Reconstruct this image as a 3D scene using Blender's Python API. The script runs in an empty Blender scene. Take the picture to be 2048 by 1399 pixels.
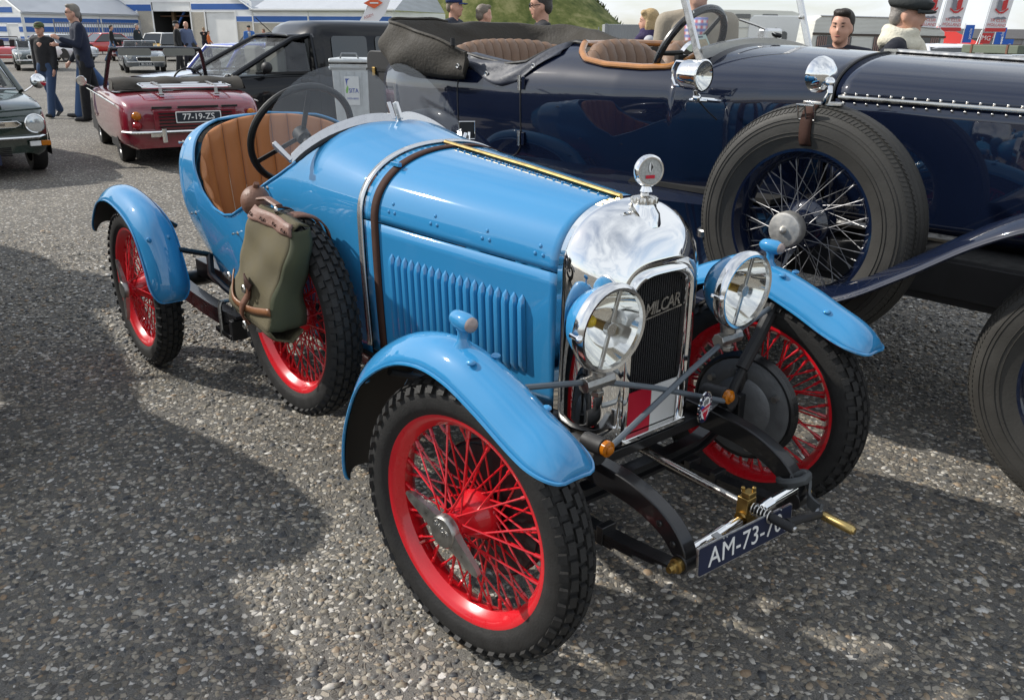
import bpy, bmesh, math, random
import numpy as np
from mathutils import Vector, Matrix
R = math.radians
random.seed(7); rng = np.random.default_rng(7)
S = bpy.context.scene
COL = S.collection

# ---------------------------------------------------------------- camera
cam = bpy.data.cameras.new('camera'); camo = bpy.data.objects.new('camera', cam); COL.objects.link(camo)
_r = Vector((.63411, .77316, .01139)); _u = Vector((-.27940, .21537, .93571)); _f = Vector((-.72100, .59653, -.35258))
camo.matrix_world = Matrix(((_r.x, _u.x, -_f.x, 1.3486), (_r.y, _u.y, -_f.y, -1.5463), (_r.z, _u.z, -_f.z, 1.3875), (0, 0, 0, 1)))
cam.sensor_width = 36; cam.lens = 1679.2 / 2048 * 36; cam.clip_start = .05; cam.clip_end = 3000
S.camera = camo

# ---------------------------------------------------------------- sky and sun
SUN_TO = R(34)      # heading the shadows run towards (from +X towards +Y)
SUN_EL = R(37)
wd = bpy.data.worlds.new('World'); S.world = wd; wd.use_nodes = True
nt = wd.node_tree; nt.nodes.clear()
o = nt.nodes.new('ShaderNodeOutputWorld'); bg = nt.nodes.new('ShaderNodeBackground'); bg.inputs[1].default_value = .125
sky = nt.nodes.new('ShaderNodeTexSky'); sky.sky_type = 'NISHITA'; sky.sun_disc = False
sky.sun_elevation = SUN_EL
# Nishita: rotation 0 has the sun along +Y, turning clockwise seen from above
sun_from = SUN_TO + math.pi
sky.sun_rotation = (math.pi / 2 - sun_from) % (2 * math.pi)
sky.air_density = 1.0; sky.dust_density = .7; sky.ozone_density = 1.2
tc = nt.nodes.new('ShaderNodeTexCoord'); sep = nt.nodes.new('ShaderNodeSeparateXYZ')
mx = nt.nodes.new('ShaderNodeMath'); mx.operation = 'MAXIMUM'; mx.inputs[1].default_value = 0
ad = nt.nodes.new('ShaderNodeMath'); ad.operation = 'ADD'; ad.inputs[1].default_value = .22
dv = nt.nodes.new('ShaderNodeVectorMath'); dv.operation = 'DIVIDE'
n1 = nt.nodes.new('ShaderNodeTexNoise'); n1.inputs['Scale'].default_value = 1.05; n1.inputs['Detail'].default_value = 8; n1.inputs['Roughness'].default_value = .58; n1.inputs['Distortion'].default_value = .6
cr = nt.nodes.new('ShaderNodeValToRGB'); cr.color_ramp.elements[0].position = .36; cr.color_ramp.elements[1].position = .60
cr.color_ramp.elements[0].color = (.30, .30, .30, 1); cr.color_ramp.elements[1].color = (.92, .92, .92, 1)
mix = nt.nodes.new('ShaderNodeMix'); mix.data_type = 'RGBA'; mix.inputs['B'].default_value = (7.4, 7.8, 8.3, 1)
L = nt.links.new
L(tc.outputs['Generated'], sep.inputs[0]); L(sep.outputs['Z'], mx.inputs[0]); L(mx.outputs[0], ad.inputs[0])
L(tc.outputs['Generated'], dv.inputs[0]); L(ad.outputs[0], dv.inputs[1]); L(dv.outputs[0], n1.inputs['Vector'])
L(n1.outputs['Fac'], cr.inputs[0]); L(cr.outputs[0], mix.inputs['Factor']); L(sky.outputs[0], mix.inputs['A'])
L(mix.outputs['Result'], bg.inputs[0]); L(bg.outputs[0], o.inputs[0])

sl = bpy.data.lights.new('sun', 'SUN'); sl.energy = 4.4; sl.angle = R(1.2); sl.color = (1, .955, .88)
so = bpy.data.objects.new('sun', sl); COL.objects.link(so)
_d = Vector((math.cos(SUN_TO) * math.cos(SUN_EL), math.sin(SUN_TO) * math.cos(SUN_EL), -math.sin(SUN_EL)))
so.rotation_euler = _d.to_track_quat('-Z', 'Y').to_euler(); so.location = (-20, -15, 20)

S.render.engine = 'CYCLES'; S.view_settings.view_transform = 'Standard'; S.view_settings.look = 'None'
S.view_settings.exposure = .15; S.view_settings.gamma = 1; S.view_settings.use_curve_mapping = False
S.render.resolution_x = 1024; S.render.resolution_y = 699
S.cycles.max_bounces = 6; S.cycles.diffuse_bounces = 2; S.cycles.glossy_bounces = 4; S.cycles.transparent_max_bounces = 10; S.cycles.caustics_reflective = False; S.cycles.caustics_refractive = False

# ---------------------------------------------------------------- helpers
V = lambda *a: np.array(a, float)
def nrm(v): v = np.asarray(v, float); n = np.linalg.norm(v); return v / n if n else v
def lerpk(keys, x):
    ks = sorted(keys); return np.interp(x, [k[0] for k in ks], [k[1] for k in ks])
def spline(pts, n):
    """Catmull-Rom through pts, n samples"""
    P = [np.asarray(p, float) for p in pts]; P = [2*P[0]-P[1]] + P + [2*P[-1]-P[-2]]
    out = []
    m = len(P) - 3
    for k in range(n):
        s = k / (n-1) * m; i = min(int(s), m-1); t = s - i
        a, b, c, d = P[i:i+4]
        out.append(.5*((2*b) + (c-a)*t + (2*a-5*b+4*c-d)*t*t + (3*b-a-3*c+d)*t**3))
    return out

class G:
    def __init__(s): s.v = []; s.f = []
    def add(s, vs, fs, M=None):
        b = len(s.v)
        for p in vs:
            s.v.append(tuple(M @ Vector(p)) if M is not None else (float(p[0]), float(p[1]), float(p[2])))
        s.f += [tuple(i + b for i in f) for f in fs]; return s
    def box(s, c, d, M=None, rz=0):
        hx, hy, hz = d[0]/2, d[1]/2, d[2]/2; cs, sn = math.cos(rz), math.sin(rz)
        vs = []
        for x, y, z in ((-1,-1,-1),(1,-1,-1),(1,1,-1),(-1,1,-1),(-1,-1,1),(1,-1,1),(1,1,1),(-1,1,1)):
            px, py = x*hx, y*hy
            vs.append((c[0]+px*cs-py*sn, c[1]+px*sn+py*cs, c[2]+z*hz))
        return s.add(vs, [(0,3,2,1),(4,5,6,7),(0,1,5,4),(1,2,6,5),(2,3,7,6),(3,0,4,7)], M)
    def bar(s, p0, p1, w, h, up=(0,0,1)):
        p0, p1 = np.asarray(p0, float), np.asarray(p1, float); t = nrm(p1-p0); a = nrm(np.cross(up, t)); b = np.cross(t, a)
        vs = [p + i*a*w/2 + j*b*h/2 for p in (p0, p1) for i, j in ((-1,-1),(1,-1),(1,1),(-1,1))]
        return s.add(vs, [(0,1,2,3),(7,6,5,4),(0,4,5,1),(1,5,6,2),(2,6,7,3),(3,7,4,0)])
    def grid(s, rows, cu=False, cv=False, cap0=False, cap1=False):
        n = len(rows[0]); m = len(rows); b = len(s.v)
        for r in rows:
            for p in r: s.v.append((float(p[0]), float(p[1]), float(p[2])))
        for i in range(m if cv else m-1):
            for j in range(n if cu else n-1):
                i2, j2 = (i+1) % m, (j+1) % n
                s.f.append((b+i*n+j, b+i*n+j2, b+i2*n+j2, b+i2*n+j))
        if cap0: s.f.append(tuple(b+j for j in range(n))[::-1])
        if cap1: s.f.append(tuple(b+(m-1)*n+j for j in range(n)))
        return s
    def tube(s, pts, r, n=8, closed=False, caps=True, sy=1., up=None):
        P = [np.asarray(p, float) for p in pts]; m = len(P); rows = []
        T = []
        for i in range(m):
            a = P[(i-1) % m] if (closed or i) else P[0]; c = P[(i+1) % m] if (closed or i < m-1) else P[-1]
            T.append(nrm(c-a))
        ref = np.asarray(up, float) if up is not None else (V(0,0,1) if abs(T[0][2]) < .9 else V(1,0,0))
        A = nrm(np.cross(T[0], ref))
        for i in range(m):
            if up is not None: A = nrm(np.cross(T[i], ref))
            else: A = nrm(A - T[i]*np.dot(A, T[i]))
            B = np.cross(T[i], A); rr = r[i] if hasattr(r, '__len__') else r
            rows.append([P[i] + rr*(math.cos(2*math.pi*k/n)*A + sy*math.sin(2*math.pi*k/n)*B) for k in range(n)])
        return s.grid(rows, cu=True, cv=closed, cap0=caps and not closed, cap1=caps and not closed)
    def cyl(s, p0, p1, r0, r1=None, n=16, caps=True):
        return s.tube([p0, p1], [r0, r0 if r1 is None else r1], n, caps=caps)
    def lathe(s, prof, c=(0,0,0), ax=(0,1,0), n=32, a0=0, a1=2*math.pi):
        ax = nrm(ax); ref = V(0,0,1) if abs(ax[2]) < .9 else V(1,0,0); A = nrm(np.cross(ref, ax)); B = np.cross(ax, A); c = np.asarray(c, float)
        full = abs(a1-a0) > 6.28; k = n if full else n+1
        rows = [[c + ax*h + r*(math.cos(a0+(a1-a0)*j/n)*A + math.sin(a0+(a1-a0)*j/n)*B) for r, h in prof] for j in range(k)]
        return s.grid(rows, cv=full)
    def ball(s, c, r, n=16, m=10, M=None):
        r = r if hasattr(r, '__len__') else (r, r, r)
        vs = [(c[0], c[1], c[2]+r[2])]
        for i in range(1, m):
            t = math.pi*i/m
            for j in range(n): vs.append((c[0]+r[0]*math.sin(t)*math.cos(2*math.pi*j/n), c[1]+r[1]*math.sin(t)*math.sin(2*math.pi*j/n), c[2]+r[2]*math.cos(t)))
        vs.append((c[0], c[1], c[2]-r[2])); e = len(vs)-1; fs = []
        for j in range(n):
            fs.append((0, 1+j, 1+(j+1) % n)); fs.append((e, e-n+(j+1) % n, e-n+j))
            for i in range(m-2): fs.append((1+i*n+j, 1+(i+1)*n+j, 1+(i+1)*n+(j+1) % n, 1+i*n+(j+1) % n))
        return s.add(vs, fs, M)
    def prism(s, out, M=None, d=.01):
        """outline (2d) in the local xy plane, extruded along +z by d"""
        n = len(out)
        return s.add([(x, y, 0) for x, y in out] + [(x, y, d) for x, y in out], [tuple(range(n))[::-1], tuple(range(n, 2*n))] + [(i, (i+1) % n, n+(i+1) % n, n+i) for i in range(n)], M)
    def mesh(s, name, smooth=35, weld=False):
        me = bpy.data.meshes.new(name); me.from_pydata(s.v, [], s.f); me.validate()
        bm = bmesh.new(); bm.from_mesh(me)
        if weld: bmesh.ops.remove_doubles(bm, verts=bm.verts, dist=1e-4)
        bmesh.ops.recalc_face_normals(bm, faces=bm.faces); bm.to_mesh(me); bm.free()
        if smooth is not None:
            me.shade_smooth(); me.set_sharp_from_angle(angle=R(smooth))
        return me
    def ob(s, name, mat, parent=None, smooth=35, weld=False, bevel=0, solid=0, off=-1, sub=0, **kw):
        return link(name, s.mesh(name, smooth, weld), mat, parent, bevel, solid, off, sub, **kw)

def link(name, me, mat=None, parent=None, bevel=0, solid=0, off=-1, sub=0, loc=None, rot=None, M=None):
    o = bpy.data.objects.new(name, me); COL.objects.link(o)
    if mat is not None and me is not None and not len(me.materials): me.materials.append(mat)
    if parent is not None: o.parent = parent
    if M is not None: o.matrix_basis = M
    if loc is not None: o.location = loc
    if rot is not None: o.rotation_euler = rot
    if sub:
        m = o.modifiers.new('sub', 'SUBSURF'); m.levels = sub; m.render_levels = sub
    if solid:
        m = o.modifiers.new('solid', 'SOLIDIFY'); m.thickness = solid; m.offset = off
    if bevel:
        m = o.modifiers.new('bevel', 'BEVEL'); m.width = bevel; m.segments = 2; m.limit_method = 'ANGLE'; m.angle_limit = R(40); m.harden_normals = True
    return o
def tag(o, label=None, cat=None, group=None, kind=None):
    for k, v in (('label', label), ('category', cat), ('group', group), ('kind', kind)):
        if v: o[k] = v
    return o
def thing(name, label, cat, loc=(0,0,0), rz=0, group=None):
    o = bpy.data.objects.new(name, None); COL.objects.link(o); o.location = loc; o.rotation_euler = (0, 0, rz); o.empty_display_size = .2
    return tag(o, label, cat, group)
def copy_tree(o, parent=None):
    c = o.copy(); COL.objects.link(c); c.parent = parent
    for ch in [x for x in bpy.data.objects if x.parent == o]: copy_tree(ch, c)
    return c
def basis(o, x, y, z):
    m = Matrix.Identity(4)
    for i, a in enumerate((x, y, z)):
        for k in range(3): m[k][i] = a[k]
    for k in range(3): m[k][3] = o[k]
    return m
_TMP = bpy.data.scenes.new('tmp_bake')
def evaluated(o):
    _TMP.collection.objects.link(o); vl = _TMP.view_layers[0]; vl.update()
    me = bpy.data.meshes.new_from_object(o.evaluated_get(vl.depsgraph)); _TMP.collection.objects.unlink(o); return me
def text(name, s, size, mat, parent, M, ext=.0006, align='CENTER', shear=0, sp=1., wx=1., bold=0, kind=None):
    cu = bpy.data.curves.new(name, 'FONT'); cu.body = s; cu.size = size; cu.align_x = align; cu.align_y = 'CENTER'; cu.extrude = ext; cu.shear = shear; cu.space_character = sp; cu.offset = bold
    cu.resolution_u = 3
    t = bpy.data.objects.new(name, cu); me = evaluated(t); me.materials.clear()
    bpy.data.objects.remove(t); bpy.data.curves.remove(cu)
    if wx != 1.: me.transform(Matrix.Diagonal((wx, 1, 1, 1)))
    return link(name, me, mat, parent, M=M)

# ---------------------------------------------------------------- materials
def nodes(name):
    m = bpy.data.materials.new(name); m.use_nodes = True; t = m.node_tree; b = t.nodes['Principled BSDF']
    return m, t, b, t.links.new
def pm(name, col, rough=.5, metal=0., coat=0., spec=.5, nz=.12, ns=14., bump=0., bs=120., rn=.12, trans=0., ior=1.45, alpha=1., sheen=0., emit=None):
    m, t, b, L = nodes(name)
    c4 = (col[0], col[1], col[2], 1)
    b.inputs['Base Color'].default_value = c4; b.inputs['Roughness'].default_value = rough; b.inputs['Metallic'].default_value = metal
    b.inputs['Coat Weight'].default_value = coat; b.inputs['Coat Roughness'].default_value = .03; b.inputs['Specular IOR Level'].default_value = spec
    b.inputs['Transmission Weight'].default_value = trans; b.inputs['IOR'].default_value = ior; b.inputs['Alpha'].default_value = alpha
    b.inputs['Sheen Weight'].default_value = sheen
    if coat >= 1: b.inputs['Coat IOR'].default_value = 1.7
    tcn = t.nodes.new('ShaderNodeTexCoord')
    if nz:
        n = t.nodes.new('ShaderNodeTexNoise'); n.inputs['Scale'].default_value = ns; n.inputs['Detail'].default_value = 5; L(tcn.outputs['Object'], n.inputs['Vector'])
        x = t.nodes.new('ShaderNodeMix'); x.data_type = 'RGBA'
        x.inputs['A'].default_value = tuple(max(0, c*(1-nz)) for c in col) + (1,); x.inputs['B'].default_value = tuple(min(1, c*(1+nz)) for c in col) + (1,)
        L(n.outputs['Fac'], x.inputs['Factor']); L(x.outputs['Result'], b.inputs['Base Color'])
        if rn:
            r = t.nodes.new('ShaderNodeMapRange'); r.inputs['From Min'].default_value = .3; r.inputs['From Max'].default_value = .7
            r.inputs['To Min'].default_value = max(0, rough*(1-rn)); r.inputs['To Max'].default_value = min(1, rough*(1+rn)); L(n.outputs['Fac'], r.inputs['Value']); L(r.outputs[0], b.inputs['Roughness'])
    if bump:
        n2 = t.nodes.new('ShaderNodeTexNoise'); n2.inputs['Scale'].default_value = bs; n2.inputs['Detail'].default_value = 4; L(tcn.outputs['Object'], n2.inputs['Vector'])
        bn = t.nodes.new('ShaderNodeBump'); bn.inputs['Strength'].default_value = bump; bn.inputs['Distance'].default_value = .01; L(n2.outputs['Fac'], bn.inputs['Height']); L(bn.outputs[0], b.inputs['Normal'])
    if emit:
        b.inputs['Emission Color'].default_value = c4; b.inputs['Emission Strength'].default_value = emit
    return m
def glassm(name, tint=(.97, .98, .98), rough=0., haze=0.):
    """thin pane: mostly clear with mirror-like fresnel, a little dust"""
    m = bpy.data.materials.new(name); m.use_nodes = True; t = m.node_tree; t.nodes.clear(); L = t.links.new
    o = t.nodes.new('ShaderNodeOutputMaterial'); tr = t.nodes.new('ShaderNodeBsdfTransparent'); tr.inputs[0].default_value = (*tint, 1)
    gl = t.nodes.new('ShaderNodeBsdfGlossy'); gl.inputs['Roughness'].default_value = rough + .01
    lw = t.nodes.new('ShaderNodeLayerWeight'); lw.inputs[0].default_value = .5
    pw = t.nodes.new('ShaderNodeMath'); pw.operation = 'POWER'; pw.inputs[1].default_value = 4.5; L(lw.outputs['Facing'], pw.inputs[0])
    fr = t.nodes.new('ShaderNodeMath'); fr.operation = 'MULTIPLY_ADD'; fr.inputs[1].default_value = .16; fr.inputs[2].default_value = .045; L(pw.outputs[0], fr.inputs[0])
    mx = t.nodes.new('ShaderNodeMixShader'); L(fr.outputs[0], mx.inputs[0]); L(tr.outputs[0], mx.inputs[1]); L(gl.outputs[0], mx.inputs[2])
    last = mx
    if haze:
        df = t.nodes.new('ShaderNodeBsdfDiffuse'); df.inputs[0].default_value = (.75, .76, .76, 1)
        tcn = t.nodes.new('ShaderNodeTexCoord'); n = t.nodes.new('ShaderNodeTexNoise'); n.inputs['Scale'].default_value = 7; n.inputs['Detail'].default_value = 6; L(tcn.outputs['Object'], n.inputs['Vector'])
        ml = t.nodes.new('ShaderNodeMath'); ml.operation = 'MULTIPLY'; ml.inputs[1].default_value = haze*2; L(n.outputs['Fac'], ml.inputs[0])
        m2 = t.nodes.new('ShaderNodeMixShader'); L(ml.outputs[0], m2.inputs[0]); L(mx.outputs[0], m2.inputs[1]); L(df.outputs[0], m2.inputs[2]); last = m2
    L(last.outputs[0], o.inputs[0])
    return m

MT = {}
MT['blue'] = pm('sky_blue_paint', (.032, .225, .46), .45, coat=1., spec=.05, nz=.05, ns=3)
MT['navy'] = pm('navy_paint', (.0042, .008, .023), .4, coat=1., spec=.06, nz=.15, ns=3)
MT['red_wheel'] = pm('red_wheel_enamel', (.55, .008, .016), .28, coat=.6, nz=.08)
MT['chrome'] = pm('chrome', (.86, .86, .85), .035, 1., nz=.03, ns=8, rn=.3)
MT['nickel'] = pm('worn_nickel', (.62, .60, .56), .25, 1., nz=.15, ns=40, rn=.3)
MT['alu'] = pm('brushed_aluminium', (.66, .66, .66), .32, 1., nz=.1, ns=60, rn=.3)
MT['dull_alu'] = pm('dull_aluminium', (.36, .35, .33), .38, 1., nz=.2, ns=50, rn=.3, bump=.1)
MT['steel'] = pm('dull_steel', (.25, .26, .27), .42, .8, nz=.2, ns=40)
MT['grey_rod'] = pm('grey_painted_rod', (.11, .13, .15), .4, .1, nz=.1)
MT['brass'] = pm('brass', (.55, .40, .16), .28, 1., nz=.15, ns=50)
MT['dark_brass'] = pm('aged_brass', (.36, .24, .08), .36, 1., nz=.2, ns=50)
MT['black'] = pm('black_enamel', (.012, .012, .013), .28, coat=.5, nz=.25, ns=30, bump=.04)
MT['matt_black'] = pm('matt_black', (.015, .015, .016), .6, nz=.3, ns=30)
MT['rubber'] = pm('tyre_rubber', (.020, .0195, .019), .62, nz=.35, ns=24, bump=.15, bs=160, spec=.35)
MT['old_rubber'] = pm('old_tyre_rubber', (.040, .038, .034), .6, nz=.3, ns=12, bump=.1, bs=120, spec=.35)
MT['grime'] = pm('road_grime', (.035, .03, .024), .85, nz=.5, ns=12)
MT['dark'] = pm('dark_interior', (.012, .012, .012), .9, nz=.2)
MT['tan'] = pm('tan_leather', (.42, .165, .055), .42, nz=.12, ns=9, bump=.12, bs=300)
MT['old_tan'] = pm('worn_brown_leather', (.20, .12, .075), .5, nz=.25, ns=14, bump=.2, bs=150)
MT['strap'] = pm('dark_brown_strap', (.048, .024, .018), .75, spec=.2, nz=.25, ns=30, bump=.1)
MT['brown_leather'] = pm('brown_leather', (.13, .058, .034), .5, nz=.3, ns=30, bump=.25, bs=120)
MT['pale_leather'] = pm('pale_worn_leather', (.20, .11, .085), .55, nz=.3, ns=40, bump=.25, bs=120)
MT['canvas'] = pm('olive_canvas', (.105, .088, .047), .85, nz=.3, ns=18, bump=.5, bs=500)
MT['canvas_green'] = pm('green_canvas', (.050, .056, .030), .85, nz=.25, ns=18, bump=.4, bs=500)
MT['hood_cloth'] = pm('black_hood_cloth', (.036, .031, .024), .8, nz=.3, ns=8, bump=.4, bs=60)
MT['tonneau'] = pm('navy_tonneau_cloth', (.035, .04, .055), .55, nz=.2, ns=10, bump=.2, bs=60)
MT['wood'] = pm('varnished_wood', (.40, .17, .045), .25, coat=.8, nz=.3, ns=25)
MT['white'] = pm('white_paint', (.78, .78, .76), .5, nz=.06)
MT['red_panel'] = pm('red_enamel_panel', (.52, .012, .035), .4, nz=.06)
MT['plate_blue'] = pm('dark_blue_plate', (.010, .016, .045), .4, nz=.2)
MT['amber'] = pm('amber_lens', (.65, .20, .008), .12, nz=.1, trans=.35)
MT['red_lens'] = pm('red_lens', (.35, .006, .012), .12, nz=.1, trans=.2)
MT['yellow'] = pm('yellow_bulb', (.90, .62, .02), .15, nz=0)
MT['reflector'] = pm('mirror_reflector', (.9, .9, .88), .06, 1., nz=0)
MT['glass'] = glassm('clear_glass')
MT['dusty_glass'] = glassm('dusty_perspex', (.93, .945, .955), 0, .018)
MT['lens'] = glassm('lamp_glass', (.97, .97, .95))
# ---------------------------------------------------------------- ground
def ground_mat():
    m, t, b, L = nodes('exposed_aggregate')
    tcn = t.nodes.new('ShaderNodeTexCoord')
    w = t.nodes.new('ShaderNodeTexNoise'); w.inputs['Scale'].default_value = 40; L(tcn.outputs['Object'], w.inputs['Vector'])
    wm = t.nodes.new('ShaderNodeVectorMath'); wm.operation = 'MULTIPLY_ADD'; wm.inputs[1].default_value = (.012, .012, 0); L(w.outputs['Color'], wm.inputs[0]); L(tcn.outputs['Object'], wm.inputs[2])
    v = t.nodes.new('ShaderNodeTexVoronoi'); v.inputs['Scale'].default_value = 62; v.feature = 'F1'; L(wm.outputs[0], v.inputs['Vector'])
    v2 = t.nodes.new('ShaderNodeTexVoronoi'); v2.inputs['Scale'].default_value = 62; v2.feature = 'DISTANCE_TO_EDGE'; L(wm.outputs[0], v2.inputs['Vector'])
    sp = t.nodes.new('ShaderNodeSeparateColor'); L(v.outputs['Color'], sp.inputs[0])
    cr = t.nodes.new('ShaderNodeValToRGB'); cr.color_ramp.interpolation = 'LINEAR'
    pal = [(0, (.06, .058, .055)), (.22, (.12, .108, .09)), (.42, (.20, .175, .14)), (.6, (.27, .235, .185)), (.78, (.36, .32, .26)), (.92, (.50, .465, .41)), (1, (.62, .60, .56))]
    e = cr.color_ramp.elements; e[0].position = 0; e[0].color = (*pal[0][1], 1); e[1].position = 1; e[1].color = (*pal[-1][1], 1)
    for q, c in pal[1:-1]: k = e.new(q); k.color = (*c, 1)
    L(sp.outputs[0], cr.inputs[0])
    ed = t.nodes.new('ShaderNodeMapRange'); ed.inputs['From Min'].default_value = .03; ed.inputs['From Max'].default_value = .16; L(v2.outputs['Distance'], ed.inputs['Value'])
    pick = t.nodes.new('ShaderNodeMath'); pick.operation = 'GREATER_THAN'; pick.inputs[1].default_value = .3; L(sp.outputs[1], pick.inputs[0])
    mu = t.nodes.new('ShaderNodeMath'); mu.operation = 'MULTIPLY'; L(ed.outputs[0], mu.inputs[0]); L(pick.outputs[0], mu.inputs[1])
    fine = t.nodes.new('ShaderNodeTexNoise'); fine.inputs['Scale'].default_value = 260; fine.inputs['Detail'].default_value = 3; L(tcn.outputs['Object'], fine.inputs['Vector'])
    bc = t.nodes.new('ShaderNodeValToRGB'); bc.color_ramp.elements[0].color = (.075, .072, .067, 1); bc.color_ramp.elements[1].color = (.22, .205, .18, 1); bc.color_ramp.elements[0].position = .3; bc.color_ramp.elements[1].position = .75; L(fine.outputs['Fac'], bc.inputs[0])
    x = t.nodes.new('ShaderNodeMix'); x.data_type = 'RGBA'; L(mu.outputs[0], x.inputs['Factor']); L(bc.outputs[0], x.inputs['A']); L(cr.outputs[0], x.inputs['B'])
    # wear: large patches and darker tracks
    big = t.nodes.new('ShaderNodeTexNoise'); big.inputs['Scale'].default_value = .55; big.inputs['Detail'].default_value = 6; big.inputs['Roughness'].default_value = .65; L(tcn.outputs['Object'], big.inputs['Vector'])
    bm_ = t.nodes.new('ShaderNodeMapRange'); bm_.inputs['From Min'].default_value = .3; bm_.inputs['From Max'].default_value = .7; bm_.inputs['To Min'].default_value = .72; bm_.inputs['To Max'].default_value = 1.12; L(big.outputs['Fac'], bm_.inputs['Value'])
    # oil stains with a shape of their own
    oil = t.nodes.new('ShaderNodeTexNoise'); oil.inputs['Scale'].default_value = 2.3; oil.inputs['Detail'].default_value = 7; oil.inputs['Roughness'].default_value = .7; L(tcn.outputs['Object'], oil.inputs['Vector'])
    om = t.nodes.new('ShaderNodeMapRange'); om.inputs['From Min'].default_value = .66; om.inputs['From Max'].default_value = .72; om.inputs['To Min'].default_value = 1; om.inputs['To Max'].default_value = .45; L(oil.outputs['Fac'], om.inputs['Value'])
    m1 = t.nodes.new('ShaderNodeMath'); m1.operation = 'MULTIPLY'; L(bm_.outputs[0], m1.inputs[0]); L(om.outputs[0], m1.inputs[1])
    y = t.nodes.new('ShaderNodeVectorMath'); y.operation = 'SCALE'; L(x.outputs['Result'], y.inputs[0]); L(m1.outputs[0], y.inputs['Scale'])
    L(y.outputs[0], b.inputs['Base Color'])
    b.inputs['Roughness'].default_value = .82; b.inputs['Specular IOR Level'].default_value = .3
    bn = t.nodes.new('ShaderNodeBump'); bn.inputs['Strength'].default_value = .55; bn.inputs['Distance'].default_value = .006
    hs = t.nodes.new('ShaderNodeMath'); hs.operation = 'ADD'; hf = t.nodes.new('ShaderNodeMath'); hf.operation = 'MULTIPLY'; hf.inputs[1].default_value = .5
    L(fine.outputs['Fac'], hf.inputs[0]); L(mu.outputs[0], hs.inputs[0]); L(hf.outputs[0], hs.inputs[1]); L(hs.outputs[0], bn.inputs['Height']); L(bn.outputs[0], b.inputs['Normal'])
    return m
def pebble_mat():
    m, t, b, L = nodes('pebbles')
    g = t.nodes.new('ShaderNodeNewGeometry'); cr = t.nodes.new('ShaderNodeValToRGB'); e = cr.color_ramp.elements
    pal = [(0, (.05, .053, .058)), (.24, (.10, .098, .092)), (.42, (.17, .152, .12)), (.58, (.25, .215, .16)), (.67, (.26, .18, .11)), (.78, (.33, .30, .24)), (.93, (.43, .40, .35)), (1, (.56, .54, .50))]
    e[0].position = 0; e[0].color = (*pal[0][1], 1); e[1].position = 1; e[1].color = (*pal[-1][1], 1)
    for q, c in pal[1:-1]: k = e.new(q); k.color = (*c, 1)
    L(g.outputs['Random Per Island'], cr.inputs[0])
    tcn = t.nodes.new('ShaderNodeTexCoord'); n = t.nodes.new('ShaderNodeTexNoise'); n.inputs['Scale'].default_value = 180; n.inputs['Detail'].default_value = 4; L(tcn.outputs['Object'], n.inputs['Vector'])
    mr = t.nodes.new('ShaderNodeMapRange'); mr.inputs['To Min'].default_value = .55; mr.inputs['To Max'].default_value = 1.35; L(n.outputs['Fac'], mr.inputs['Value'])
    y = t.nodes.new('ShaderNodeVectorMath'); y.operation = 'SCALE'; L(cr.outputs[0], y.inputs[0]); L(mr.outputs[0], y.inputs['Scale']); L(y.outputs[0], b.inputs['Base Color'])
    b.inputs['Roughness'].default_value = .6; b.inputs['Specular IOR Level'].default_value = .4
    bn = t.nodes.new('ShaderNodeBump'); bn.inputs['Strength'].default_value = .3; bn.inputs['Distance'].default_value = .002; L(n.outputs['Fac'], bn.inputs['Height']); L(bn.outputs[0], b.inputs['Normal'])
    return m
def ground_z(d): return -.0045*min(max(0, d-3), 60)
def zg(x, y): return ground_z((x-1.3486)*-.7705 + (y+1.5463)*.6374)
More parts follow.
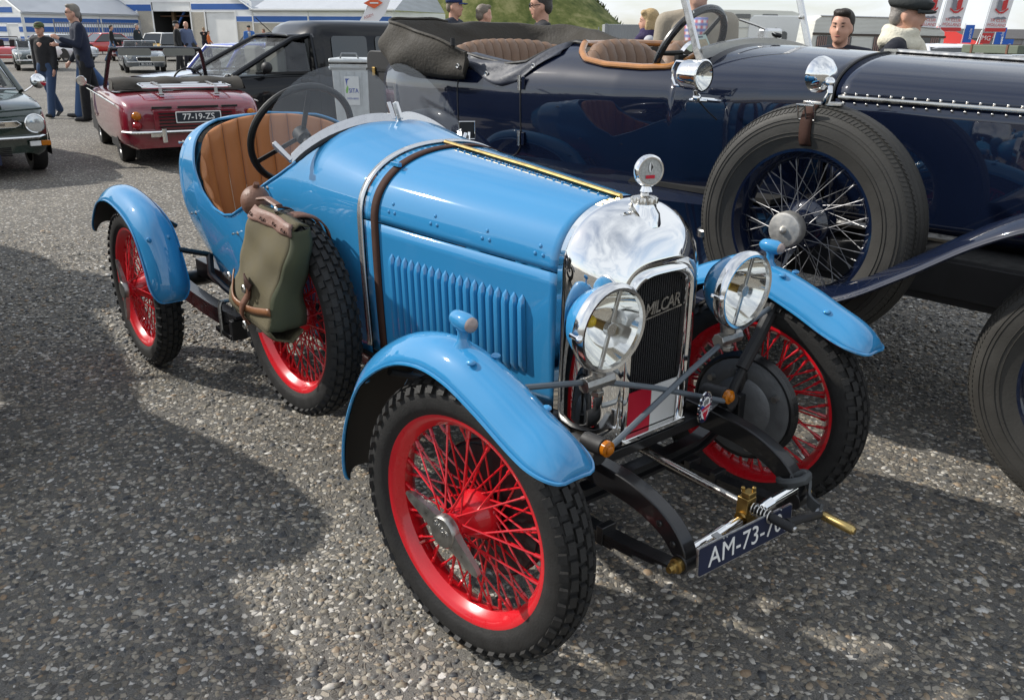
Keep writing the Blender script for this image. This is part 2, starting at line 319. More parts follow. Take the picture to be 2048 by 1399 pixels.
def build_ground():
    g = G()
    # rows run away from the camera: level near the cars, then falling very gently
    for_ = nrm([-.7705, .6374]); rt = np.array([for_[1], -for_[0]]); C0 = np.array([1.3486, -1.5463])
    g.grid([[(*(C0 + for_*d + rt*w), ground_z(d)) for w in (-700, -200, -60, -20, -6, 0, 6, 20, 60, 200, 700)] for d in (-60, -10, 0, 3, 6, 10, 20, 40, 63, 120, 400, 900)])
    tag(g.ob('ground', ground_mat(), smooth=None), kind='structure')
    # stones of the exposed aggregate standing proud of the binder, near the camera
    sp = .0155
    C = np.array([1.3486, -1.5463]); f = nrm([-.721, .5965]); r = np.array([f[1], -f[0]])
    a, b2 = np.meshgrid(np.arange(.95, 6.4, sp), np.arange(-4.6, 4.8, sp), indexing='ij')
    a = a.ravel(); b2 = b2.ravel(); keep = (np.abs(b2) < a*.68 + .35); a = a[keep]; b2 = b2[keep]
    n = len(a); P = C + a[:, None]*f + b2[:, None]*r + rng.uniform(-.5, .5, (n, 2))*sp*1.1
    dz = np.interp(a, [.9, 2.4, 3.6, 5.0, 6.4], [.84, .80, .55, .25, .0])
    big = .5 + .5*np.sin(P[:, 0]*3.1 + 1.3*np.sin(P[:, 1]*2.3))*np.sin(P[:, 1]*2.7 + np.sin(P[:, 0]*1.9))
    k = (rng.random(n) < dz*(.72 + .28*big)); P = P[k]; n = len(P)
    ph = (1+5**.5)/2
    ico = np.array([(-1,ph,0),(1,ph,0),(-1,-ph,0),(1,-ph,0),(0,-1,ph),(0,1,ph),(0,-1,-ph),(0,1,-ph),(ph,0,-1),(ph,0,1),(-ph,0,-1),(-ph,0,1)])/math.sqrt(1+ph*ph)
    fi = np.array([(0,11,5),(0,5,1),(0,1,7),(0,7,10),(0,10,11),(1,5,9),(5,11,4),(11,10,2),(10,7,6),(7,1,8),(3,9,4),(3,4,2),(3,2,6),(3,6,8),(3,8,9),(4,9,5),(2,4,11),(6,2,10),(8,6,7),(9,8,1)])
    s = np.clip(rng.lognormal(math.log(.0060), .42, n), .0028, .0150)
    q = ico[None]*(1 + rng.uniform(-.34, .26, (n, 12, 1)))
    q = q*np.stack([s*rng.uniform(.9, 1.5, n), s*rng.uniform(.7, 1.05, n), s*rng.uniform(.32, .6, n)], 1)[:, None]
    t = rng.uniform(0, 2*np.pi, n); c, sn = np.cos(t)[:, None], np.sin(t)[:, None]
    X = q[..., 0]*c - q[..., 1]*sn + P[:, :1]; Y = q[..., 0]*sn + q[..., 1]*c + P[:, 1:]; Z = q[..., 2] - (s*.08)[:, None] - .0005
    vs = np.stack([X, Y, Z], -1).reshape(-1, 3); fs = (fi[None] + 12*np.arange(n)[:, None, None]).reshape(-1, 3)
    # drop the faces below ground
    low = vs[fs][..., 2].max(1) < -.0005; fs = fs[~low]
    me = bpy.data.meshes.new('aggregate_stones'); me.vertices.add(len(vs)); me.vertices.foreach_set('co', vs.astype(np.float32).ravel())
    me.loops.add(len(fs)*3); me.loops.foreach_set('vertex_index', fs.astype(np.int32).ravel())
    me.polygons.add(len(fs)); me.polygons.foreach_set('loop_start', np.arange(0, len(fs)*3, 3, dtype=np.int32)); me.polygons.foreach_set('use_smooth', np.ones(len(fs), bool))
    me.update(calc_edges=True)
    tag(link('aggregate_stones', me, pebble_mat()), 'small beige and grey stones set in the worn pavement', 'stones', kind='stuff')
build_ground()
# ---------------------------------------------------------------- wire wheels
def spoke_mesh(name, p0, p1, r=.0026, n=6):
    g = G(); p0, p1 = V(*p0), V(*p1); d = nrm(p1-p0); L_ = np.linalg.norm(p1-p0)
    g.tube([p0, p1 - d*.03, p1 - d*.028, p1], [r, r, r*1.8, r*1.8], n)
    return g.mesh(name)
def tyre_blocks(g, R0, half, N, rows, h):
    """rows: (angle across the section, width, length fraction, phase); section is an ellipse half wide"""
    for an, w, lf, phs in rows:
        for k in range(N):
            a = 2*math.pi*(k+phs)/N; dl = 2*math.pi/N*lf/2
            for top in (0,):
                pass
            vs = []
            for hh, sh in ((-.006, 1.), (h, .86)):
                for da, dw in ((-1,-1),(1,-1),(1,1),(-1,1)):
                    an2 = an + dw*sh*w/2; cz = math.sin(an2); cr = math.cos(an2)
                    rr = (R0-half[1]) + (half[1]+hh)*(abs(cr)**.75); yy = (half[0]+hh)*cz
                    aa = a + da*dl*sh
                    vs.append((rr*math.cos(aa), yy, rr*math.sin(aa)))
            g.add(vs, [(0,3,2,1),(4,5,6,7),(0,1,5,4),(1,2,6,5),(2,3,7,6),(3,0,4,7)])
def tyre_prof(R0, half, rin, win):
    pr = [(rin, -win)]
    for k in range(25):
        an = -math.pi*.62 + k/24*math.pi*1.24
        c = math.cos(an); rr = (R0-half[1]) + half[1]*(abs(c)**.75)*(1 if c > 0 else -1)*(1 if c > 0 else .9); yy = half[0]*math.sin(an)
        if rr > rin + .001: pr.append((rr, yy))
    pr.append((rin, win)); return pr
def red_wheel_meshes():
    d = {}
    g = G(); g.lathe(tyre_prof(.336, (.050, .046), .252, .034), n=72)
    rows = [(R(11), R(18), .80, 0), (-R(11), R(18), .80, .5), (R(34), R(20), .74, .5), (-R(34), R(20), .74, 0), (R(60), R(24), .55, 0), (-R(60), R(24), .55, .5)]
    tyre_blocks(g, .336, (.050, .046), 50, rows, .009)
    d['tyre'] = g.mesh('tyre', 30)
    pr = [(.250,-.038),(.2585,-.0385),(.2585,-.031),(.247,-.027),(.237,-.013),(.235,.012),(.247,.027),(.2585,.031),(.2585,.0385),(.25,.038),(.240,.026),(.229,.012),(.227,-.012),(.238,-.027)]
    g = G(); rows_ = []
    for j in range(72):
        a = 2*math.pi*j/72; rows_.append([(r*math.cos(a), y, r*math.sin(a)) for r, y in pr])
    g.grid(rows_, cu=True, cv=True); d['wheel'] = g.mesh('wheel', 40)
    g = G(); g.lathe([(.0, .045), (.052, .045), (.060, .038), (.063, .022), (.056, .006), (.044, -.012), (.036, -.03), (.033, -.062), (.036, -.066), (.036, -.072), (.0, -.072)], n=28)
    d['hub'] = g.mesh('hub', 40)
    g = G(); g.lathe([(.034, -.070), (.040, -.074), (.040, -.089), (.036, -.094), (.0, -.095)], n=28)
    for s in (1, -1):
        # ear of the wing nut
        secs = [(.02, .027, .009), (.045, .021, .0085), (.08, .017, .007), (.115, .012, .006), (.130, .004, .005)]
        rows_ = []
        for x, w, th in secs:
            yc = -.080 - (x-.02)*.10
            rows_.append([(s*x, yc-th, -w), (s*x, yc-th*1.25, 0), (s*x, yc-th, w), (s*x, yc+th, w), (s*x, yc+th, -w)])
        g.grid(rows_, cu=True, cap0=True, cap1=True)
    d['wing_nut'] = g.mesh('wing_nut', 40)
    # spokes: outer row of 20, inner row of 40, each one mesh turned in steps
    d['spokes'] = []
    for n, k0, (r0, y0), (r1, y1), off in ((10, 0, (.035,-.058), (.234,-.004), .55), (10, .5, (.035,-.052), (.234,-.004), -.55), (20, .25, (.062,.020), (.233,.006), .62), (20, .75, (.062,.030), (.233,.010), -.62)):
        me = spoke_mesh('spoke', (r0*math.cos(off), y0, r0*math.sin(off)), (r1, y1, 0)); me.materials.append(MT['red_wheel'])
        d['spokes'] += [(me, 2*math.pi*(k+k0)/n) for k in range(n)]
    return d
def red_wheel(d, parent, M, word=None, nut=0., joined=False):
    w = link('wheel', d['wheel'], MT['red_wheel'], parent, M=M)
    link('tyre', d['tyre'], MT['rubber'], w); link('hub', d['hub'], MT['red_wheel'], w)
    link('wing_nut', d['wing_nut'], MT['dull_alu'], w, rot=(0, nut, 0))
    for me, a in d['spokes']: link('spoke', me, None, w, rot=(0, -a, 0))
    g = G().cyl((.226, -.012, 0), (.195, -.014, 0), .004, .0035, 8); g.ob('valve', MT['nickel'], w, rot=(0, R(140), 0))
    if word:
        text('lettering', word, .016, MT['alu'], w, basis((.0, -.0955, .010), (math.cos(nut), 0, -math.sin(nut)), (math.sin(nut), 0, math.cos(nut)), (0, -1, 0)))
    return w
# ---------------------------------------------------------------- the blue roadster
blue = thing('vintage_roadster', 'small sky blue vintage open roadster with red wire wheels, nearest the camera', 'car')
WM = red_wheel_meshes()
ST = .1196
def wheelM(x, y, z, outer, steer=0, tilt=0):
    return Matrix.Translation((x, y, z)) @ Matrix.Rotation(steer + (math.pi if outer > 0 else 0), 4, 'Z') @ Matrix.Rotation(tilt, 4, 'X')
red_wheel(WM, blue, wheelM(0, -.545, .343, -1, ST), 'DROIT', R(25.7))
red_wheel(WM, blue, wheelM(0, .545, .343, 1, ST), None, R(60))
red_wheel(WM, blue, wheelM(-2.367, -.546, .343, -1), None, R(82))
red_wheel(WM, blue, wheelM(-2.367, .546, .343, 1), None, R(20))
red_wheel(WM, blue, wheelM(-1.135, -.415, .510, -1, R(2)), None, R(150))

# --- body sections
KX = [-.10, -.85, -.87, -1.14, -1.27, -1.45, -1.75, -2.02, -2.22, -2.4, -2.55, -2.63]
KW = [.200, .300, .302, .335, .345, .362, .385, .398, .388, .315, .180, .050]
KT = [1.005, 1.062, 1.064, 1.112, 1.118, 1.10, 1.08, 1.068, 1.058, 1.0, .90, .80]
KS = [.842, .862, .862, .85, .84, .82, .80, .80, .79, .77, .76, .74]
KB = [.46, .42, .42, .40, .39, .39, .41, .44, .49, .56, .64, .70]
KBW = [.185, .285, .287, .31, .32, .33, .34, .33, .30, .22, .12, .04]
ip = lambda K, x: float(np.interp(-x, [-k for k in KX], K))
def sec_pt(x, t, dw=0.):
    w, zt, zs, zb, wb = ip(KW, x)+dw, ip(KT, x)+dw, ip(KS, x), ip(KB, x), ip(KBW, x)+dw
    if t < .4:
        u = t/.4; return (x, -(wb + (w-wb)*math.sin(u*math.pi/2)), zb + (zs-zb)*u)
    a = (t-.4)/.6*math.pi/2; n = 2/float(np.interp(-x, [1.3, 2.0, 2.3], [2.25, 2.9, 3.0]))
    return (x, -w*max(0, math.cos(a))**n, zs + (zt-zs)*math.sin(a)**n)
CUT = [(-1.20, 1.3), (-1.205, 1.10), (-1.23, 1.04), (-1.27, .985), (-1.35, .935), (-1.45, .885), (-1.6, .79), (-1.70, .745), (-1.77, .733), (-1.86, .745), (-1.95, .80), (-2.0, .865), (-2.03, .915), (-2.06, .948), (-2.10, .985), (-2.14, 1.02), (-2.17, 1.045), (-2.18, 1.2), (-2.2, 1.3)]
def tcut(x):
    zc = lerpk(CUT, x)
    lo, hi = 0, 1
    if sec_pt(x, 1)[2] <= zc: return 1.
    for _ in range(30):
        m = (lo+hi)/2
        if sec_pt(x, m)[2] < zc: lo = m
        else: hi = m
    return lo
def halfloft(xs, t0, t1, n=18, mirror=1, dw=0.):
    rows = []
    for x in xs:
        a = t0(x) if callable(t0) else t0; b = t1(x) if callable(t1) else t1
        rows.append([(p[0], p[1]*mirror, p[2]) for p in (sec_pt(x, a+(b-a)*k/(n-1), dw) for k in range(n))])
    return rows
def full(xs, t0, n=18, dw=0.):
    rows = []
    for x in xs:
        r = [sec_pt(x, t0+(1-t0)*k/(n-1), dw) for k in range(n)]
        rows.append(r + [(p[0], -p[1], p[2]) for p in r[-2::-1]])
    return rows
xs_b = list(np.linspace(-.875, -1.19, 14)) + list(np.linspace(-1.2, -1.30, 22)) + list(np.linspace(-1.31, -1.95, 40)) + list(np.linspace(-1.96, -2.21, 30)) + list(np.linspace(-2.24, -2.63, 20))
g = G()
for s in (1, -1): g.grid(halfloft(xs_b, 0, tcut, 24, s))
g.ob('body', MT['blue'], blue, 50, weld=True, solid=.004)
cutline = [sec_pt(x, tcut(x)) for x in xs_b if -2.178 < x < -1.2]
cutl = [(p[0], p[1], p[2]) for p in cutline]
g = G()
g.tube(cutl + [(p[0], -p[1], p[2]) for p in cutl[::-1]], .0055, 8, closed=True); g.ob('body_beading', MT['blue'], blue)
# floor and inner panelling
g = G(); g.box((-1.5, 0, .42), (1.3, .6, .01)); g.box((-1.16, 0, .66), (.01, .5, .46)); g.ob('floor_panel', MT['dark'], blue)
g = G()
for s in (1, -1): g.grid([[(p[0], p[1]*s*.975, p[2]-.008) for p in (sec_pt(x, .02 + (tcut(x)-.035)*k/9) for k in range(10))] for x in xs_b if -2.2 < x < -1.2])
g.ob('inner_lining', MT['matt_black'], blue, 50)
# --- bonnet
xs_h = np.linspace(-.105, -.862, 26)
for s in (1, -1):
    g = G().grid(halfloft(xs_h, .4015, .994, 22, s)); g.ob('bonnet_top', MT['blue'], blue, 60, solid=.003)
    g = G().grid(halfloft(xs_h, .02, .3975, 12, s)); sd = g.ob('bonnet_side', MT['blue'], blue, 60, solid=.003)
    # louvres: each a raised blade with a pointed head
    for k in range(19):
        x = -.735 + k*(.515/18); w = ip(KW, x); zt = .764 - .013*k/18; zb = .50 + .05*k/18
        yy = -w*s; o_ = .016*s
        rows = []
        for z, d, hw in ((zt+.013, .001, .002), (zt, .011, .010), (zt-.02, .016, .011), (zb+.02, .016, .011), (zb, .002, .009)):
            zz = ip(KS, x); u = (z-ip(KB, x))/(zz-ip(KB, x)); wl = sec_pt(x, max(.0, min(.4, .4*u)))[1]*s
            rows.append([(x-hw, wl-.0005*s, z), (x-hw*.8, wl-d*s*.75, z), (x-hw*.2, wl-d*s, z), (x+hw*.75, wl-d*s*.8, z), (x+hw, wl-.0005*s, z)])
        G().grid(rows).ob('louvre', MT['blue'], sd, 50)
rv = G().ball((0,0,0), (.0055, .0055, .0035), 10, 6).mesh('rivet')
for s in (1, -1):
    for xr in (-.735, -.555, -.355, -.171):
        for dx, dt in ((0, .02), (-.013, -.025), (.013, -.025)):
            x = xr+dx
            p = sec_pt(x, .49+dt); q = sec_pt(x, .50+dt); tn = nrm(np.array(q)-np.array(p)); nn = nrm(np.cross((1,0,0), tn)); nn = nn if nn[1] < 0 else -nn
            nn[1] *= s; pp = (p[0], p[1]*s, p[2])
            rot = Vector((0,0,1)).rotation_difference(Vector(nn)).to_matrix().to_4x4()
            link('rivet', rv, MT['blue'], blue, M=Matrix.Translation(pp) @ rot)
g = G(); g.tube([(-.10, 0, 1.010), (-.45, 0, 1.040), (-.86, 0, 1.068)], .0065, 8); hg = g.ob('bonnet_hinge', MT['brass'], blue)
for s in (1, -1):
    for k in range(22):
        x = -.125 - k*.0335; z = ip(KT, x)
        link('rivet', rv, MT['blue'], hg, M=Matrix.Translation((x, -.022*s, z+.001)) @ Matrix.Scale(.75, 4))
# chrome band at the scuttle and leather strap over the bonnet
def hoop(x0, x1, off, th, name, mat, t0=.03, par=None):
    rows = []
    for t in np.linspace(t0, 1, 40):
        a, b = sec_pt(x0, t, off), sec_pt(x1, t, off); rows.append((a, b))
    rows = rows + [((a[0], -a[1], a[2]), (b[0], -b[1], b[2])) for a, b in rows[-2::-1]]
    return G().grid([[a, b] for a, b in rows]).ob(name, mat, par or blue, 20, solid=th, off=0)
hoop(-.864, -.886, .004, .005, 'scuttle_band', pm('polished_band', (.74, .74, .73), .22, .85, nz=.05))
hoop(-.79, -.822, .0035, .003, 'bonnet_strap', MT['strap'])
p = sec_pt(-.808, .72, .012); G().box(p, (.045, .012, .012)).ob('strap_keeper', MT['blue'], blue, bevel=.002)
# small silver studs on the body side
stud = G(); stud.lathe([(0, .022), (.0045, .021), (.005, .014), (.003, .011), (.003, .004), (.007, .002), (.008, 0)], n=12); sm = stud.mesh('stud')
for x, z in ((-1.419, .877), (-2.072, .693), (-1.682, .678), (-2.232, .931)):
    for s in (1, -1):
        u = .4*(z-ip(KB, x))/(ip(KS, x)-ip(KB, x)) if z < ip(KS, x) else .4+.6*2/math.pi*math.asin(((z-ip(KS, x))/(ip(KT, x)-ip(KS, x)))**(2.25/2))
        p = sec_pt(x, u); link('stud', sm, MT['nickel'], blue, M=Matrix.Translation((p[0], p[1]*s, p[2])) @ Matrix.Rotation(math.pi if s > 0 else 0, 4, 'Z'))

# --- radiator shell, chromed and bull nosed
def shell_ring(x, w, zt, zs, zb, n=2.3, m=40):
    pts = []
    for k in range(8): pts.append((x, -w + .012*(1-k/7)**2*0, zb + (zs-zb)*k/8))
    for k in range(m//2+1):
        a = k/(m//2)*math.pi/2; pts.append((x, -w*max(0, math.cos(a))**(2/n), zs + (zt-zs)*math.sin(a)**(2/n)))
    return pts + [(q[0], -q[1], q[2]) for q in pts[-2::-1]]
RS = [(-.102, .206, 1.010, .84, .44, 2.25), (-.07, .206, 1.010, .84, .435, 2.25), (-.035, .203, 1.003, .835, .43, 2.3), (-.005, .194, .985, .825, .425, 2.35), (.02, .178, .955, .81, .42, 2.5), (.038, .157, .918, .795, .42, 2.7), (.050, .136, .884, .785, .42, 3.0), (.057, .121, .862, .78, .42, 3.2)]
g = G().grid([shell_ring(*r) for r in RS]); sh = g.ob('radiator_shell', MT['chrome'], blue, 60, solid=.003)
fr = [(.057, .121, .862, .78, .42, 3.2), (.064, .117, .858, .778, .422, 3.2), (.066, .109, .850, .775, .425, 3.2), (.060, .102, .843, .772, .43, 3.2), (.035, .100, .840, .77, .43, 3.2)]
G().grid([shell_ring(*r) for r in fr]).ob('radiator_bezel', MT['chrome'], sh, 50)
g = G(); g.bar((.045, -.121, .424), (.045, .121, .424), .045, .014); g.ob('bottom_rail', MT['chrome'], sh, bevel=.003)
# core: fine vertical black fins behind the opening
g = G(); g.add(*[[(.028, q[1]*1.0, q[2]) for q in shell_ring(0, .100, .84, .77, .43, 3.2)], [tuple(range(len(shell_ring(0, .1, .84, .77, .43, 3.2))))]]); g.ob('core_backing', MT['matt_black'], sh, None)
def fin_mat():
    m, t, b, L = nodes('radiator_core'); tcn = t.nodes.new('ShaderNodeTexCoord'); mp = t.nodes.new('ShaderNodeMapping'); mp.inputs['Scale'].default_value = (1, 420, 420)
    v = t.nodes.new('ShaderNodeTexVoronoi'); v.inputs['Scale'].default_value = 1; L(tcn.outputs['Object'], mp.inputs[0]); L(mp.outputs[0], v.inputs['Vector'])
    bn = t.nodes.new('ShaderNodeBump'); bn.inputs['Strength'].default_value = .9; bn.inputs['Distance'].default_value = .003; L(v.outputs['Distance'], bn.inputs['Height']); L(bn.outputs[0], b.inputs['Normal'])
    b.inputs['Base Color'].default_value = (.007, .007, .008, 1); b.inputs['Roughness'].default_value = .55; return m
FIN = fin_mat()
for k in range(24):
    y = -.095 + k*.19/23; zt = .772 + (.84-.772)*(max(0, 1-(abs(y)/.1)**3.2))**(1/3.2)
    G().box((.033, y, (.53+zt)/2), (.008, .0045, zt-.53)).ob('core_fin', FIN, sh)
# script on wire, across the core
text('lettering', 'AMILCAR', .046, MT['nickel'], sh, basis((.045, .005, .757), (0, 1, .10), (0, -.10, 1), (1, 0, 0)), ext=.0012, shear=.25, sp=.88, wx=.88, bold=.0006)
G().bar((.044, -.088, .7265), (.044, .092, .745), .003, .004).ob('lettering_bar', MT['nickel'], sh)
# red and white panel at the foot of the core
for y0, y1, mt in ((-.099, -.0005, 'red_panel'), (.0005, .099, 'white')):
    G().box((.044, (y0+y1)/2, .488), (.004, y1-y0, .11)).ob('apron_panel', MT[mt], sh)
# filler neck, cap and temperature gauge
g = G(); g.lathe([(.046, -.03), (.040, .0), (.031, .012), (.029, .024)], (-.022, 0, .982), (0, 0, 1), 28); g.ob('filler_neck', MT['chrome'], sh, 50)
g = G(); c0 = (-.022, 0, 1.004); rows = []
for h, r0, sc in ((0, .026, 0), (.001, .032, .0), (.003, .031, .003), (.014, .031, .003), (.017, .028, .0), (.02, .012, 0), (.026, .010, 0)):
    rows.append([(c0[0]+(r0+sc*math.cos(10*a))*math.cos(a), c0[1]+(r0+sc*math.cos(10*a))*math.sin(a), c0[2]+h) for a in np.linspace(0, 2*math.pi, 80, endpoint=False)])
g.grid(rows, cu=True, cap1=True); g.ob('filler_cap', MT['nickel'], sh, 40)
gc = V(-.014, 0, 1.083); gx = nrm((1, -.35, 0)); gy = V(.33, .94, 0); gy = nrm(np.cross((0,0,1), gx))
g = G(); g.lathe([(0, -.012), (.030, -.012), (.038, -.006), (.039, .0), (.038, .006), (.034, .011), (.031, .011), (.030, .007)], gc, gx, 36); g.lathe([(.012, -.01), (.008, .0), (.013, .01), (.016, .018), (.0, .022)], (-.018, 0, 1.052), (0,0,-1), 20); gg = g.ob('temperature_gauge', MT['chrome'], sh, 40)
G().lathe([(0, .0075), (.030, .0075)], gc, gx, 30).ob('gauge_dial', pm('gauge_dial', (.42, .43, .42), .4, .3, nz=.5, ns=220), sh, 40)
GM = lambda u, v: Matrix.Translation(tuple(gc + gy*u + V(0,0,1)*v + gx*.009)) @ basis((0,0,0), gy, (0,0,1), gx)
g = G().prism([(.0075*math.cos(a)*.7, .0125*math.sin(a)) for a in np.linspace(0, 6.28, 20, endpoint=False)], GM(0, .010), .001); g.ob('gauge_window', MT['white'], sh)
g = G().prism([(0, -.0125), (.0052, 0), (0, .0125)], GM(0, .010), .0016); g.ob('gauge_needle', MT['matt_black'], sh)
g = G().box((0, 0, 0), (.024, .008, .001), GM(0, -.013)); g.ob('gauge_badge', MT['red_panel'], sh)

# --- windscreens, one pane each side
HU = [(.346,-.139),(.396,-.096),(.405,-.046),(.393,.029),(.338,.105),(.257,.164),(.157,.19),(.075,.176),(.02,.125),(-.004,.05),(-.004,-.009)]
arc_bot = [(.346,-.139),(.30,-.098),(.22,-.050),(.13,-.018),(.06,-.006),(-.004,-.009)]
for s in (-1, 1):
    B0 = V(-1.14, s*.012, 1.117); B1 = V(-1.27, s*.335, .985); h = B1-B0; h[2] = 0; h = nrm(h)
    nh = nrm(V(-abs(h[1]), abs(h[0])*(-s), 0)); up = V(0,0,1)*math.cos(R(28)) + nh*math.sin(R(28)); nz_ = np.cross(h, up)
    at = lambda u, v, w=0: B0 + h*u + up*v + nz_*w
    sc = 1. if s < 0 else .82
    out = [(u*sc if u > 0 else u, v) for u, v in HU]
    top = spline([V(*q, 0) for q in out], 40); bot = spline([V(q[0]*sc if q[0] > 0 else q[0], q[1], 0) for q in arc_bot], 16)
    poly = [tuple(q[:2]) for q in top] + [tuple(q[:2]) for q in bot[::-1]][1:-1]
    ws = G().add([at(u, v, .002*s) for u, v in poly] + [at(u, v, -.002*s) for u, v in poly], [tuple(range(len(poly)))[::-1], tuple(range(len(poly), 2*len(poly)))] + [(i, (i+1) % len(poly), len(poly)+(i+1) % len(poly), len(poly)+i) for i in range(len(poly))]).ob('windscreen', MT['dusty_glass'], blue, 30)
    # alloy channel along the foot with upturned ends
    path = [at(u, v+.004) for u, v in ((q[0], q[1]) for q in bot)]
    rows = []
    for q in path:
        rows.append([q + up*.020 + nz_*.006, q + up*.020 - nz_*.006, q - up*.012 - nz_*.007, q - up*.012 + nz_*.007])
    gf = G().grid(rows, cu=True, cap0=True, cap1=True)
    e0, e1 = path[0], path[-1]
    gf.bar(e0, at(.395*sc, -.075), .014, .020, nz_); gf.bar(e1 + h*.004, at(.012, .055), .014, .018, nz_)
    gf.ob('windscreen_frame', MT['alu'], ws, 40, bevel=.002)
    # dark rubber seal between frame and cowl
    G().tube([q - up*.018 for q in path[1:]], [.004] + [.009]*(len(path)-2), 8).ob('windscreen_seal', MT['matt_black'], ws)

# --- seat: pleated tub in tan leather
seat = G().box((-1.72, 0, .56), (.42, .62, .14)).ob('seat', MT['tan'], blue, bevel=.03)
path = spline([V(-1.76, -.362, 0), V(-1.90, -.374, 0), V(-2.01, -.366, 0), V(-2.10, -.30, 0), V(-2.142, -.16, 0), V(-2.152, 0, 0), V(-2.142, .16, 0), V(-2.10, .30, 0), V(-2.01, .366, 0), V(-1.90, .374, 0), V(-1.76, .362, 0)], 201)
cum = np.r_[0, np.cumsum([np.linalg.norm(path[i+1]-path[i]) for i in range(200)])]; NP = 18
def along(s):
    s = s*cum[-1]; i = min(199, max(0, int(np.searchsorted(cum, s)-1))); f = (s-cum[i])/max(1e-9, cum[i+1]-cum[i]); return path[i]*(1-f)+path[i+1]*f
def ztop(pp):
    a = abs(pp[1]); return float(np.interp(-pp[0], [1.76, 1.90, 2.01, 2.10, 2.152], [.69, .75, .855, .982, 1.046]))
for k in range(NP):
    rows = []
    for j in range(9):
        s = (k + j/8*.985 + .0075)/NP; q = along(s); tq = along(min(1, s+.002)) - along(max(0, s-.002)); nn = nrm(V(-tq[1], tq[0], 0)); nn = nn if np.dot(nn, V(-1.6, 0, 0)-q) > 0 else -nn
        bul = .004 + .016*math.sin(math.pi*j/8)**.6; zt = ztop(q)
        col = []
        for z, d, lean in ((.50, .0, .10), (.62, .9, .075), (.75, 1, .04), (.88, 1, .015), (.96, 1, .004), (1., 1, 0), (1.02, .75, 0), (1.035, .3, 0), (1.035, -.1, 0), (1.0, -.3, 0)):
            zz = .50 + (zt-.50)*min(1, (z-.5)/.5) + max(0, z-1)*.3
            col.append(q + nn*(bul*d + lean*.55) + V(0, 0, zz))
        rows.append(col)
    G().grid(rows).ob('pleat', MT['tan'], seat, 60)
# --- steering wheel
sc_ = V(-1.5086, -.1686, 1.0358); tt = R(25.8); e1 = V(0, 1, 0); e2 = V(math.sin(tt), 0, math.cos(tt)); nn = np.cross(e1, e2)
g = G().tube([sc_ + .192*(math.cos(a)*e1 + math.sin(a)*e2) for a in np.linspace(0, 2*math.pi, 56, endpoint=False)], .0125, 10, closed=True)
sw = g.ob('steering_wheel', pm('wheel_rim_rubber', (.006, .0065, .0065), .5, nz=.2), blue)
for a in (R(90), R(210), R(330)):
    G().bar(sc_ + .02*(math.cos(a)*e1+math.sin(a)*e2), sc_ + .186*(math.cos(a)*e1+math.sin(a)*e2), .018, .004, nn).ob('wheel_spoke', MT['matt_black'], sw)
hub = sc_ - nn*.0
G().cyl(sc_ - .02*nn, sc_ + .02*nn, .03, .026, 20).ob('wheel_boss', MT['matt_black'], sw)
col_dir = nn if nn[0] > 0 else -nn
G().cyl(sc_, sc_ + col_dir*.5, .016, n=14).ob('steering_column', MT['matt_black'], blue)
# --- mudguards
def mudguard(path, yc, hw, side, h=.058, tip=True, name='mudguard'):
    P0 = spline([V(x, 0, z) for x, z in path], 240); ii = [int(round(239*(1-(1-k/59)**1.7))) for k in range(60)]; ii = sorted(set(ii + [0, 2, 5, 9])); P = [P0[i] for i in ii]; m = len(P); rows = []; rin = []
    cum_ = np.r_[0, np.cumsum([np.linalg.norm(P[i+1]-P[i]) for i in range(m-1)])]; Lg = cum_[-1]
    for i in range(m):
        t = nrm(P[min(m-1, i+1)]-P[max(0, i-1)]); n_ = V(-t[2], 0, t[0]); n_ = n_ if n_[2] > -.2 or n_[0] < 0 else -n_
        d1 = Lg-cum_[i]; d0 = cum_[i]
        e1__ = math.sqrt(max(0, 1-(1-min(1, d1/.085))**2)) if tip else 1; f = .42 + .58*e1__; fh = .04 + .96*math.sqrt(max(0, 1-(1-min(1, d1/.12))**2)) if tip else 1
        f *= min(1, .82 + .18*math.sqrt(max(0, 1-(1-min(1, d0/.05))**2)))
        row = []; r2 = []
        for k in range(17):
            q = -1 + k/8; hh = h*(1-abs(q)**2.3)*fh; lip = .004 if abs(q) == 1 else 0
            row.append(V(P[i][0], yc + q*hw*f, P[i][2]) + n_*hh)
            r2.append(V(P[i][0], yc + q*hw*f*.95, P[i][2]) + n_*(hh*.93-.006))
        rows.append(row); rin.append(r2)
    o_ = G().grid(rows).ob(name, MT['blue'], blue, 60, solid=.004)
    e = [r[0] for r in rows] + rows[-1][1:-1] + [r[-1] for r in rows[::-1]] + rows[0][-2:0:-1]
    G().tube(e, .0042, 6, closed=True).ob('rolled_edge', MT['blue'], o_)
    G().grid(rin).ob('mudguard_lining', MT['grime'], o_, 60)
    return o_, P
FP = [(-.462,.262),(-.455,.36),(-.425,.455),(-.35,.575),(-.22,.668),(-.10,.706),(.01,.704),(.12,.672),(.235,.628),(.345,.598)]
RP = [(-2.745,.53),(-2.69,.60),(-2.60,.672),(-2.50,.705),(-2.38,.715),(-2.22,.69),(-2.10,.635),(-2.03,.54),(-1.985,.44),(-1.965,.375)]
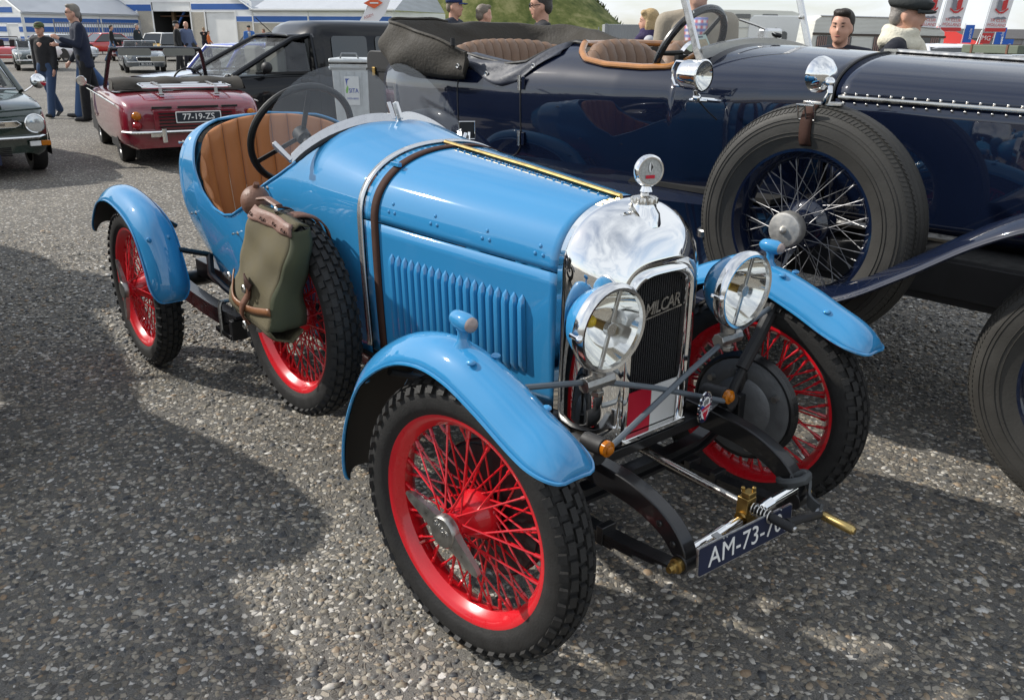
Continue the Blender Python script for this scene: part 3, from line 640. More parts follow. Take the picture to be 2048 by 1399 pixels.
for s in (-1, 1):
    mg, P = mudguard(FP, s*.552, .075, s)
    # side lamp on the crown
    lx, ly = (-.015, s*.555); zc = .76
    g = G(); g.lathe([(.024, -.008), (.020, .004), (.012, .014), (.011, .034), (.016, .044)], (lx, ly, zc), (0,0,1), 18)
    g.lathe([(0, -.038), (.010, -.036), (.017, -.026), (.020, -.008), (.0205, .018), (.017, .03)], (lx, ly, zc+.058), (1, 0, -.05), 20)
    sl_ = g.ob('side_lamp', MT['blue'], mg, 50)
    G().lathe([(.017, .028), (.0165, .034), (.010, .040), (0, .042)], (lx, ly, zc+.058), (1, 0, -.05), 18).ob('side_lamp_lens', pm('pale_lens', (.75, .6, .55), .1, trans=.6, nz=0), mg, 50)
    for x, y, z in ((.055, s*.585, .752), (.055, s*.52, .752), (.21, s*.512, .685), (-.40, s*.58, .56)):
        G().ball((x, y, z), (.011, .011, .006), 12, 8).ob('bolt_head', MT['blue'], mg)
    # rear
    mg, P = mudguard(RP, s*.555, .078, s, tip=True)
    for x, y, z in ((-2.02, s*.60, .62), (-2.02, s*.525, .62)):
        G().ball((x, y, z), (.009, .009, .010), 12, 8).ob('bolt_head', MT['blue'], mg)
    g = G().tube([(-2.3, s*.40, .60), (-2.3, s*.48, .66), (-2.3, s*.55, .725)], .011, 8); g.ob('mudguard_stay', MT['black'], mg); G().tube([(-2.05, s*.36, .52), (-2.04, s*.48, .56), (-2.03, s*.54, .58)], .011, 8).ob('mudguard_stay', MT['black'], mg)
    # front stays: a black tube from the axle to the crown
    g = G().tube([(.04, s*.315, .33), (.05, s*.357, .454), (.05, s*.44, .575), (.05, s*.545, .725)], .0135, 10); g.tube([(.05, s*.38, .50), (.05, s*.44, .575), (.05, s*.49, .645)], .019, 10)
    g.ob('mudguard_stay', MT['matt_black'], mg); G().tube([(-.30, s*.33, .40), (-.34, s*.42, .54), (-.33, s*.55, .60)], .010, 8).ob('mudguard_stay', MT['matt_black'], mg)

# --- headlights
def headlight(s):
    c = V(.118, s*.245, .772); ax = nrm(V(1, 0, -.05))
    g = G().lathe([(0, -.100), (.03, -.097), (.056, -.084), (.078, -.060), (.091, -.032), (.096, -.008)], c, ax, 40); o_ = g.ob('headlight', MT['blue'], blue, 60)
    G().lathe([(.096, -.016), (.103, -.014), (.106, -.002), (.105, .010), (.099, .017), (.092, .015), (.090, .006)], c, ax, 44).ob('headlight_rim', pm('polished_rim', (.78, .78, .77), .14, 1., nz=.06) if 'polished_rim' not in bpy.data.materials else bpy.data.materials['polished_rim'], o_, 50)
    G().lathe([(.012, -.082), (.035, -.072), (.060, -.050), (.078, -.024), (.090, .006)], c, ax, 36).ob('headlight_reflector', MT['reflector'], o_, 60)
    G().lathe([(0, .012), (.03, .0115), (.06, .0095), (.092, .006)], c, ax, 36).ob('headlight_glass', MT['lens'], o_, 60)
    up = nrm(V(0, .30, 1))
    g = G(); g.bar(c + ax*.002 - up*.09, c + ax*.002 + up*.09, .010, .006, ax); g.cyl(c - ax*.005, c + ax*.008, .017, .015, 20); g.ob('bulb_bar', MT['alu'], o_, bevel=.001)
    G().cyl(c - ax*.05, c + ax*.002, .011, n=14).ob('bulb_holder', MT['dark_brass'], o_)
    b = c - ax*.052 + V(0, -.014, .004); G().ball(b, (.020, .016, .016), 14, 10).ob('bulb', MT['yellow'], o_)
    # clip screw and mount
    g = G().cyl(c + V(-.02, -.100, -.0), c + V(.012, -.106, 0), .006, n=10); g.ball(c + V(.012, -.106, 0), .009, 10, 6); g.ob('rim_screw', MT['chrome'], o_)
    g = G().cyl(c + V(-.035, 0, -.085), c + V(-.03, 0, -.125), .024, .020, 14); g.cyl(c + V(-.03, s*-.045, -.138), c + V(-.03, s*.045, -.138), .019, n=8); g.cyl(c + V(-.03, 0, -.13), c + V(-.03, 0, -.175), .013, n=8); g.cyl(c + V(-.03, 0, -.16), c + V(-.03, 0, -.172), .018, n=6); g.ob('lamp_bracket', MT['dull_alu'], o_, 30, bevel=.002)
for s in (-1, 1): headlight(s)
G().tube([(.05, -.46, .66), (.088, -.245, .634), (.10, -.05, .57), (.12, .21, .47)], .0075, 8).ob('stay_rod', MT['grey_rod'], blue)
G().tube([(.05, .48, .66), (.088, .245, .634), (.105, .05, .575), (.13, -.235, .475)], .0075, 8).ob('stay_rod', MT['grey_rod'], blue)

# --- chassis, axle, springs
ax_ = pm('chassis_black', (.010, .010, .011), .32, coat=.3, nz=.3, ns=20, bump=.05)
for s in (-1, 1):
    # dumb iron: a rail that sweeps down to the spring eye
    pth = spline([V(-.30, s*.235, .395), V(-.05, s*.232, .398), (V(.10, s*.228, .398)), V(.22, s*.225, .388), V(.31, s*.222, .355), V(.355, s*.22, .312), V(.368, s*.22, .282)], 24)
    rows = []
    for i, q in enumerate(pth):
        t = nrm(pth[min(23, i+1)]-pth[max(0, i-1)]); n_ = V(-t[2], 0, t[0]); hgt = np.interp(i, [0, 10, 18, 23], [.034, .030, .024, .016]); wd_ = .021
        rows.append([q + n_*hgt + V(0, -wd_, 0), q + n_*hgt + V(0, wd_, 0), q - n_*hgt + V(0, wd_, 0), q - n_*hgt + V(0, -wd_, 0)])
    di = G().grid(rows, cu=True, cap0=True, cap1=True).ob('dumb_iron', ax_, blue, 40, bevel=.005)
    for i in (15, 18):
        q = pth[i]; G().ball((q[0], q[1]+s*.023, q[2]), (.008, .004, .008), 10, 6).ob('bolt_head', ax_, di)
    G().cyl((.366, s*.197, .282), (.366, s*.243, .282), .024, n=20).ob('spring_eye', ax_, di, bevel=.003)
    G().lathe([(0, .034), (.008, .034), (.009, .024), (.013, .022), (.013, .012), (.018, .010), (.018, 0)], (.366, s*.243, .282), (0, s, 0), 14).ob('greaser', MT['dark_brass'], di)
    # leaf spring, leaf by leaf
    sp_ = None
    for k in range(5):
        x1 = .362 - k*.068; x0 = -.40 + k*.075
        pts = [V(x, s*.22, .262 - .030*(1-((x-(-.02))/.38)**2) - k*.0085) for x in np.linspace(x0, x1, 14)]
        rows = [[q + V(0, -.020, .0038), q + V(0, .020, .0038), q + V(0, .020, -.0038), q + V(0, -.020, -.0038)] for q in pts]
        o_ = G().grid(rows, cu=True, cap0=True, cap1=True).ob('leaf_spring' if k == 0 else 'leaf', ax_, blue if k == 0 else sp_, 30)
        sp_ = sp_ or o_
    for x in (.12, -.03, .03): G().box((x, s*.22, .232), (.022, .05, .050)).ob('spring_clip', ax_, sp_, bevel=.003)
    # chassis rail back to the tail
    G().bar((-.28, s*.235, .392), (-2.35, s*.30, .40), .045, .075).ob('chassis_rail', ax_, blue, bevel=.004)
    # brake drum, backplate and steering arm
    M = wheelM(0, s*.545, .343, s, ST)
    bd = G().lathe([(0, .048), (.16, .048), (.165, .054), (.165, .078), (.158, .082), (.150, .080)], n=44).ob('brake_drum', ax_, blue, 40, M=M)
    G().lathe([(.165, .054+.006*i) for i in range(0)] + [(.150, .080), (.150, .086), (.12, .092), (.095, .088), (.085, .094), (.05, .10), (.0, .10)], n=44).ob('back_plate', pm('cast_backplate', (.16, .165, .17), .5, .5, nz=.25, ns=30, bump=.15), bd, 40)
    g = G()
    for r_ in range(5): g.lathe([(.1645, .053+r_*.0055), (.1675, .0545+r_*.0055), (.1645, .056+r_*.0055)], n=44)
    g.ob('drum_fin', MT['black'], bd, 30)
    for a in (R(35), R(150), R(250)): G().cyl((.125*math.cos(a), .088, .125*math.sin(a)), (.125*math.cos(a), .108, .125*math.sin(a)), .011, .009, 8).ob('plate_bolt', MT['dull_alu'], bd)
    # king pin, friction damper and amber flasher
    g = G().cyl((.0, s*.47, .25), (.0, s*.46, .46), .022, n=14); g.box((0, s*.45, .345), (.06, .06, .10)); g.tube([(0, s*.45, .31), (-.1, s*.40, .30), (-.14, s*.36, .30)], .012, 8); g.ob('king_pin', ax_, blue, bevel=.004)
    g = G().cyl((.02, s*.255, .455), (.12, s*.255, .455), .024, n=16); g.bar((.05, s*.255, .455), (.03, s*.32, .35), .014, .010); g.bar((.05, s*.255, .455), (-.05, s*.25, .41), .014, .010); dm = g.ob('damper', MT['matt_black'], blue, bevel=.003)
    fx = .12 if s > 0 else .145; fy = .228 if s > 0 else -.262; fz = .478 if s > 0 else .488
    g = G().cyl((fx-.07, fy, fz-.004), (fx-.005, fy, fz), .021, .022, 18); fl = g.ob('flasher', MT['matt_black'], blue, bevel=.002)
    G().lathe([(.0195, -.004), (.0195, .007), (.012, .010), (.011, .015), (.006, .018), (0, .018)], (fx, fy, fz), (1, 0, 0), 20).ob('flasher_lens', MT['amber'], fl, 40)
# axle beam, cross members, tie rod
g = G()
ap = spline([V(0, -.47, .345), V(0, -.40, .335), V(0, -.30, .29), V(0, -.2, .275), V(0, .2, .275), V(0, .30, .29), V(0, .40, .335), V(0, .47, .345)], 30)
g.grid([[q + V(.020, 0, .022), q + V(.020, 0, .012), q + V(.007, 0, .008), q + V(.007, 0, -.008), q + V(.02, 0, -.012), q + V(.02, 0, -.022), q + V(-.02, 0, -.022), q + V(-.02, 0, .022)] for q in ap], cu=True, cap0=True, cap1=True)
g.ob('front_axle', ax_, blue, 30)
G().cyl((-.14, -.37, .30), (-.14, .37, .30), .011, n=10).ob('track_rod', ax_, blue)
G().bar((.02, -.22, .385), (.02, .22, .385), .06, .03).ob('cross_member', ax_, blue, bevel=.004)
G().bar((-.20, -.22, .40), (-.20, .22, .40), .10, .03).ob('cross_member', ax_, blue, bevel=.004)
g = G().cyl((.366, -.20, .305), (.366, .20, .318), .0125, n=16)
xb = g.ob('cross_tube', MT['chrome'], blue)
for y0, y1 in ((-.135, -.085), (.05, .10)): G().cyl((.366, y0, .307+y0*.0325), (.366, y1, .311+y1*.0325), .0155, n=16).ob('tube_sleeve', MT['chrome'], xb)
# starting handle in its brass bracket
sh_ = G().tube([(-.04, 0, .357), (.355, 0, .343)], .0095, 12).ob('starting_handle', MT['nickel'], blue)
g = G().box((.362, 0, .335), (.032, .034, .065)); g.box((.366, 0, .375), (.024, .03, .014)); g.cyl((.355, -.010, .38), (.355, -.010, .393), .006, n=6); g.cyl((.372, .010, .38), (.372, .010, .393), .006, n=6); g.lathe([(.0185, -.022), (.0185, .022)], (.366, 0, .313), (0, 1, 0), 16); g.ob('handle_bracket', MT['dark_brass'], sh_, bevel=.003)
G().cyl((.378, 0, .343), (.435, 0, .342), .0095, n=12).ob('handle_shaft', MT['matt_black'], sh_)
G().tube([(.38 + .055*k/60, .0145*math.cos(k/60*2*math.pi*6), .3425 + .0145*math.sin(k/60*2*math.pi*6)) for k in range(61)], .0019, 6).ob('handle_spring', MT['nickel'], sh_)
G().cyl((.435, 0, .342), (.492, 0, .341), .0115, n=16).ob('handle_dog', MT['matt_black'], sh_, bevel=.002)
G().cyl((.485, 0, .341), (.499, 0, .341), .007, n=10).ob('handle_pin', MT['nickel'], sh_)
G().tube([(.468, .008, .341), (.470, .06, .332), (.472, .155, .311)], [.012, .010, .0095], 10).ob('handle_arm', MT['matt_black'], sh_)
G().cyl((.462, .152, .311), (.475, .152, .311), .014, n=14).ob('handle_eye', MT['steel'], sh_)
G().lathe([(.0095, 0), (.0115, .004), (.0115, .078), (.009, .08), (.008, .084), (0, .084)], (.474, .154, .3105), (1, .06, -.08), 18).ob('handle_grip', MT['brass'], sh_, 40)
# strap that ties the handle to the dumb iron
w_ = spline([V(.352, .20, .335), V(.365, .232, .345), V(.385, .235, .325), V(.40, .215, .30), V(.425, .19, .305), V(.455, .168, .312), V(.468, .155, .322), V(.47, .145, .305)], 24)
G().grid([[q + V(0, -.004, .016), q + V(.003, .004, .014), q + V(.003, .004, -.014), q + V(0, -.004, -.016)] for q in w_], cu=True, cap0=True, cap1=True).ob('tie_strap', pm('grey_webbing', (.075, .08, .082), .75, nz=.25, ns=60, bump=.3, bs=400), sh_, 40)
G().tube([(.35+.03*math.cos(a), .222+.036*math.sin(a), .33+.012*math.cos(a)) for a in np.linspace(0, 6.28, 20, endpoint=False)], .011, 8, closed=True, sy=1.4).ob('tie_loop', pm('grey_webbing_loop', (.065, .07, .072), .75, nz=.25, ns=60), sh_, 40)
# number plate
px_, pw, phh = .425, .33, .074; pc = V(px_, -.078, .312); tn = nrm(V(.05, 1, .0))
PM = basis(pc, tn, nrm(V(-.06, 0, 1)), nrm(np.cross(tn, nrm(V(-.06, 0, 1)))))
def rrect(w, h, r, n=5):
    o_ = []
    for cx, cy, a0 in ((w/2-r, h/2-r, 0), (-w/2+r, h/2-r, 90), (-w/2+r, -h/2+r, 180), (w/2-r, -h/2+r, 270)):
        o_ += [(cx + r*math.cos(R(a0+90*k/n)), cy + r*math.sin(R(a0+90*k/n))) for k in range(n+1)]
    return o_
npl = G().prism(rrect(pw, phh, .006), PM @ Matrix.Translation((0, 0, -.004)), .004).ob('number_plate', MT['alu'], blue)
G().prism(rrect(pw-.006, phh-.006, .005), PM, .0012).ob('plate_face', MT['plate_blue'], npl)
text('plate_lettering', 'AM-73-70', .067, MT['white'], npl, PM @ Matrix.Translation((-.002, -.001, .0016)), ext=.0006, sp=1.04, wx=.92)
for u in (-.084, -.073, .12): G().ball((0, 0, 0), .0026, 10, 6, M=PM @ Matrix.Translation((u, .0335, .001))).ob('plate_screw', MT['steel'], npl)
G().bar((.385, -.15, .335), (.42, -.15, .33), .02, .004).ob('plate_bracket', MT['steel'], npl)
# enamel club badge on a small bracket
bc = V(.155, .085, .498); bx = nrm(V(-.25, 1, 0)); bz = nrm(np.cross(bx, V(0,0,1)))
BM = basis(bc, bx, (0, 0, 1), bz)
def ell(a, b, n=36): return [(a*math.cos(t), b*math.sin(t)) for t in np.linspace(0, 2*math.pi, n, endpoint=False)]
bd = G().prism(ell(.040, .043), BM @ Matrix.Translation((0, 0, -.004)), .004).ob('club_badge', MT['chrome'], blue)
G().prism(ell(.0375, .0405), BM, .0008).ob('badge_ring', MT['plate_blue'], bd)
G().prism(ell(.027, .030), BM, .0014).ob('badge_field', MT['white'], bd)
G().prism([(-.027, .004), (.027, .004), (.0, -.036)], BM, .0020).ob('badge_shield', MT['red_panel'], bd)
G().prism([(-.026, .016), (-.008, .006), (-.008, -.018), (-.027, .002)], BM, .0018).ob('badge_stripe', pm('badge_blue', (.02, .08, .35), .3, nz=0), bd)
text('badge_lettering', 'AMILCAR', .0105, MT['white'], bd, BM @ Matrix.Translation((0, -.006, .0026)), ext=.0002, wx=1.05)
for k, ch in enumerate('CERCLE PEGASE'):
    if ch == ' ': continue
    a = R(215 - k*20.5); text('badge_lettering', ch, .0085, MT['white'], bd, BM @ Matrix.Translation((.0325*math.cos(a), .0355*math.sin(a), .0012)) @ Matrix.Rotation(a-math.pi/2, 4, 'Z'), ext=.0002)
for k in range(5): G().box((-.012+k*.006, .016, .0018), (.003, .012+.004*(k % 2), .001), BM).ob('badge_bars', MT['steel'], bd)
G().bar(bc + V(-.006, .02, -.01), (.10, .20, .46), .02, .004).ob('badge_bracket', MT['steel'], bd)
# rear view mirror on the far side of the scuttle
g = G().tube([(-1.16, .315, .99), (-1.19, .335, 1.01), (-1.20, .345, 1.045)], .006, 8); g.tube([(-1.18, .30, 1.0), (-1.19, .322, 1.045)], .006, 8)
mr = g.ob('mirror', MT['chrome'], blue)
G().box((-1.215, .345, 1.052), (.014, .058, .062), rz=R(-30)).ob('mirror_housing', MT['matt_black'], mr, bevel=.006)
G().tube([V(-1.215, .345, 1.052) + V(.008*math.cos(R(-30)), .008*math.sin(R(-30)), 0) + u*V(-math.sin(R(-30)), math.cos(R(-30)), 0) + V(0, 0, w) for u, w in ((-.029,-.031),(.029,-.031),(.029,.031),(-.029,.031))], .003, 6, closed=True).ob('mirror_frame', MT['chrome'], mr)
# rear axle, rear springs, exhaust
for s in (-1, 1):
    sp_ = None
    for k in range(6):
        x1 = -1.66 - k*.03; x0 = -2.40
        pts = [V(x, s*.40, .345 - k*.011 + .02*((x+2.0)/.4)**2) for x in np.linspace(x0, x1, 10)]
        o_ = G().grid([[q + V(0, -.024, .005), q + V(0, .024, .005), q + V(0, .024, -.005), q + V(0, -.024, -.005)] for q in pts], cu=True, cap0=True, cap1=True).ob('rear_spring' if k == 0 else 'leaf', ax_, blue if k == 0 else sp_, 30); sp_ = sp_ or o_
    G().tube([(-1.80, s*.432, .25), (-1.80, s*.432, .37), (-1.80, s*.425, .39), (-1.80, s*.385, .39), (-1.80, s*.375, .37), (-1.80, s*.375, .25)], .009, 8).ob('u_bolt', MT['dull_alu'], sp_)
    g = G().box((-1.78, s*.40, .268), (.16, .075, .02)); g.box((-1.70, s*.405, .30), (.03, .06, .08)); g.ob('spring_plate', ax_, sp_, bevel=.003)
    g = G().tube([(-2.05, s*.36, .52), (-2.0, s*.38, .45), (-1.86, s*.375, .42), (-1.80, s*.36, .40)], .014, 8); g.ob('damper_link', ax_, blue)
g = G().cyl((-2.367, -.5, .343), (-2.367, .5, .343), .035, n=16); g.ball((-2.367, 0, .343), .11, 20, 14); g.ob('rear_axle', ax_, blue)
G().tube([(-.2, -.10, .34), (-1.0, -.12, .30), (-2.0, -.16, .28), (-2.45, -.16, .28)], .022, 10).ob('exhaust_pipe', MT['steel'], blue)
g = G().box((-.55, 0, .40), (.6, .30, .22)); g.box((-.95, 0, .36), (.3, .2, .16)); g.ob('engine_undertray', MT['matt_black'], blue, bevel=.02)
# radiator hoses and carburettor seen beside the shell
# spare wheel carrier
g = G().cyl((-1.135, -.30, .51), (-1.135, -.415, .51), .03, n=14); g.bar((-1.135, -.31, .51), (-1.135, -.31, .40), .05, .03, (1,0,0)); g.ob('spare_carrier', MT['black'], blue)
# ---------------------------------------------------------------- the navy tourer
navy = thing('touring_car', 'large navy blue open touring car with folded black hood behind the roadster', 'car', (.722, 1.949, 0), .061)
def navy_wheel_meshes():
    d = {}
    g = G(); pr = [(.262, -.052)]
    for k in range(33):
        an = -math.pi*.60 + k/32*math.pi*1.2; c = math.cos(an)
        rr = .345 + .080*(abs(c)**.72)*(1 if c > 0 else -.95); yy = .076*math.sin(an)
        if rr < .264: continue
        # circumferential ribs
        if abs(an) < R(50): rr -= .003*(1 if abs(math.sin(an*9)) < .22 else 0)
        pr.append((rr, yy))
    pr.append((.262, .052)); g.lathe(pr, n=96)
    for side in (-1, 1):
        for an0, da, cnt in ((R(52), R(7), 150), (R(36), R(2.5), 150)):
            for k in range(cnt):
                a = 2*math.pi*k/cnt; vs = []
                for hh in (-.004, .0022):
                    for dd, dw in ((-1,-1),(1,-1),(1,1),(-1,1)):
                        an = an0 + dw*da; rr = .345 + (.080+hh)*math.cos(an)**.72; yy = side*(.076+hh)*math.sin(an); aa = a + dd*math.pi/cnt*.62 + dw*.01
                        vs.append((rr*math.cos(aa), yy, rr*math.sin(aa)))
                g.add(vs, [(4,5,6,7),(0,1,5,4),(1,2,6,5),(2,3,7,6),(3,0,4,7)])
    for r_ in (.315, .328, .362, .374):   # moulded lines on the sidewall
        c = ((r_-.345)/.080); yy = .076*math.sqrt(max(0, 1-min(1, abs(c))**(2/.72))) 
        g.lathe([(r_-.002, -yy+.001), (r_, -yy-.0025), (r_+.002, -yy+.001)], n=72)
    d['tyre'] = g.mesh('tyre', 30)
    pr = [(.262,-.055),(.272,-.056),(.272,-.046),(.258,-.040),(.243,-.02),(.243,.02),(.258,.04),(.272,.046),(.272,.056),(.262,.055),(.248,.038),(.234,.02),(.234,-.02),(.248,-.038)]
    g = G().grid([[(r*math.cos(a), y, r*math.sin(a)) for r, y in pr] for a in np.linspace(0, 2*math.pi, 80, endpoint=False)], cu=True, cv=True); d['wheel'] = g.mesh('wheel', 40)
    g = G().lathe([(0, .07), (.085, .07), (.09, .05), (.088, .0), (.078, -.01), (.056, -.02), (.05, -.06), (.048, -.10)], n=36); d['hub'] = g.mesh('hub', 40)
    g = G().lathe([(.048, -.095), (.060, -.10), (.063, -.108), (.063, -.138), (.059, -.146), (.052, -.148), (.02, -.1485), (.013, -.150), (.0125, -.156), (.009, -.164), (0, -.167)], n=40); d['hub_cap'] = g.mesh('hub_cap', 40)
    d['spokes'] = []
    for n, k0, (r0, y0), (r1, y1), off in ((12, 0, (.052,-.085), (.240,-.012), .50), (12, .5, (.052,-.078), (.240,-.010), -.50), (18, .25, (.088,.02), (.238,.006), .55), (18, .75, (.088,.035), (.238,.012), -.55)):
        me = spoke_mesh('spoke', (r0*math.cos(off), y0, r0*math.sin(off)), (r1, y1, 0), .0016); me.materials.append(bpy.data.materials.get('spoke_steel') or MT['steel'])
        d['spokes'] += [(me, 2*math.pi*(k+k0)/n) for k in range(n)]
    return d
MT['spoke_steel'] = pm('spoke_steel', (.14, .14, .145), .4, .8, nz=.2)
NW = navy_wheel_meshes()
MT['cap_alu'] = pm('brushed_hub_cap', (.55, .53, .49), .5, .9, nz=.15, ns=60, bump=.05)
def navy_wheel(parent, M, spokes=True):
    w = link('wheel', NW['wheel'], MT['navy'], parent, M=M)
    link('tyre', NW['tyre'], MT['old_rubber'], w); link('hub', NW['hub'], MT['navy'], w); link('hub_cap', NW['hub_cap'], MT['cap_alu'], w)
    if spokes:
        for me, a in NW['spokes']: link('spoke', me, None, w, rot=(0, -a, 0))
    return w
for x, y, z, s in ((0, -.70, .423, -1), (0, .70, .423, 1), (-3.6, -.70, .423, -1), (-3.6, .70, .423, 1)): navy_wheel(navy, wheelM(x, y, z, s), spokes=(y < 0))
spare_n = navy_wheel(navy, wheelM(-1.065, -.70, .753, -1))
NX = [.30, -.5, -1.16, -1.45, -1.75, -2.1, -2.45, -2.7, -3.2, -3.7, -3.98]
NWd = [.31, .385, .43, .475, .545, .585, .605, .62, .635, .60, .50]
NT = [1.25, 1.305, 1.332, 1.345, 1.36, 1.40, 1.42, 1.42, 1.42, 1.40, 1.36]
NS = [1.14, 1.17, 1.18, 1.165, 1.14, 1.12, 1.11, 1.10, 1.10, 1.09, 1.08]
NB = [.72, .72, .72, .71, .70, .70, .70, .70, .70, .72, .78]
iq = lambda K, x: float(np.interp(-x, [-k for k in NX], K))
def nsec(x, t, dw=0.):
    w, zt, zs, zb = iq(NWd, x)+dw, iq(NT, x)+dw, iq(NS, x), iq(NB, x); wb = w-.035
    if t < .45:
        u = t/.45; return (x, -(wb + (w-wb)*math.sin(u*math.pi/2)), zb + (zs-zb)*u)
    a = (t-.45)/.55*math.pi/2; n = 2/2.2
    return (x, -w*max(0, math.cos(a))**n, zs + (zt-zs)*math.sin(a)**n)
NCUT = [(-1.79, 2), (-1.80, 1.335), (-1.83, 1.285), (-1.88, 1.262), (-2.0, 1.256), (-2.2, 1.262), (-2.33, 1.28), (-2.39, 1.31), (-2.43, 1.345), (-2.5, 1.35), (-2.58, 1.32), (-2.68, 1.258), (-2.8, 1.245), (-3.0, 1.265), (-3.15, 1.285), (-3.5, 1.29), (-3.98, 1.24)]
def ncut(x, z=None):
    zc = lerpk(NCUT, x) if z is None else z; lo, hi = 0, 1
    if nsec(x, 1)[2] <= zc: return 1.
    for _ in range(28):
        m = (lo+hi)/2
        if nsec(x, m)[2] < zc: lo = m
        else: hi = m
    return lo
def nloft(xs, t0, t1, n, s, dw=0.):
    return [[(p[0], p[1]*s, p[2]) for p in (nsec(x, (t0(x) if callable(t0) else t0) + ((t1(x) if callable(t1) else t1)-(t0(x) if callable(t0) else t0))*k/(n-1), dw) for k in range(n))] for x in xs]
xs_n = list(np.linspace(-1.172, -1.795, 26)) + list(np.linspace(-1.798, -2.7, 60)) + list(np.linspace(-2.73, -3.98, 26))
g = G()
for s in (1, -1): g.grid(nloft(xs_n, 0, ncut, 24, s))
rear = [nsec(-3.98, ncut(-3.98)*k/11) for k in range(12)]
g.grid([rear, [(p[0]-.05, p[1]*.6, p[2]) for p in rear], [(p[0]-.06, 0, p[2]) for p in rear], [(p[0]-.05, -p[1]*.6, p[2]) for p in rear], [(p[0], -p[1], p[2]) for p in rear]])
nb = g.ob('body', MT['navy'], navy, 50, weld=True, solid=.005)
# rolled black edge round the rear compartment, wood capping round the front one
ed = [nsec(x, ncut(x), .004) for x in np.linspace(-2.36, -3.2, 40)]
G().tube(ed, .009, 8).ob('black_edging', MT['matt_black'], navy)
wc = [nsec(x, ncut(x), .004) for x in np.linspace(-1.815, -2.43, 40)]
g = G()
for s in (1, -1): g.tube([(p[0], p[1]*s, p[2]) for p in wc], .016, 10, sy=.8)
g.tube([(wc[-1][0], wc[-1][1], wc[-1][2]), (-2.47, -.35, 1.345), (-2.49, 0, 1.35), (-2.47, .35, 1.345), (wc[-1][0], -wc[-1][1], wc[-1][2])], .016, 10); g.ob('wood_capping', MT['wood'], navy)
g = G().box((-2.6, 0, .78), (2.6, 1.1, .02)); g.box((-2.52, 0, 1.02), (.05, 1.04, .52)); g.box((-1.84, 0, 1.02), (.02, 1.0, .58)); g.ob('cabin_floor', MT['dark'], navy)
# bonnet halves, hinge line and the riveted moulding
xs_h = np.linspace(.30, -1.155, 30)
for s in (1, -1):
    G().grid(nloft(xs_h, .455, .99, 18, s)).ob('bonnet_top', MT['navy'], navy, 60, solid=.003)
    G().grid(nloft(xs_h, .0, .445, 12, s)).ob('bonnet_side', MT['navy'], navy, 60, solid=.003)
    md = G().grid([[V(*nsec(x, .45)) * V(1, s, 1) + V(0, -s*a, b) for a, b in ((-.002, .008), (.006, .007), (.008, 0), (.006, -.007), (-.002, -.008))] for x in np.linspace(.28, -1.14, 12)]).ob('bonnet_moulding', MT['nickel'], navy, 60)
    rv2 = G().ball((0,0,0), (.005, .004, .005), 8, 6).mesh('rivet')
    if s == 1:
        for k in range(34):
            x = -1.12 + k*.042
            for tt_, dz in ((.475, 0), (.432, 0)):
                p = nsec(x, tt_, .001); link('rivet', rv2, MT['nickel'], md, loc=p)
g = G().tube([(.29, 0, 1.256), (-.5, 0, 1.311), (-1.14, 0, 1.337)], .011, 10); g.box((-1.16, 0, 1.336), (.05, .04, .02)); g.ob('bonnet_hinge', MT['nickel'], navy)
g = G()
for s in (1, -1): g.tube([tuple(V(*nsec(-1.164, t, .001))*V(1, s, 1)) for t in np.linspace(.44, 1, 24)], .0055, 6)
g.ob('bonnet_seam', MT['matt_black'], navy)
# radiator at the far end of the bonnet
g = G().grid([[(x, p[1]*f, .60 + (p[2]-.60)*f2) for p in [nsec(.30, .0 + k/20) for k in range(21)] + [tuple(V(*nsec(.30, 1-k/20))*V(1,-1,1)) for k in range(1, 21)]] for x, f, f2 in ((.30, 1.04, 1.03), (.40, 1.04, 1.03), (.42, .98, .99), (.42, .88, .93), (.38, .86, .92))]); g.ob('radiator_shell', MT['nickel'], navy, 40)
G().box((.39, 0, .86), (.02, .50, .55)).ob('radiator_core', FIN, navy)
# door shut lines and hinges on the near side
def seam(pts, name='door_seam'): return G().tube(pts, .0032, 6).ob(name, MT['matt_black'], navy)
dl = [tuple(V(*nsec(-2.66, ncut(-2.66, z), .0005))) for z in np.linspace(1.24, .90, 14)]
dl += [tuple(V(*nsec(-2.66-.12*(1-math.cos(a)), ncut(-2.7, .90-.10*math.sin(a)), .0005))) for a in np.linspace(.15, math.pi/2, 8)]
dl += [tuple(V(*nsec(x, ncut(x, .80), .0005))) for x in np.linspace(-2.85, -3.05, 5)]
dl += [tuple(V(*nsec(-3.12, ncut(-3.1, z), .0005))) for z in np.linspace(.86, 1.25, 12)]
seam(dl)
for z in (1.165, .905):
    p = nsec(-2.655, ncut(-2.655, z), .010); G().cyl((p[0]-.012, p[1], z-.035), (p[0]-.012, p[1], z+.035), .008, n=10).ob('door_hinge', MT['nickel'], navy)
    G().box((p[0]+.012, p[1]+.004, z), (.02, .008, .06)).ob('hinge_plate', MT['navy'], navy, bevel=.002)
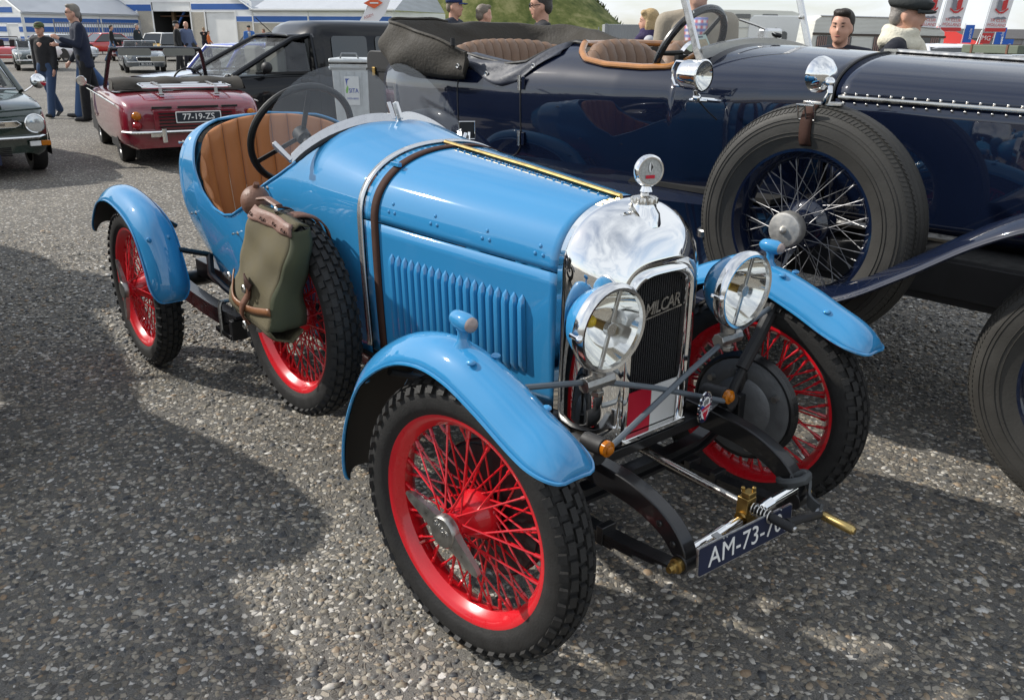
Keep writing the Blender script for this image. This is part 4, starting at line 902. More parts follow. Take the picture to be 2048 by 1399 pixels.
# mudguards, running boards, valance
def nguard(path, y0, y1, h, name):
    P = spline([V(x, 0, z) for x, z in path], 60); rows = []
    for i, q in enumerate(P):
        t = nrm(P[min(59, i+1)]-P[max(0, i-1)]); n_ = V(-t[2], 0, t[0]); n_ = n_ if n_[2] > 0 or (abs(n_[2]) < .3 and n_[0] < 0) else -n_
        rows.append([V(q[0], y0 + (y1-y0)*k/10, q[2]) + n_*h*(1-abs(k/5-1)**2.2) for k in range(11)])
    o_ = G().grid(rows).ob(name, MT['navy'], navy, 60, solid=.004)
    G().tube([r[0] for r in rows], .006, 6).ob('rolled_edge', MT['navy'], o_)
    return o_
for s in (-1, 1):
    nguard([(.52, .50), (.47, .66), (.34, .83), (.15, .92), (-.05, .935), (-.25, .90), (-.42, .82), (-.62, .68), (-.80, .565), (-.98, .49), (-1.12, .45)], s*.87, s*.60, .05, 'front_mudguard')
    nguard([(-3.02, .46), (-3.10, .62), (-3.22, .78), (-3.42, .89), (-3.62, .91), (-3.85, .86), (-4.02, .72), (-4.10, .55)], s*.88, s*.60, .05, 'rear_mudguard')
    G().box((-2.05, s*.74, .43), (2.0, .30, .035)).ob('running_board', MT['navy'], navy, bevel=.012)
    # valance: swept shelf between body and running board
    rows = []
    for x in np.linspace(-1.2, -3.0, 20):
        e_ = .10*math.sin(min(1, max(0, (-1.28-x)/.3))*math.pi/2)
        rows.append([(x, s*(iq(NWd, x)-.04), .77), (x, s*(iq(NWd, x)+.02+e_*.5), .765), (x, s*(iq(NWd, x)+.05+e_), .745), (x, s*(iq(NWd, x)+.05+e_), .60), (x, s*.70, .46)])
    G().grid(rows).ob('valance', MT['navy'], navy, 40)
    G().bar((.45, s*.38, .58), (-4.1, s*.42, .60), .06, .13).ob('chassis_rail', MT['matt_black'], navy, bevel=.004)
G().tube([(-.62, -.415, .725), (-.9, -.42, .725), (-1.15, -.44, .722)], .014, 8).ob('rail_capping', MT['dull_alu'], navy)
G().lathe([(0, .03), (.045, .03), (.05, .024), (.05, 0)], (-1.45, -.72, .645), (0,0,1), 24).ob('battery_cap', MT['nickel'], navy)
g = G().cyl((0, -.66, .423), (0, .66, .423), .04, n=12); g.ob('front_axle', MT['matt_black'], navy); g = G().cyl((-3.6, -.66, .423), (-3.6, .66, .423), .05, n=12); g.ball((-3.6, 0, .423), .16); g.ob('rear_axle', MT['matt_black'], navy)
G().box((-1.9, 0, .52), (3.6, .8, .06)).ob('undertray', MT['matt_black'], navy)
# seats
def bench(x, y0, y1, zb, zt, n, lean, curve, mat, name):
    seat_ = G().box((x+.30, (y0+y1)/2, zb-.05), (.52, y1-y0, .16)).ob(name, mat, navy, bevel=.04)
    for k in range(n):
        rows = []
        for j in range(7):
            u = (k + .01 + j/6*.98)/n; y = y0+(y1-y0)*u; b = .006 + .012*math.sin(math.pi*j/6)**.6; ed_ = (2*u-1)**2; dx = curve*ed_
            zt_ = zt - .10*abs(2*u-1)**3
            rows.append([(x+dx+.09, y, zb-.1), (x+dx+.06+b, y, zb+.1), (x+dx+.02+b, y, zt_-.06), (x+dx+b*.8, y, zt_-.015), (x+dx-.02, y, zt_+b*.8), (x+dx-.06, y, zt_+b*.5), (x+dx-.09, y, zt_-.04), (x+dx-.09, y, zb)])
        G().grid(rows).ob('pleat', mat, seat_, 60)
bench(-2.34, -.53, .02, .95, 1.355, 8, .1, .06, MT['old_tan'], 'front_seat'); bench(-2.34, .05, .53, .95, 1.35, 7, .1, .06, MT['old_tan'], 'front_seat')
bench(-3.42, -.54, .54, .92, 1.345, 16, .1, .10, MT['old_tan'], 'rear_seat')
# tonneau flap folded over the rear door
tf = []
for u in np.linspace(0, 1, 22):
    x = -2.50 - .62*u; t1 = ncut(x); zc = nsec(x, t1)[2]; z0 = zc - .055 - .02*math.sin(u*math.pi) + .012*math.sin(u*9) - .03*math.sin(min(1, u*4)*math.pi/2)*(1-u)
    row = []
    for k in range(8): 
        z = z0 + (zc+.002-z0)*k/7; p = nsec(x, ncut(x, z), .008 + .006*math.sin(u*13+k)); row.append(p)
    row += [(x, row[-1][1]+.05, zc+.012), (x, row[-1][1]+.12, zc-.01)]
    tf.append(row)
tn_ = G().grid(tf).ob('tonneau_flap', MT['tonneau'], navy, 60, solid=.004)
for i in (4, 14):
    p = tf[i][2]; G().lathe([(.004, .004), (.010, .006), (.013, .003), (.013, 0)], V(p[0], p[1]-.004, p[2]), (0, -1, 0), 16).ob('press_stud', MT['nickel'], tn_)
# folded hood: a U of bunched black cloth round the tail
U = spline([V(-3.02, -.655, 0), V(-3.3, -.665, 0), V(-3.6, -.65, 0), V(-3.80, -.54, 0), V(-3.88, -.25, 0), V(-3.9, 0, 0), V(-3.88, .25, 0), V(-3.80, .54, 0), V(-3.6, .65, 0), V(-3.35, .665, 0), V(-3.1, .655, 0), V(-2.85, .64, 0)], 90)
rows = []
for i, q in enumerate(U):
    u = i/89; t = nrm(U[min(89, i+1)]-U[max(0, i-1)]); n_ = V(t[1], -t[0], 0); n_ = n_ if np.dot(n_, q-V(-3.2, 0, 0)) > 0 else -n_
    zt = float(np.interp(u, [0, .04, .10, .2, .3, .5, .7, .82, .9, 1], [1.305, 1.345, 1.385, 1.44, 1.462, 1.46, 1.455, 1.42, 1.375, 1.33]))
    zb = float(np.interp(u, [0, .06, .2, .3, .8, 1], [1.165, 1.165, 1.185, 1.215, 1.24, 1.27]))
    wv = .012*math.sin(u*31) + .008*math.sin(u*57+1); col = []; kf = .12 + .88*min(1, max(0, (u-.01)/.09))
    for k in range(18):
        a = k/17; 
        # outside from bottom up, over the top, down the inside
        if a < .55: z = zb + (zt-zb)*a/.55; o_ = .012 + .05*kf*math.sin(a/.55*math.pi)**.8 + wv*math.sin(a*12+u*20)
        else: z = zt - (a-.55)/.45*(zt-1.24)*.9 + .012*math.sin((a-.55)/.45*math.pi); o_ = .0 - (a-.55)/.45*.13*kf + wv*.8*math.sin(a*17)
        col.append(V(q[0], q[1], 0) + n_*o_ + V(0, 0, z + wv*.5*math.sin(a*9)))
    rows.append(col)
hd = G().grid(rows, cap0=True, cap1=True).ob('folded_hood', MT['hood_cloth'], navy, 70, solid=.006)
G().tube([r[9] + V(0, 0, .006) for r in rows[2:40]], .009, 6).ob('hood_seam', MT['hood_cloth'], hd)
p = rows[1][4]; G().lathe([(.004, .004), (.010, .006), (.013, .003), (.013, 0)], V(p[0], p[1]-.006, 1.23), (0, -1, 0), 16).ob('press_stud', MT['nickel'], hd)
p = rows[3][9]; g = G().cyl(V(*p)+V(.03, 0, .0), V(*p)+V(.03, 0, .035), .012, n=10); g.ob('hood_catch', MT['matt_black'], hd)
# luggage trunk on the tail
tr = G().prism(rrect(.36, .54, .05), basis((-4.03, .46, 1.01), (1,0,0), (0,0,1), (0,-1,0)), .92).ob('luggage_trunk', MT['matt_black'], navy, bevel=.008)
G().prism(rrect(.37, .016, .006), basis((-4.03, .465, 1.17), (1,0,0), (0,0,1), (0,-1,0)), .93).ob('trunk_seam', MT['dark'], tr)
for x in (-4.12, -3.94): G().box((x, -.468, 1.16), (.03, .012, .05)).ob('trunk_clasp', MT['dark_brass'], tr, bevel=.003)
for z in (1.27, 1.20): G().box((-3.86, -.462, z), (.02, .012, .02)).ob('trunk_corner', MT['nickel'], tr, bevel=.003)
G().box((-4.03, -.50, .80), (.16, .05, .14)).ob('tail_lamp_box', MT['matt_black'], navy, bevel=.01)
# windscreen: posts, lower frame, glass, wipers
for s in (-1, 1):
    wp = G().bar((-1.745, s*.455, 1.27), (-1.93, s*.475, 1.74), .018, .030, (1, 0, .3)).ob('windscreen_post', MT['alu'], navy, bevel=.004)
    G().bar((-1.70, s*.47, 1.23), (-1.78, s*.46, 1.345), .03, .012, (0, 1, 0)).ob('post_bracket', MT['dull_alu'], wp, bevel=.003)
    G().lathe([(0, .014), (.008, .012), (.010, 0)], (-1.825, s*.455 - s*.012, 1.475), (0, -s, 0), 12).ob('post_knob', MT['nickel'], wp)
lf = [V(-1.755, y, 1.315 + .045*(1-(abs(y)/.455)**2)) for y in np.linspace(-.455, .455, 24)]
wf = G().grid([[q + V(.012, 0, .022), q + V(-.012, 0, .024), q + V(-.006, 0, -.022), q + V(.014, 0, -.024)] for q in lf], cu=True, cap0=True, cap1=True).ob('windscreen_frame', MT['dull_alu'], navy, 40, bevel=.002)
G().grid([[q + V(0, 0, .02), V(-1.93, q[1]*1.03, 1.74)] for q in lf]).ob('windscreen_glass', MT['glass'], wf, 60)
G().tube([V(-1.93, -.475, 1.74), V(-1.93, .475, 1.74)], .012, 8).ob('windscreen_top_rail', MT['alu'], wf)
g = G().box((-1.775, .10, 1.385), (.05, .14, .075)); wm = g.ob('wiper_motor', MT['alu'], wf, bevel=.014)
G().tube([(-1.745, .10, 1.395), (-1.78, .0, 1.43), (-1.79, -.14, 1.455)], .005, 6).ob('wiper_arm', MT['nickel'], wf); G().cyl((-1.76, .07, 1.40), (-1.74, .13, 1.39), .010, n=8).ob('wiper_pivot', MT['matt_black'], wf)
G().ball((-1.79, .17, 1.385), (.03, .025, .04), 14, 10).ob('scuttle_mirror', MT['matt_black'], navy)
def rep(x, y): p = nsec(x, .9); return (x, y, p[2])
# paper leaflet tucked behind the glass
fb = basis((-1.815, -.35, 1.352), nrm(V(.10, 1, .12)*V(1,-1,1)*-1), nrm(V(-.35, -.12, 1)), nrm(V(1, -.1, .35)))
fl = thing('leaflet', 'pale green printed leaflet standing behind the touring car windscreen', 'leaflet')
lfm = navy.matrix_basis if False else Matrix.Translation((.722, 1.949, 0)) @ Matrix.Rotation(.061, 4, 'Z')
fl.matrix_basis = lfm @ fb
G().box((0, 0, 0), (.105, .085, .001)).ob('sheet', pm('leaflet_paper', (.45, .55, .48), .5, nz=.1), fl)
G().box((-.005, .004, .0009), (.085, .038, .0006)).ob('picture', pm('leaflet_picture', (.38, .30, .18), .5, nz=.7, ns=60), fl)
G().box((-.012, .034, .0009), (.06, .008, .0006)).ob('heading', pm('leaflet_ink', (.08, .10, .12), .5, nz=.6, ns=200), fl)
# steering wheel on the near side
sc2 = V(-1.93, -.29, 1.315); tt = R(28); e2 = V(math.sin(tt), 0, math.cos(tt)); n2_ = nrm(np.cross((0,1,0), e2))
sw2 = G().tube([sc2 + .205*(math.cos(a)*V(0,1,0) + math.sin(a)*e2) for a in np.linspace(0, 6.2832, 60, endpoint=False)], .0165, 10, closed=True).ob('steering_wheel', MT['black'], navy)
for a in (R(60), R(180), R(300), R(0)): G().tube([sc2, sc2 + .2*(math.cos(a)*V(0,1,0)+math.sin(a)*e2)], [.014, .009], 8).ob('wheel_spoke', MT['matt_black'], sw2)
G().lathe([(0, -.02), (.05, -.015), (.06, .01), (.04, .03), (0, .03)], sc2, n2_, 24).ob('wheel_boss', MT['chrome'], sw2, 40)
cd = n2_ if n2_[0] > 0 else -n2_
G().cyl(sc2, sc2 + cd*.4, .02, n=12).ob('steering_column', MT['matt_black'], navy)
g = G().tube([sc2 + cd*.12, sc2 + cd*.10 + V(-.02, -.13, -.02)], .004, 6); g.ob('column_lever', MT['nickel'], navy); G().ball(sc2 + cd*.10 + V(-.02, -.13, -.02), .013, 12, 8).ob('lever_knob', MT['matt_black'], navy)
# spot lamp by the scuttle
c = V(-1.615, -.665, 1.243); a_ = nrm(V(1, -.02, -.03))
lp = G().lathe([(0, -.075), (.03, -.073), (.05, -.060), (.056, -.04), (.057, .02), (.061, .022), (.062, .034), (.056, .038)], c, a_, 32).ob('spot_lamp', MT['chrome'], navy, 40)
G().lathe([(.0, .0), (.03, .006), (.054, .034)], c, a_, 28).ob('spot_lamp_reflector', MT['reflector'], lp, 60); G().lathe([(0, .044), (.03, .042), (.056, .036)], c, a_, 28).ob('spot_lamp_glass', MT['lens'], lp, 60)
G().tube([c - a_*.05 + V(0, 0, .045), c - a_*.10 + V(0, 0, .045), c - a_*.115 + V(0, 0, .02), c - a_*.115 + V(0, 0, -.02), c - a_*.10 + V(0, 0, -.045), c - a_*.05 + V(0, 0, -.045)], .006, 8).ob('spot_lamp_handle', MT['chrome'], lp)
g = G().cyl(c + V(0, 0, -.055), c + V(0, .02, -.10), .010, n=10); g.ball(c + V(0, .015, -.085), .018); g.cyl(c + V(0, .02, -.09), c + V(.03, .13, -.10), .009, n=10); g.cyl(c + V(-.03, .01, -.095), c + V(.04, .03, -.095), .007, n=8); g.ob('spot_lamp_bracket', MT['chrome'], lp)
G().tube([c + V(.01, .02, -.10), c + V(.03, .06, -.14), c + V(.045, .10, -.17)], .003, 6).ob('spot_lamp_cable', MT['matt_black'], lp)
# mirror clamped on the spare, and the strap round it
c = V(-1.078, -.712, 1.268); a_ = nrm(V(.72, -.30, -.05))
mr = G().lathe([(0, .052), (.022, .049), (.044, .036), (.058, .014), (.061, 0), (.058, -.004), (0, -.005)], c, a_, 32).ob('clamp_mirror', MT['chrome'], spare_n if False else navy, 40)
g = G().ball(c + a_*.055 + V(0, 0, -.02), .018); g.tube([c + a_*.055 + V(0, 0, -.02), c + a_*.07 + V(0, -.01, -.05), c + a_*.045 + V(0, 0, -.092)], [.010, .009, .016], 10); g.ob('mirror_stem', MT['chrome'], mr)
G().prism([(-.06, -.02), (-.03, -.03), (.05, -.026), (.075, -.010), (.075, .012), (.05, .026), (-.03, .03), (-.06, .02)], Matrix.Translation((-1.055, -.715, 1.170)), .012).ob('mirror_foot', MT['nickel'], mr, bevel=.003)
sp3 = V(-1.065, -.70, .753); rows = []
for k in range(26):
    an = R(-132) + R(232)*k/25; c_ = math.cos(an); rr = .345 + .085*(abs(c_)**.72)*(1 if c_ > 0 else -1); yy = .082*math.sin(an)
    rows.append([sp3 + V(dx, yy, math.sqrt(max(0, rr*rr-dx*dx))) for dx in (-.026, .0, .016)])
st_ = G().grid(rows).ob('spare_strap', MT['strap'], navy, 50, solid=.005)
g = G().tube([sp3 + V(-.006, -.086, .395) + V(u, 0, 0) + V(0, -w*.45, w) for u, w in ((-.03, -.024), (.03, -.024), (.03, .024), (-.03, .024))], .004, 8, closed=True); g.bar(sp3 + V(-.006, -.090, .395) + V(0, -.01, .024), sp3 + V(-.006, -.090, .395) + V(0, .01, -.02), .004, .004); g.ob('strap_buckle', MT['nickel'], st_)
# ---------------------------------------------------------------- other cars
MT['tinted'] = pm('tinted_glass', (.02, .024, .026), .04, nz=0, spec=.8, coat=.5)
MT['pale_tint'] = glassm('car_glass', (.62, .66, .66), 0, .06)
MT['hubcap'] = pm('wheel_trim', (.5, .5, .5), .3, .9, nz=.1)
def mini_wheel(r=.27, w=.15):
    t = G().lathe([(r*.66, -w*.42), (r*.80, -w*.5), (r*.95, -w*.46), (r, -w*.3), (r, w*.3), (r*.95, w*.46), (r*.8, w*.5), (r*.66, w*.42)], n=36).mesh('tyre', 40)
    h = G().lathe([(r*.68, -w*.40), (r*.62, -w*.30), (r*.58, -w*.30), (r*.40, -w*.42), (r*.15, -w*.46), (0, -w*.46)], n=30).mesh('wheel', 40)
    return t, h
MW = mini_wheel()
def sect(x, hw, zb, zbelt, ztop):
    h = [(hw*.84, zb), (hw*.97, zb+.05), (hw, zb+.16), (hw*1.0, zb+(zbelt-zb)*.6), (hw*.985, zbelt-.05), (hw*.94, zbelt-.008), (hw*.86, zbelt+(ztop-zbelt)*.35), (hw*.5, ztop-.006), (0, ztop)]
    return [(x, -y, z) for y, z in h] + [(x, y, z) for y, z in h[-2::-1]]
def car(name, label, pos, heading, paint, L_, W_, st, cab=None, wheels=(), r=.27, roofmat=None, glass='tinted', ends=None, group=None, lamps=None, bumper=True, plate=None, tail=None):
    """st: stations (x, half width, bottom, belt, top) from nose to tail; cab: (xf0, xf1, xr1, xr0, belt z, roof z, half width at belt, at roof)"""
    t = thing(name, label, 'car', (pos[0], pos[1], zg(*pos)), heading, group)
    rows = [sect(*s) for s in st]
    f0, f1 = st[0], st[-1]
    sq = lambda s, dx, k: [(p[0]+dx, p[1]*k, f0[2] + (p[2]-s[2])*1.0*k + (s[2]-f0[2]) + (1-k)*.12) for p in sect(*s)]
    rows = [sq(f0, .06, .90)] + rows + [sq(f1, -.06, .90)]
    fine = []
    for i in range(len(rows)-1):
        fine.append(rows[i])
    fine.append(rows[-1])
    b = G().grid(fine, cap0=True, cap1=True).ob('body', paint, t, 45)
    b.modifiers.new('sub', 'SUBSURF').render_levels = 1; b.modifiers['sub'].levels = 1
    for x, hw in wheels:
        for s in (-1, 1):
            M = Matrix.Translation((x, s*(hw-.125), r)) @ Matrix.Rotation(math.pi if s > 0 else 0, 4, 'Z') @ Matrix.Scale(r/.27, 4)
            w = link('wheel', MW[1], MT['hubcap'], t, M=M); link('tyre', MW[0], MT['rubber'], w)
            G().lathe([(0, -.004), (r*1.17, -.004), (r*1.2, .01)], (x, s*(hw+.002), r*1.04), (0, -s, 0), 30, 0, math.pi if True else 0).ob('wheel_arch', MT['dark'], t) if False else G().add([(x + r*1.10*math.cos(a), s*(hw-.022), r*1.05 + r*1.10*math.sin(a)) for a in np.linspace(-.35, math.pi+.35, 24)], [tuple(range(24))]).ob('wheel_arch', MT['dark'], t, None)
    if cab:
        xf0, xf1, xr1, xr0, zb, zr, wb, wr = cab
        A = {('f', s): (V(xf0, s*wb, zb), V(xf1, s*wr, zr)) for s in (-1, 1)}; A.update({('r', s): (V(xr0, s*wb, zb), V(xr1, s*wr, zr)) for s in (-1, 1)})
        rp = roofmat or paint
        rows = []
        for x, k, dz in ((xf1+.03, .97, -.025), (xf1-.06, 1, .0), ((xf1+xr1)/2, 1.02, .03), (xr1+.06, 1, 0), (xr1-.04, .97, -.03)):
            rows.append([(x, y*k, zr+dz+q) for y, q in ((-wr-.015, -.03), (-wr, -.005), (-wr*.75, .022), (0, .032), (wr*.75, .022), (wr, -.005), (wr+.015, -.03))])
        G().grid(rows).ob('roof', rp, t, 60, solid=.02)
        G().add([A['f', -1][0], A['f', 1][0], A['f', 1][1], A['f', -1][1]], [(0, 1, 2, 3)]).ob('windscreen', MT[glass], t, None)
        G().add([A['r', -1][0], A['r', 1][0], A['r', 1][1], A['r', -1][1]], [(0, 1, 2, 3)]).ob('rear_window', MT[glass], t, None)
        for s in (-1, 1):
            G().add([A['f', s][0], A['r', s][0], A['r', s][1], A['f', s][1]], [(0, 1, 2, 3)]).ob('side_window', MT[glass], t, None)
            for e in ('f', 'r'): G().tube(list(A[e, s]), .028, 8).ob('pillar', rp, t)
            xm = (xf0+xr0)/2*.5 + (xf1+xr1)/2*.5; G().bar((xm, s*(wb+.004), zb), (xm, s*(wr+.006), zr), .012, .05, (0, 1, 0)).ob('door_pillar', rp, t)
        if glass != 'tinted':
            for s in (-1, 1): G().box((xf1-.45, s*wb*.5, zb-.02), (.14, wb*.7, .50)).ob('seat', MT['dark'], t, bevel=.05)
            G().box((xr0+.15, 0, zb-.05), (.2, wb*1.6, .3)).ob('rear_seat', MT['dark'], t, bevel=.05)
    xf = st[0][0]; xr = st[-1][0]; hf = st[0][1]; hr = st[-1][1]
    if bumper:
        for x, hw, d in ((xf+.10, hf, 1), (xr-.10, hr, -1)):
            zc = .40
            G().tube([(x-.16*d, -hw-.02, zc), (x-.03*d, -hw*.93, zc), (x, -hw*.7, zc), (x+.015*d, 0, zc), (x, hw*.7, zc), (x-.03*d, hw*.93, zc), (x-.16*d, hw+.02, zc)], .038, 8, sy=.45, up=(0, 0, 1)).ob('bumper', MT['chrome'], t)
    if lamps:
        y, z, rl = lamps
        for s in (-1, 1):
            h = G().lathe([(rl, -.03), (rl*1.06, .0), (rl*1.05, .02), (rl*.95, .028)], (xf+.06, s*y, z), (1, 0, 0), 28).ob('headlight', MT['chrome'], t, 40)
            G().lathe([(0, .030), (rl*.5, .028), (rl*.97, .018)], (xf+.06, s*y, z), (1, 0, 0), 26).ob('headlight_lens', pm('lens_' + name, (.62, .64, .64), .12, .6, nz=.25, ns=60), h, 50)
    if plate:
        txt, x, y, z, w, d = plate
        plM = basis((x, y, z), (0, d, 0), (0, 0, 1), (d, 0, 0)); pl = G().prism(rrect(w, w*.25, .012), plM, .006).ob('number_plate', MT['white'], t)
        G().prism(rrect(w-.02, w*.25-.02, .01), plM @ Matrix.Translation((0, 0, .006)), .001).ob('plate_face', pm('plate_dark_' + name, (.02, .025, .035), .4, nz=.1), pl)
        text('plate_lettering', txt, w*.19, MT['white'], pl, plM @ Matrix.Translation((0, 0, .0075)), ext=.0006, bold=.001)
    if tail:
        for y, z, m in tail: 
            for s in (-1, 1): G().lathe([(.045, -.01), (.045, .015), (.028, .035), (0, .04)], (xr-.06, s*y, z), (-1, 0, 0), 18).ob('tail_lamp', MT[m], t, 40)
    return t

# --- dark green saloon, nose towards us at the left edge
gp = pm('dark_green_paint', (.010, .028, .020), .25, coat=1., nz=.1, ns=3)
GC = (-9.9, -.33)   # middle of the car
gst = [(1.55, .62, .24, .60, .64), (1.50, .70, .20, .66, .70), (1.30, .745, .18, .72, .745), (.9, .765, .17, .75, .775), (.5, .77, .17, .765, .80), (-.4, .77, .17, .77, .80), (-1.2, .76, .18, .76, .79), (-1.6, .70, .22, .70, .73)]
green = car('small_saloon', 'dark green small saloon facing us at the left edge', GC, 0, gp, 3.2, 1.5, gst, (.60, .20, -.85, -1.15, .775, 1.17, .69, .55), ((1.02, .77), (-.95, .77)), .265, glass='pale_tint', lamps=(.575, .53, .088))
for s in (-1, 1):
    G().lathe([(0, 0)], n=3) if False else None
    G().box((1.615, s*.55, .335), (.03, .10, .05)).ob('indicator', MT['white'], green, bevel=.008); G().box((1.60, s*.645, .335), (.05, .09, .05)).ob('indicator', MT['amber'], green, bevel=.008)
    mm = G().tube([(.55, s*.72, .76), (.56, s*.80, .81), (.55, s*.86, .86)], .009, 8).ob('wing_mirror', MT['chrome'], green)
    G().lathe([(0, .05), (.05, .045), (.075, .02), (.078, 0), (.07, -.01), (0, -.012)], (.55, s*.88, .87), (1, 0, 0), 24).ob('mirror_head', MT['chrome'], mm, 50)
G().prism([(-.40, -.030), (.40, -.030), (.46, .0), (.42, .035), (-.42, .035), (-.46, 0)], basis((1.615, 0, .525), (0, 1, 0), (0, 0, 1), (1, 0, 0)), .018).ob('grille_trim', MT['chrome'], green, bevel=.006)
G().box((1.637, 0, .527), (.006, .62, .024)).ob('grille_badge_strip', pm('trim_grey', (.2, .17, .14), .4, .5, nz=.2), green)
for k in range(5): G().box((1.60, 0, .305-.018*k), (.05, .66, .007)).ob('grille_slat', MT['dark'], green)
G().box((1.35, 0, .765), (.40, .70, .012)).ob('bonnet_panel', gp, green, bevel=.006)
G().tube([(1.60, -.66, .67), (1.63, -.3, .655), (1.635, 0, .62), (1.63, .3, .655), (1.60, .66, .67)], .012, 8).ob('bonnet_lip', gp, green)
fw = [(.605, -.64, .80), (.605, .64, .80), (.245, .53, 1.135), (.245, -.53, 1.135)]; G().tube(fw, .013, 8, closed=True).ob('windscreen_trim', MT['chrome'], green)
for y in (-.28, .22): G().tube([(.66, y, .80), (.60, y+.12, .835), (.56, y+.30, .85)], .008, 6).ob('wiper', MT['matt_black'], green)
G().tube([(.42, .34+.17*math.cos(a), .86+.15*math.sin(a)) for a in np.linspace(0, 6.283, 30, endpoint=False)], .010, 8, closed=True).ob('steering_wheel', MT['matt_black'], green)
G().box((.50, .36, .86), (.02, .26, .05)).ob('dash_papers', pm('blue_paper', (.35, .45, .75), .6, nz=.1), green)
pl = G().box((1.66, 0, .20), (.012, .44, .10)).ob('number_plate', MT['plate_blue'], green, bevel=.003); text('plate_lettering', '11-57-RT', .085, MT['white'], pl, basis((1.667, -.02, .20), (0, 1, 0), (0, 0, 1), (1, 0, 0)))
# --- red convertible, tail towards us
rp_ = pm('cherry_red_paint', (.20, .007, .020), .25, coat=1., nz=.08, ns=3)
rst = [(1.70, .60, .24, .58, .62), (1.55, .70, .20, .68, .71), (1.0, .75, .17, .73, .76), (.3, .765, .17, .76, .70), (-.5, .765, .17, .765, .72), (-1.0, .76, .18, .765, .79), (-1.45, .74, .19, .735, .775), (-1.62, .70, .22, .66, .69)]
red = car('convertible', 'cherry red convertible seen from behind with a chrome boot rack', (-9.74, 2.02), R(171.5), rp_, 3.4, 1.5, rst, None, ((1.05, .765), (-.85, .765)), .27, lamps=(.52, .53, .08), plate=('77-19-ZS', -1.735, -.02, .545, .47, -1), tail=((.595, .565, 'amber'), (.60, .465, 'red_lens')))
G().box((-1.68, 0, .50), (.05, .86, .24)).ob('engine_panel', rp_, red, bevel=.01)
for k in range(6): G().box((-1.712, 0, .415+.034*k), (.02, .76, .012)).ob('vent_slot', MT['dark'], red)
for y, w in ((-.36, .17), (-.03, .42), (.34, .20)): G().box((-1.70, y, .645), (.03, w, .022)).ob('vent_slot', MT['dark'], red)
for s in (-1, 1):
    G().tube([(-1.80, s*.36, .50-.06), (-1.80, s*.36, .30)], .028, 10).ob('overrider', MT['chrome'], red)
    G().tube([(1.1, s*.775, .70), (0, s*.785, .70), (-1.4, s*.755, .665)], .008, 6).ob('side_trim', MT['chrome'], red)
    mm = G().tube([(.50, s*.74, .74), (.48, s*.86, .80)], .008, 6).ob('wing_mirror', MT['chrome'], red); G().lathe([(0, .02), (.05, .018), (.06, .004), (.055, 0), (0, 0)], (.46, s*.88, .82), (1, 0, .1), 22).ob('mirror_head', MT['chrome'], mm)
# windscreen frame, sun visors, mirror
frp = [(.52, -.62, .74), (.30, -.53, 1.15), (.29, -.45, 1.185), (.29, 0, 1.195), (.29, .45, 1.185), (.30, .53, 1.15), (.52, .62, .74)]
wfm = G().tube(spline([V(*q) for q in frp], 40), .026, 8).ob('windscreen_frame', MT['black'], red); G().add([frp[0], frp[1], frp[2], frp[4], frp[5], frp[6]], [(0, 1, 2, 3, 4, 5)]).ob('windscreen_glass', MT['glass'], wfm, None)
for s in (-1, 1): G().prism(rrect(.38, .085, .03), basis((.25, s*.26, 1.155), (0, 1, 0), (0, 0, 1), (-1, 0, 0)), .018).ob('sun_visor', pm('visor_grey', (.20, .20, .175), .7, nz=.1), red)
G().box((.25, 0, 1.07), (.02, .16, .06)).ob('rear_view_mirror', pm('mirror_back', (.32, .29, .22), .5, nz=.2), red, bevel=.006)
# folded black hood and tonneau, rack
G().grid([[(x, y, z + .012*math.sin(y*14)) for y in np.linspace(-.70, .70, 24)] for x, z in ((-.62, .77), (-.64, .87), (-.70, .905), (-.85, .905), (-.98, .87), (-1.05, .785))]).ob('hood_cover', MT['hood_cloth'], red, 60)
for s in (-1, 1): G().add([(-.62, s*.70, .76), (-.64, s*.70, .87), (-.70, s*.70, .905), (-.85, s*.70, .905), (-.98, s*.70, .87), (-1.05, s*.72, .78)], [(0, 1, 2, 3, 4, 5)]).ob('hood_cover_end', MT['hood_cloth'], red, None)
G().box((-.1, 0, .60), (.9, 1.2, .3)).ob('cockpit_tub', MT['dark'], red)
for s in (-1, 1): G().box((-.35, s*.33, .75), (.16, .46, .28)).ob('seat_back', MT['matt_black'], red, bevel=.05)
G().tube([(.22, -.33+.18*math.cos(a)*-1, .80+.16*math.sin(a)) for a in np.linspace(0, 6.283, 36, endpoint=False)], .012, 8, closed=True).ob('steering_wheel', MT['matt_black'], red)
rk = G().tube([(-1.02, -.46, .85), (-1.42, -.46, .835), (-1.45, -.42, .835), (-1.45, .42, .835), (-1.42, .46, .835), (-1.02, .46, .85), (-.98, .42, .85), (-.98, -.42, .85)], .012, 8, closed=True).ob('boot_rack', MT['chrome'], red)
for x in (-1.10, -1.22, -1.34): G().cyl((x, -.44, .845), (x, .44, .845), .006, n=8).ob('rack_bar', MT['chrome'], rk)
for s in (-1, 1):
    G().bar((-.97, s*.29, .868), (-1.46, s*.29, .848), .035, .006).ob('rack_strap', MT['dull_alu'], rk); G().bar((-1.45, s*.29, .85), (-1.46, s*.29, .765), .035, .008, (1, 0, 0)).ob('rack_foot', MT['dull_alu'], rk); G().box((-1.47, s*.29, .765), (.05, .06, .02)).ob('rack_clamp', MT['chrome'], rk, bevel=.004)
G().tube([(-1.73, .20, .40), (-1.76, .30, .40)], .008, 6).ob('boot_handle', MT['chrome'], red)
G().box((-1.74, .42, .375), (.01, .13, .05)).ob('badge_frame', MT['chrome'], red)
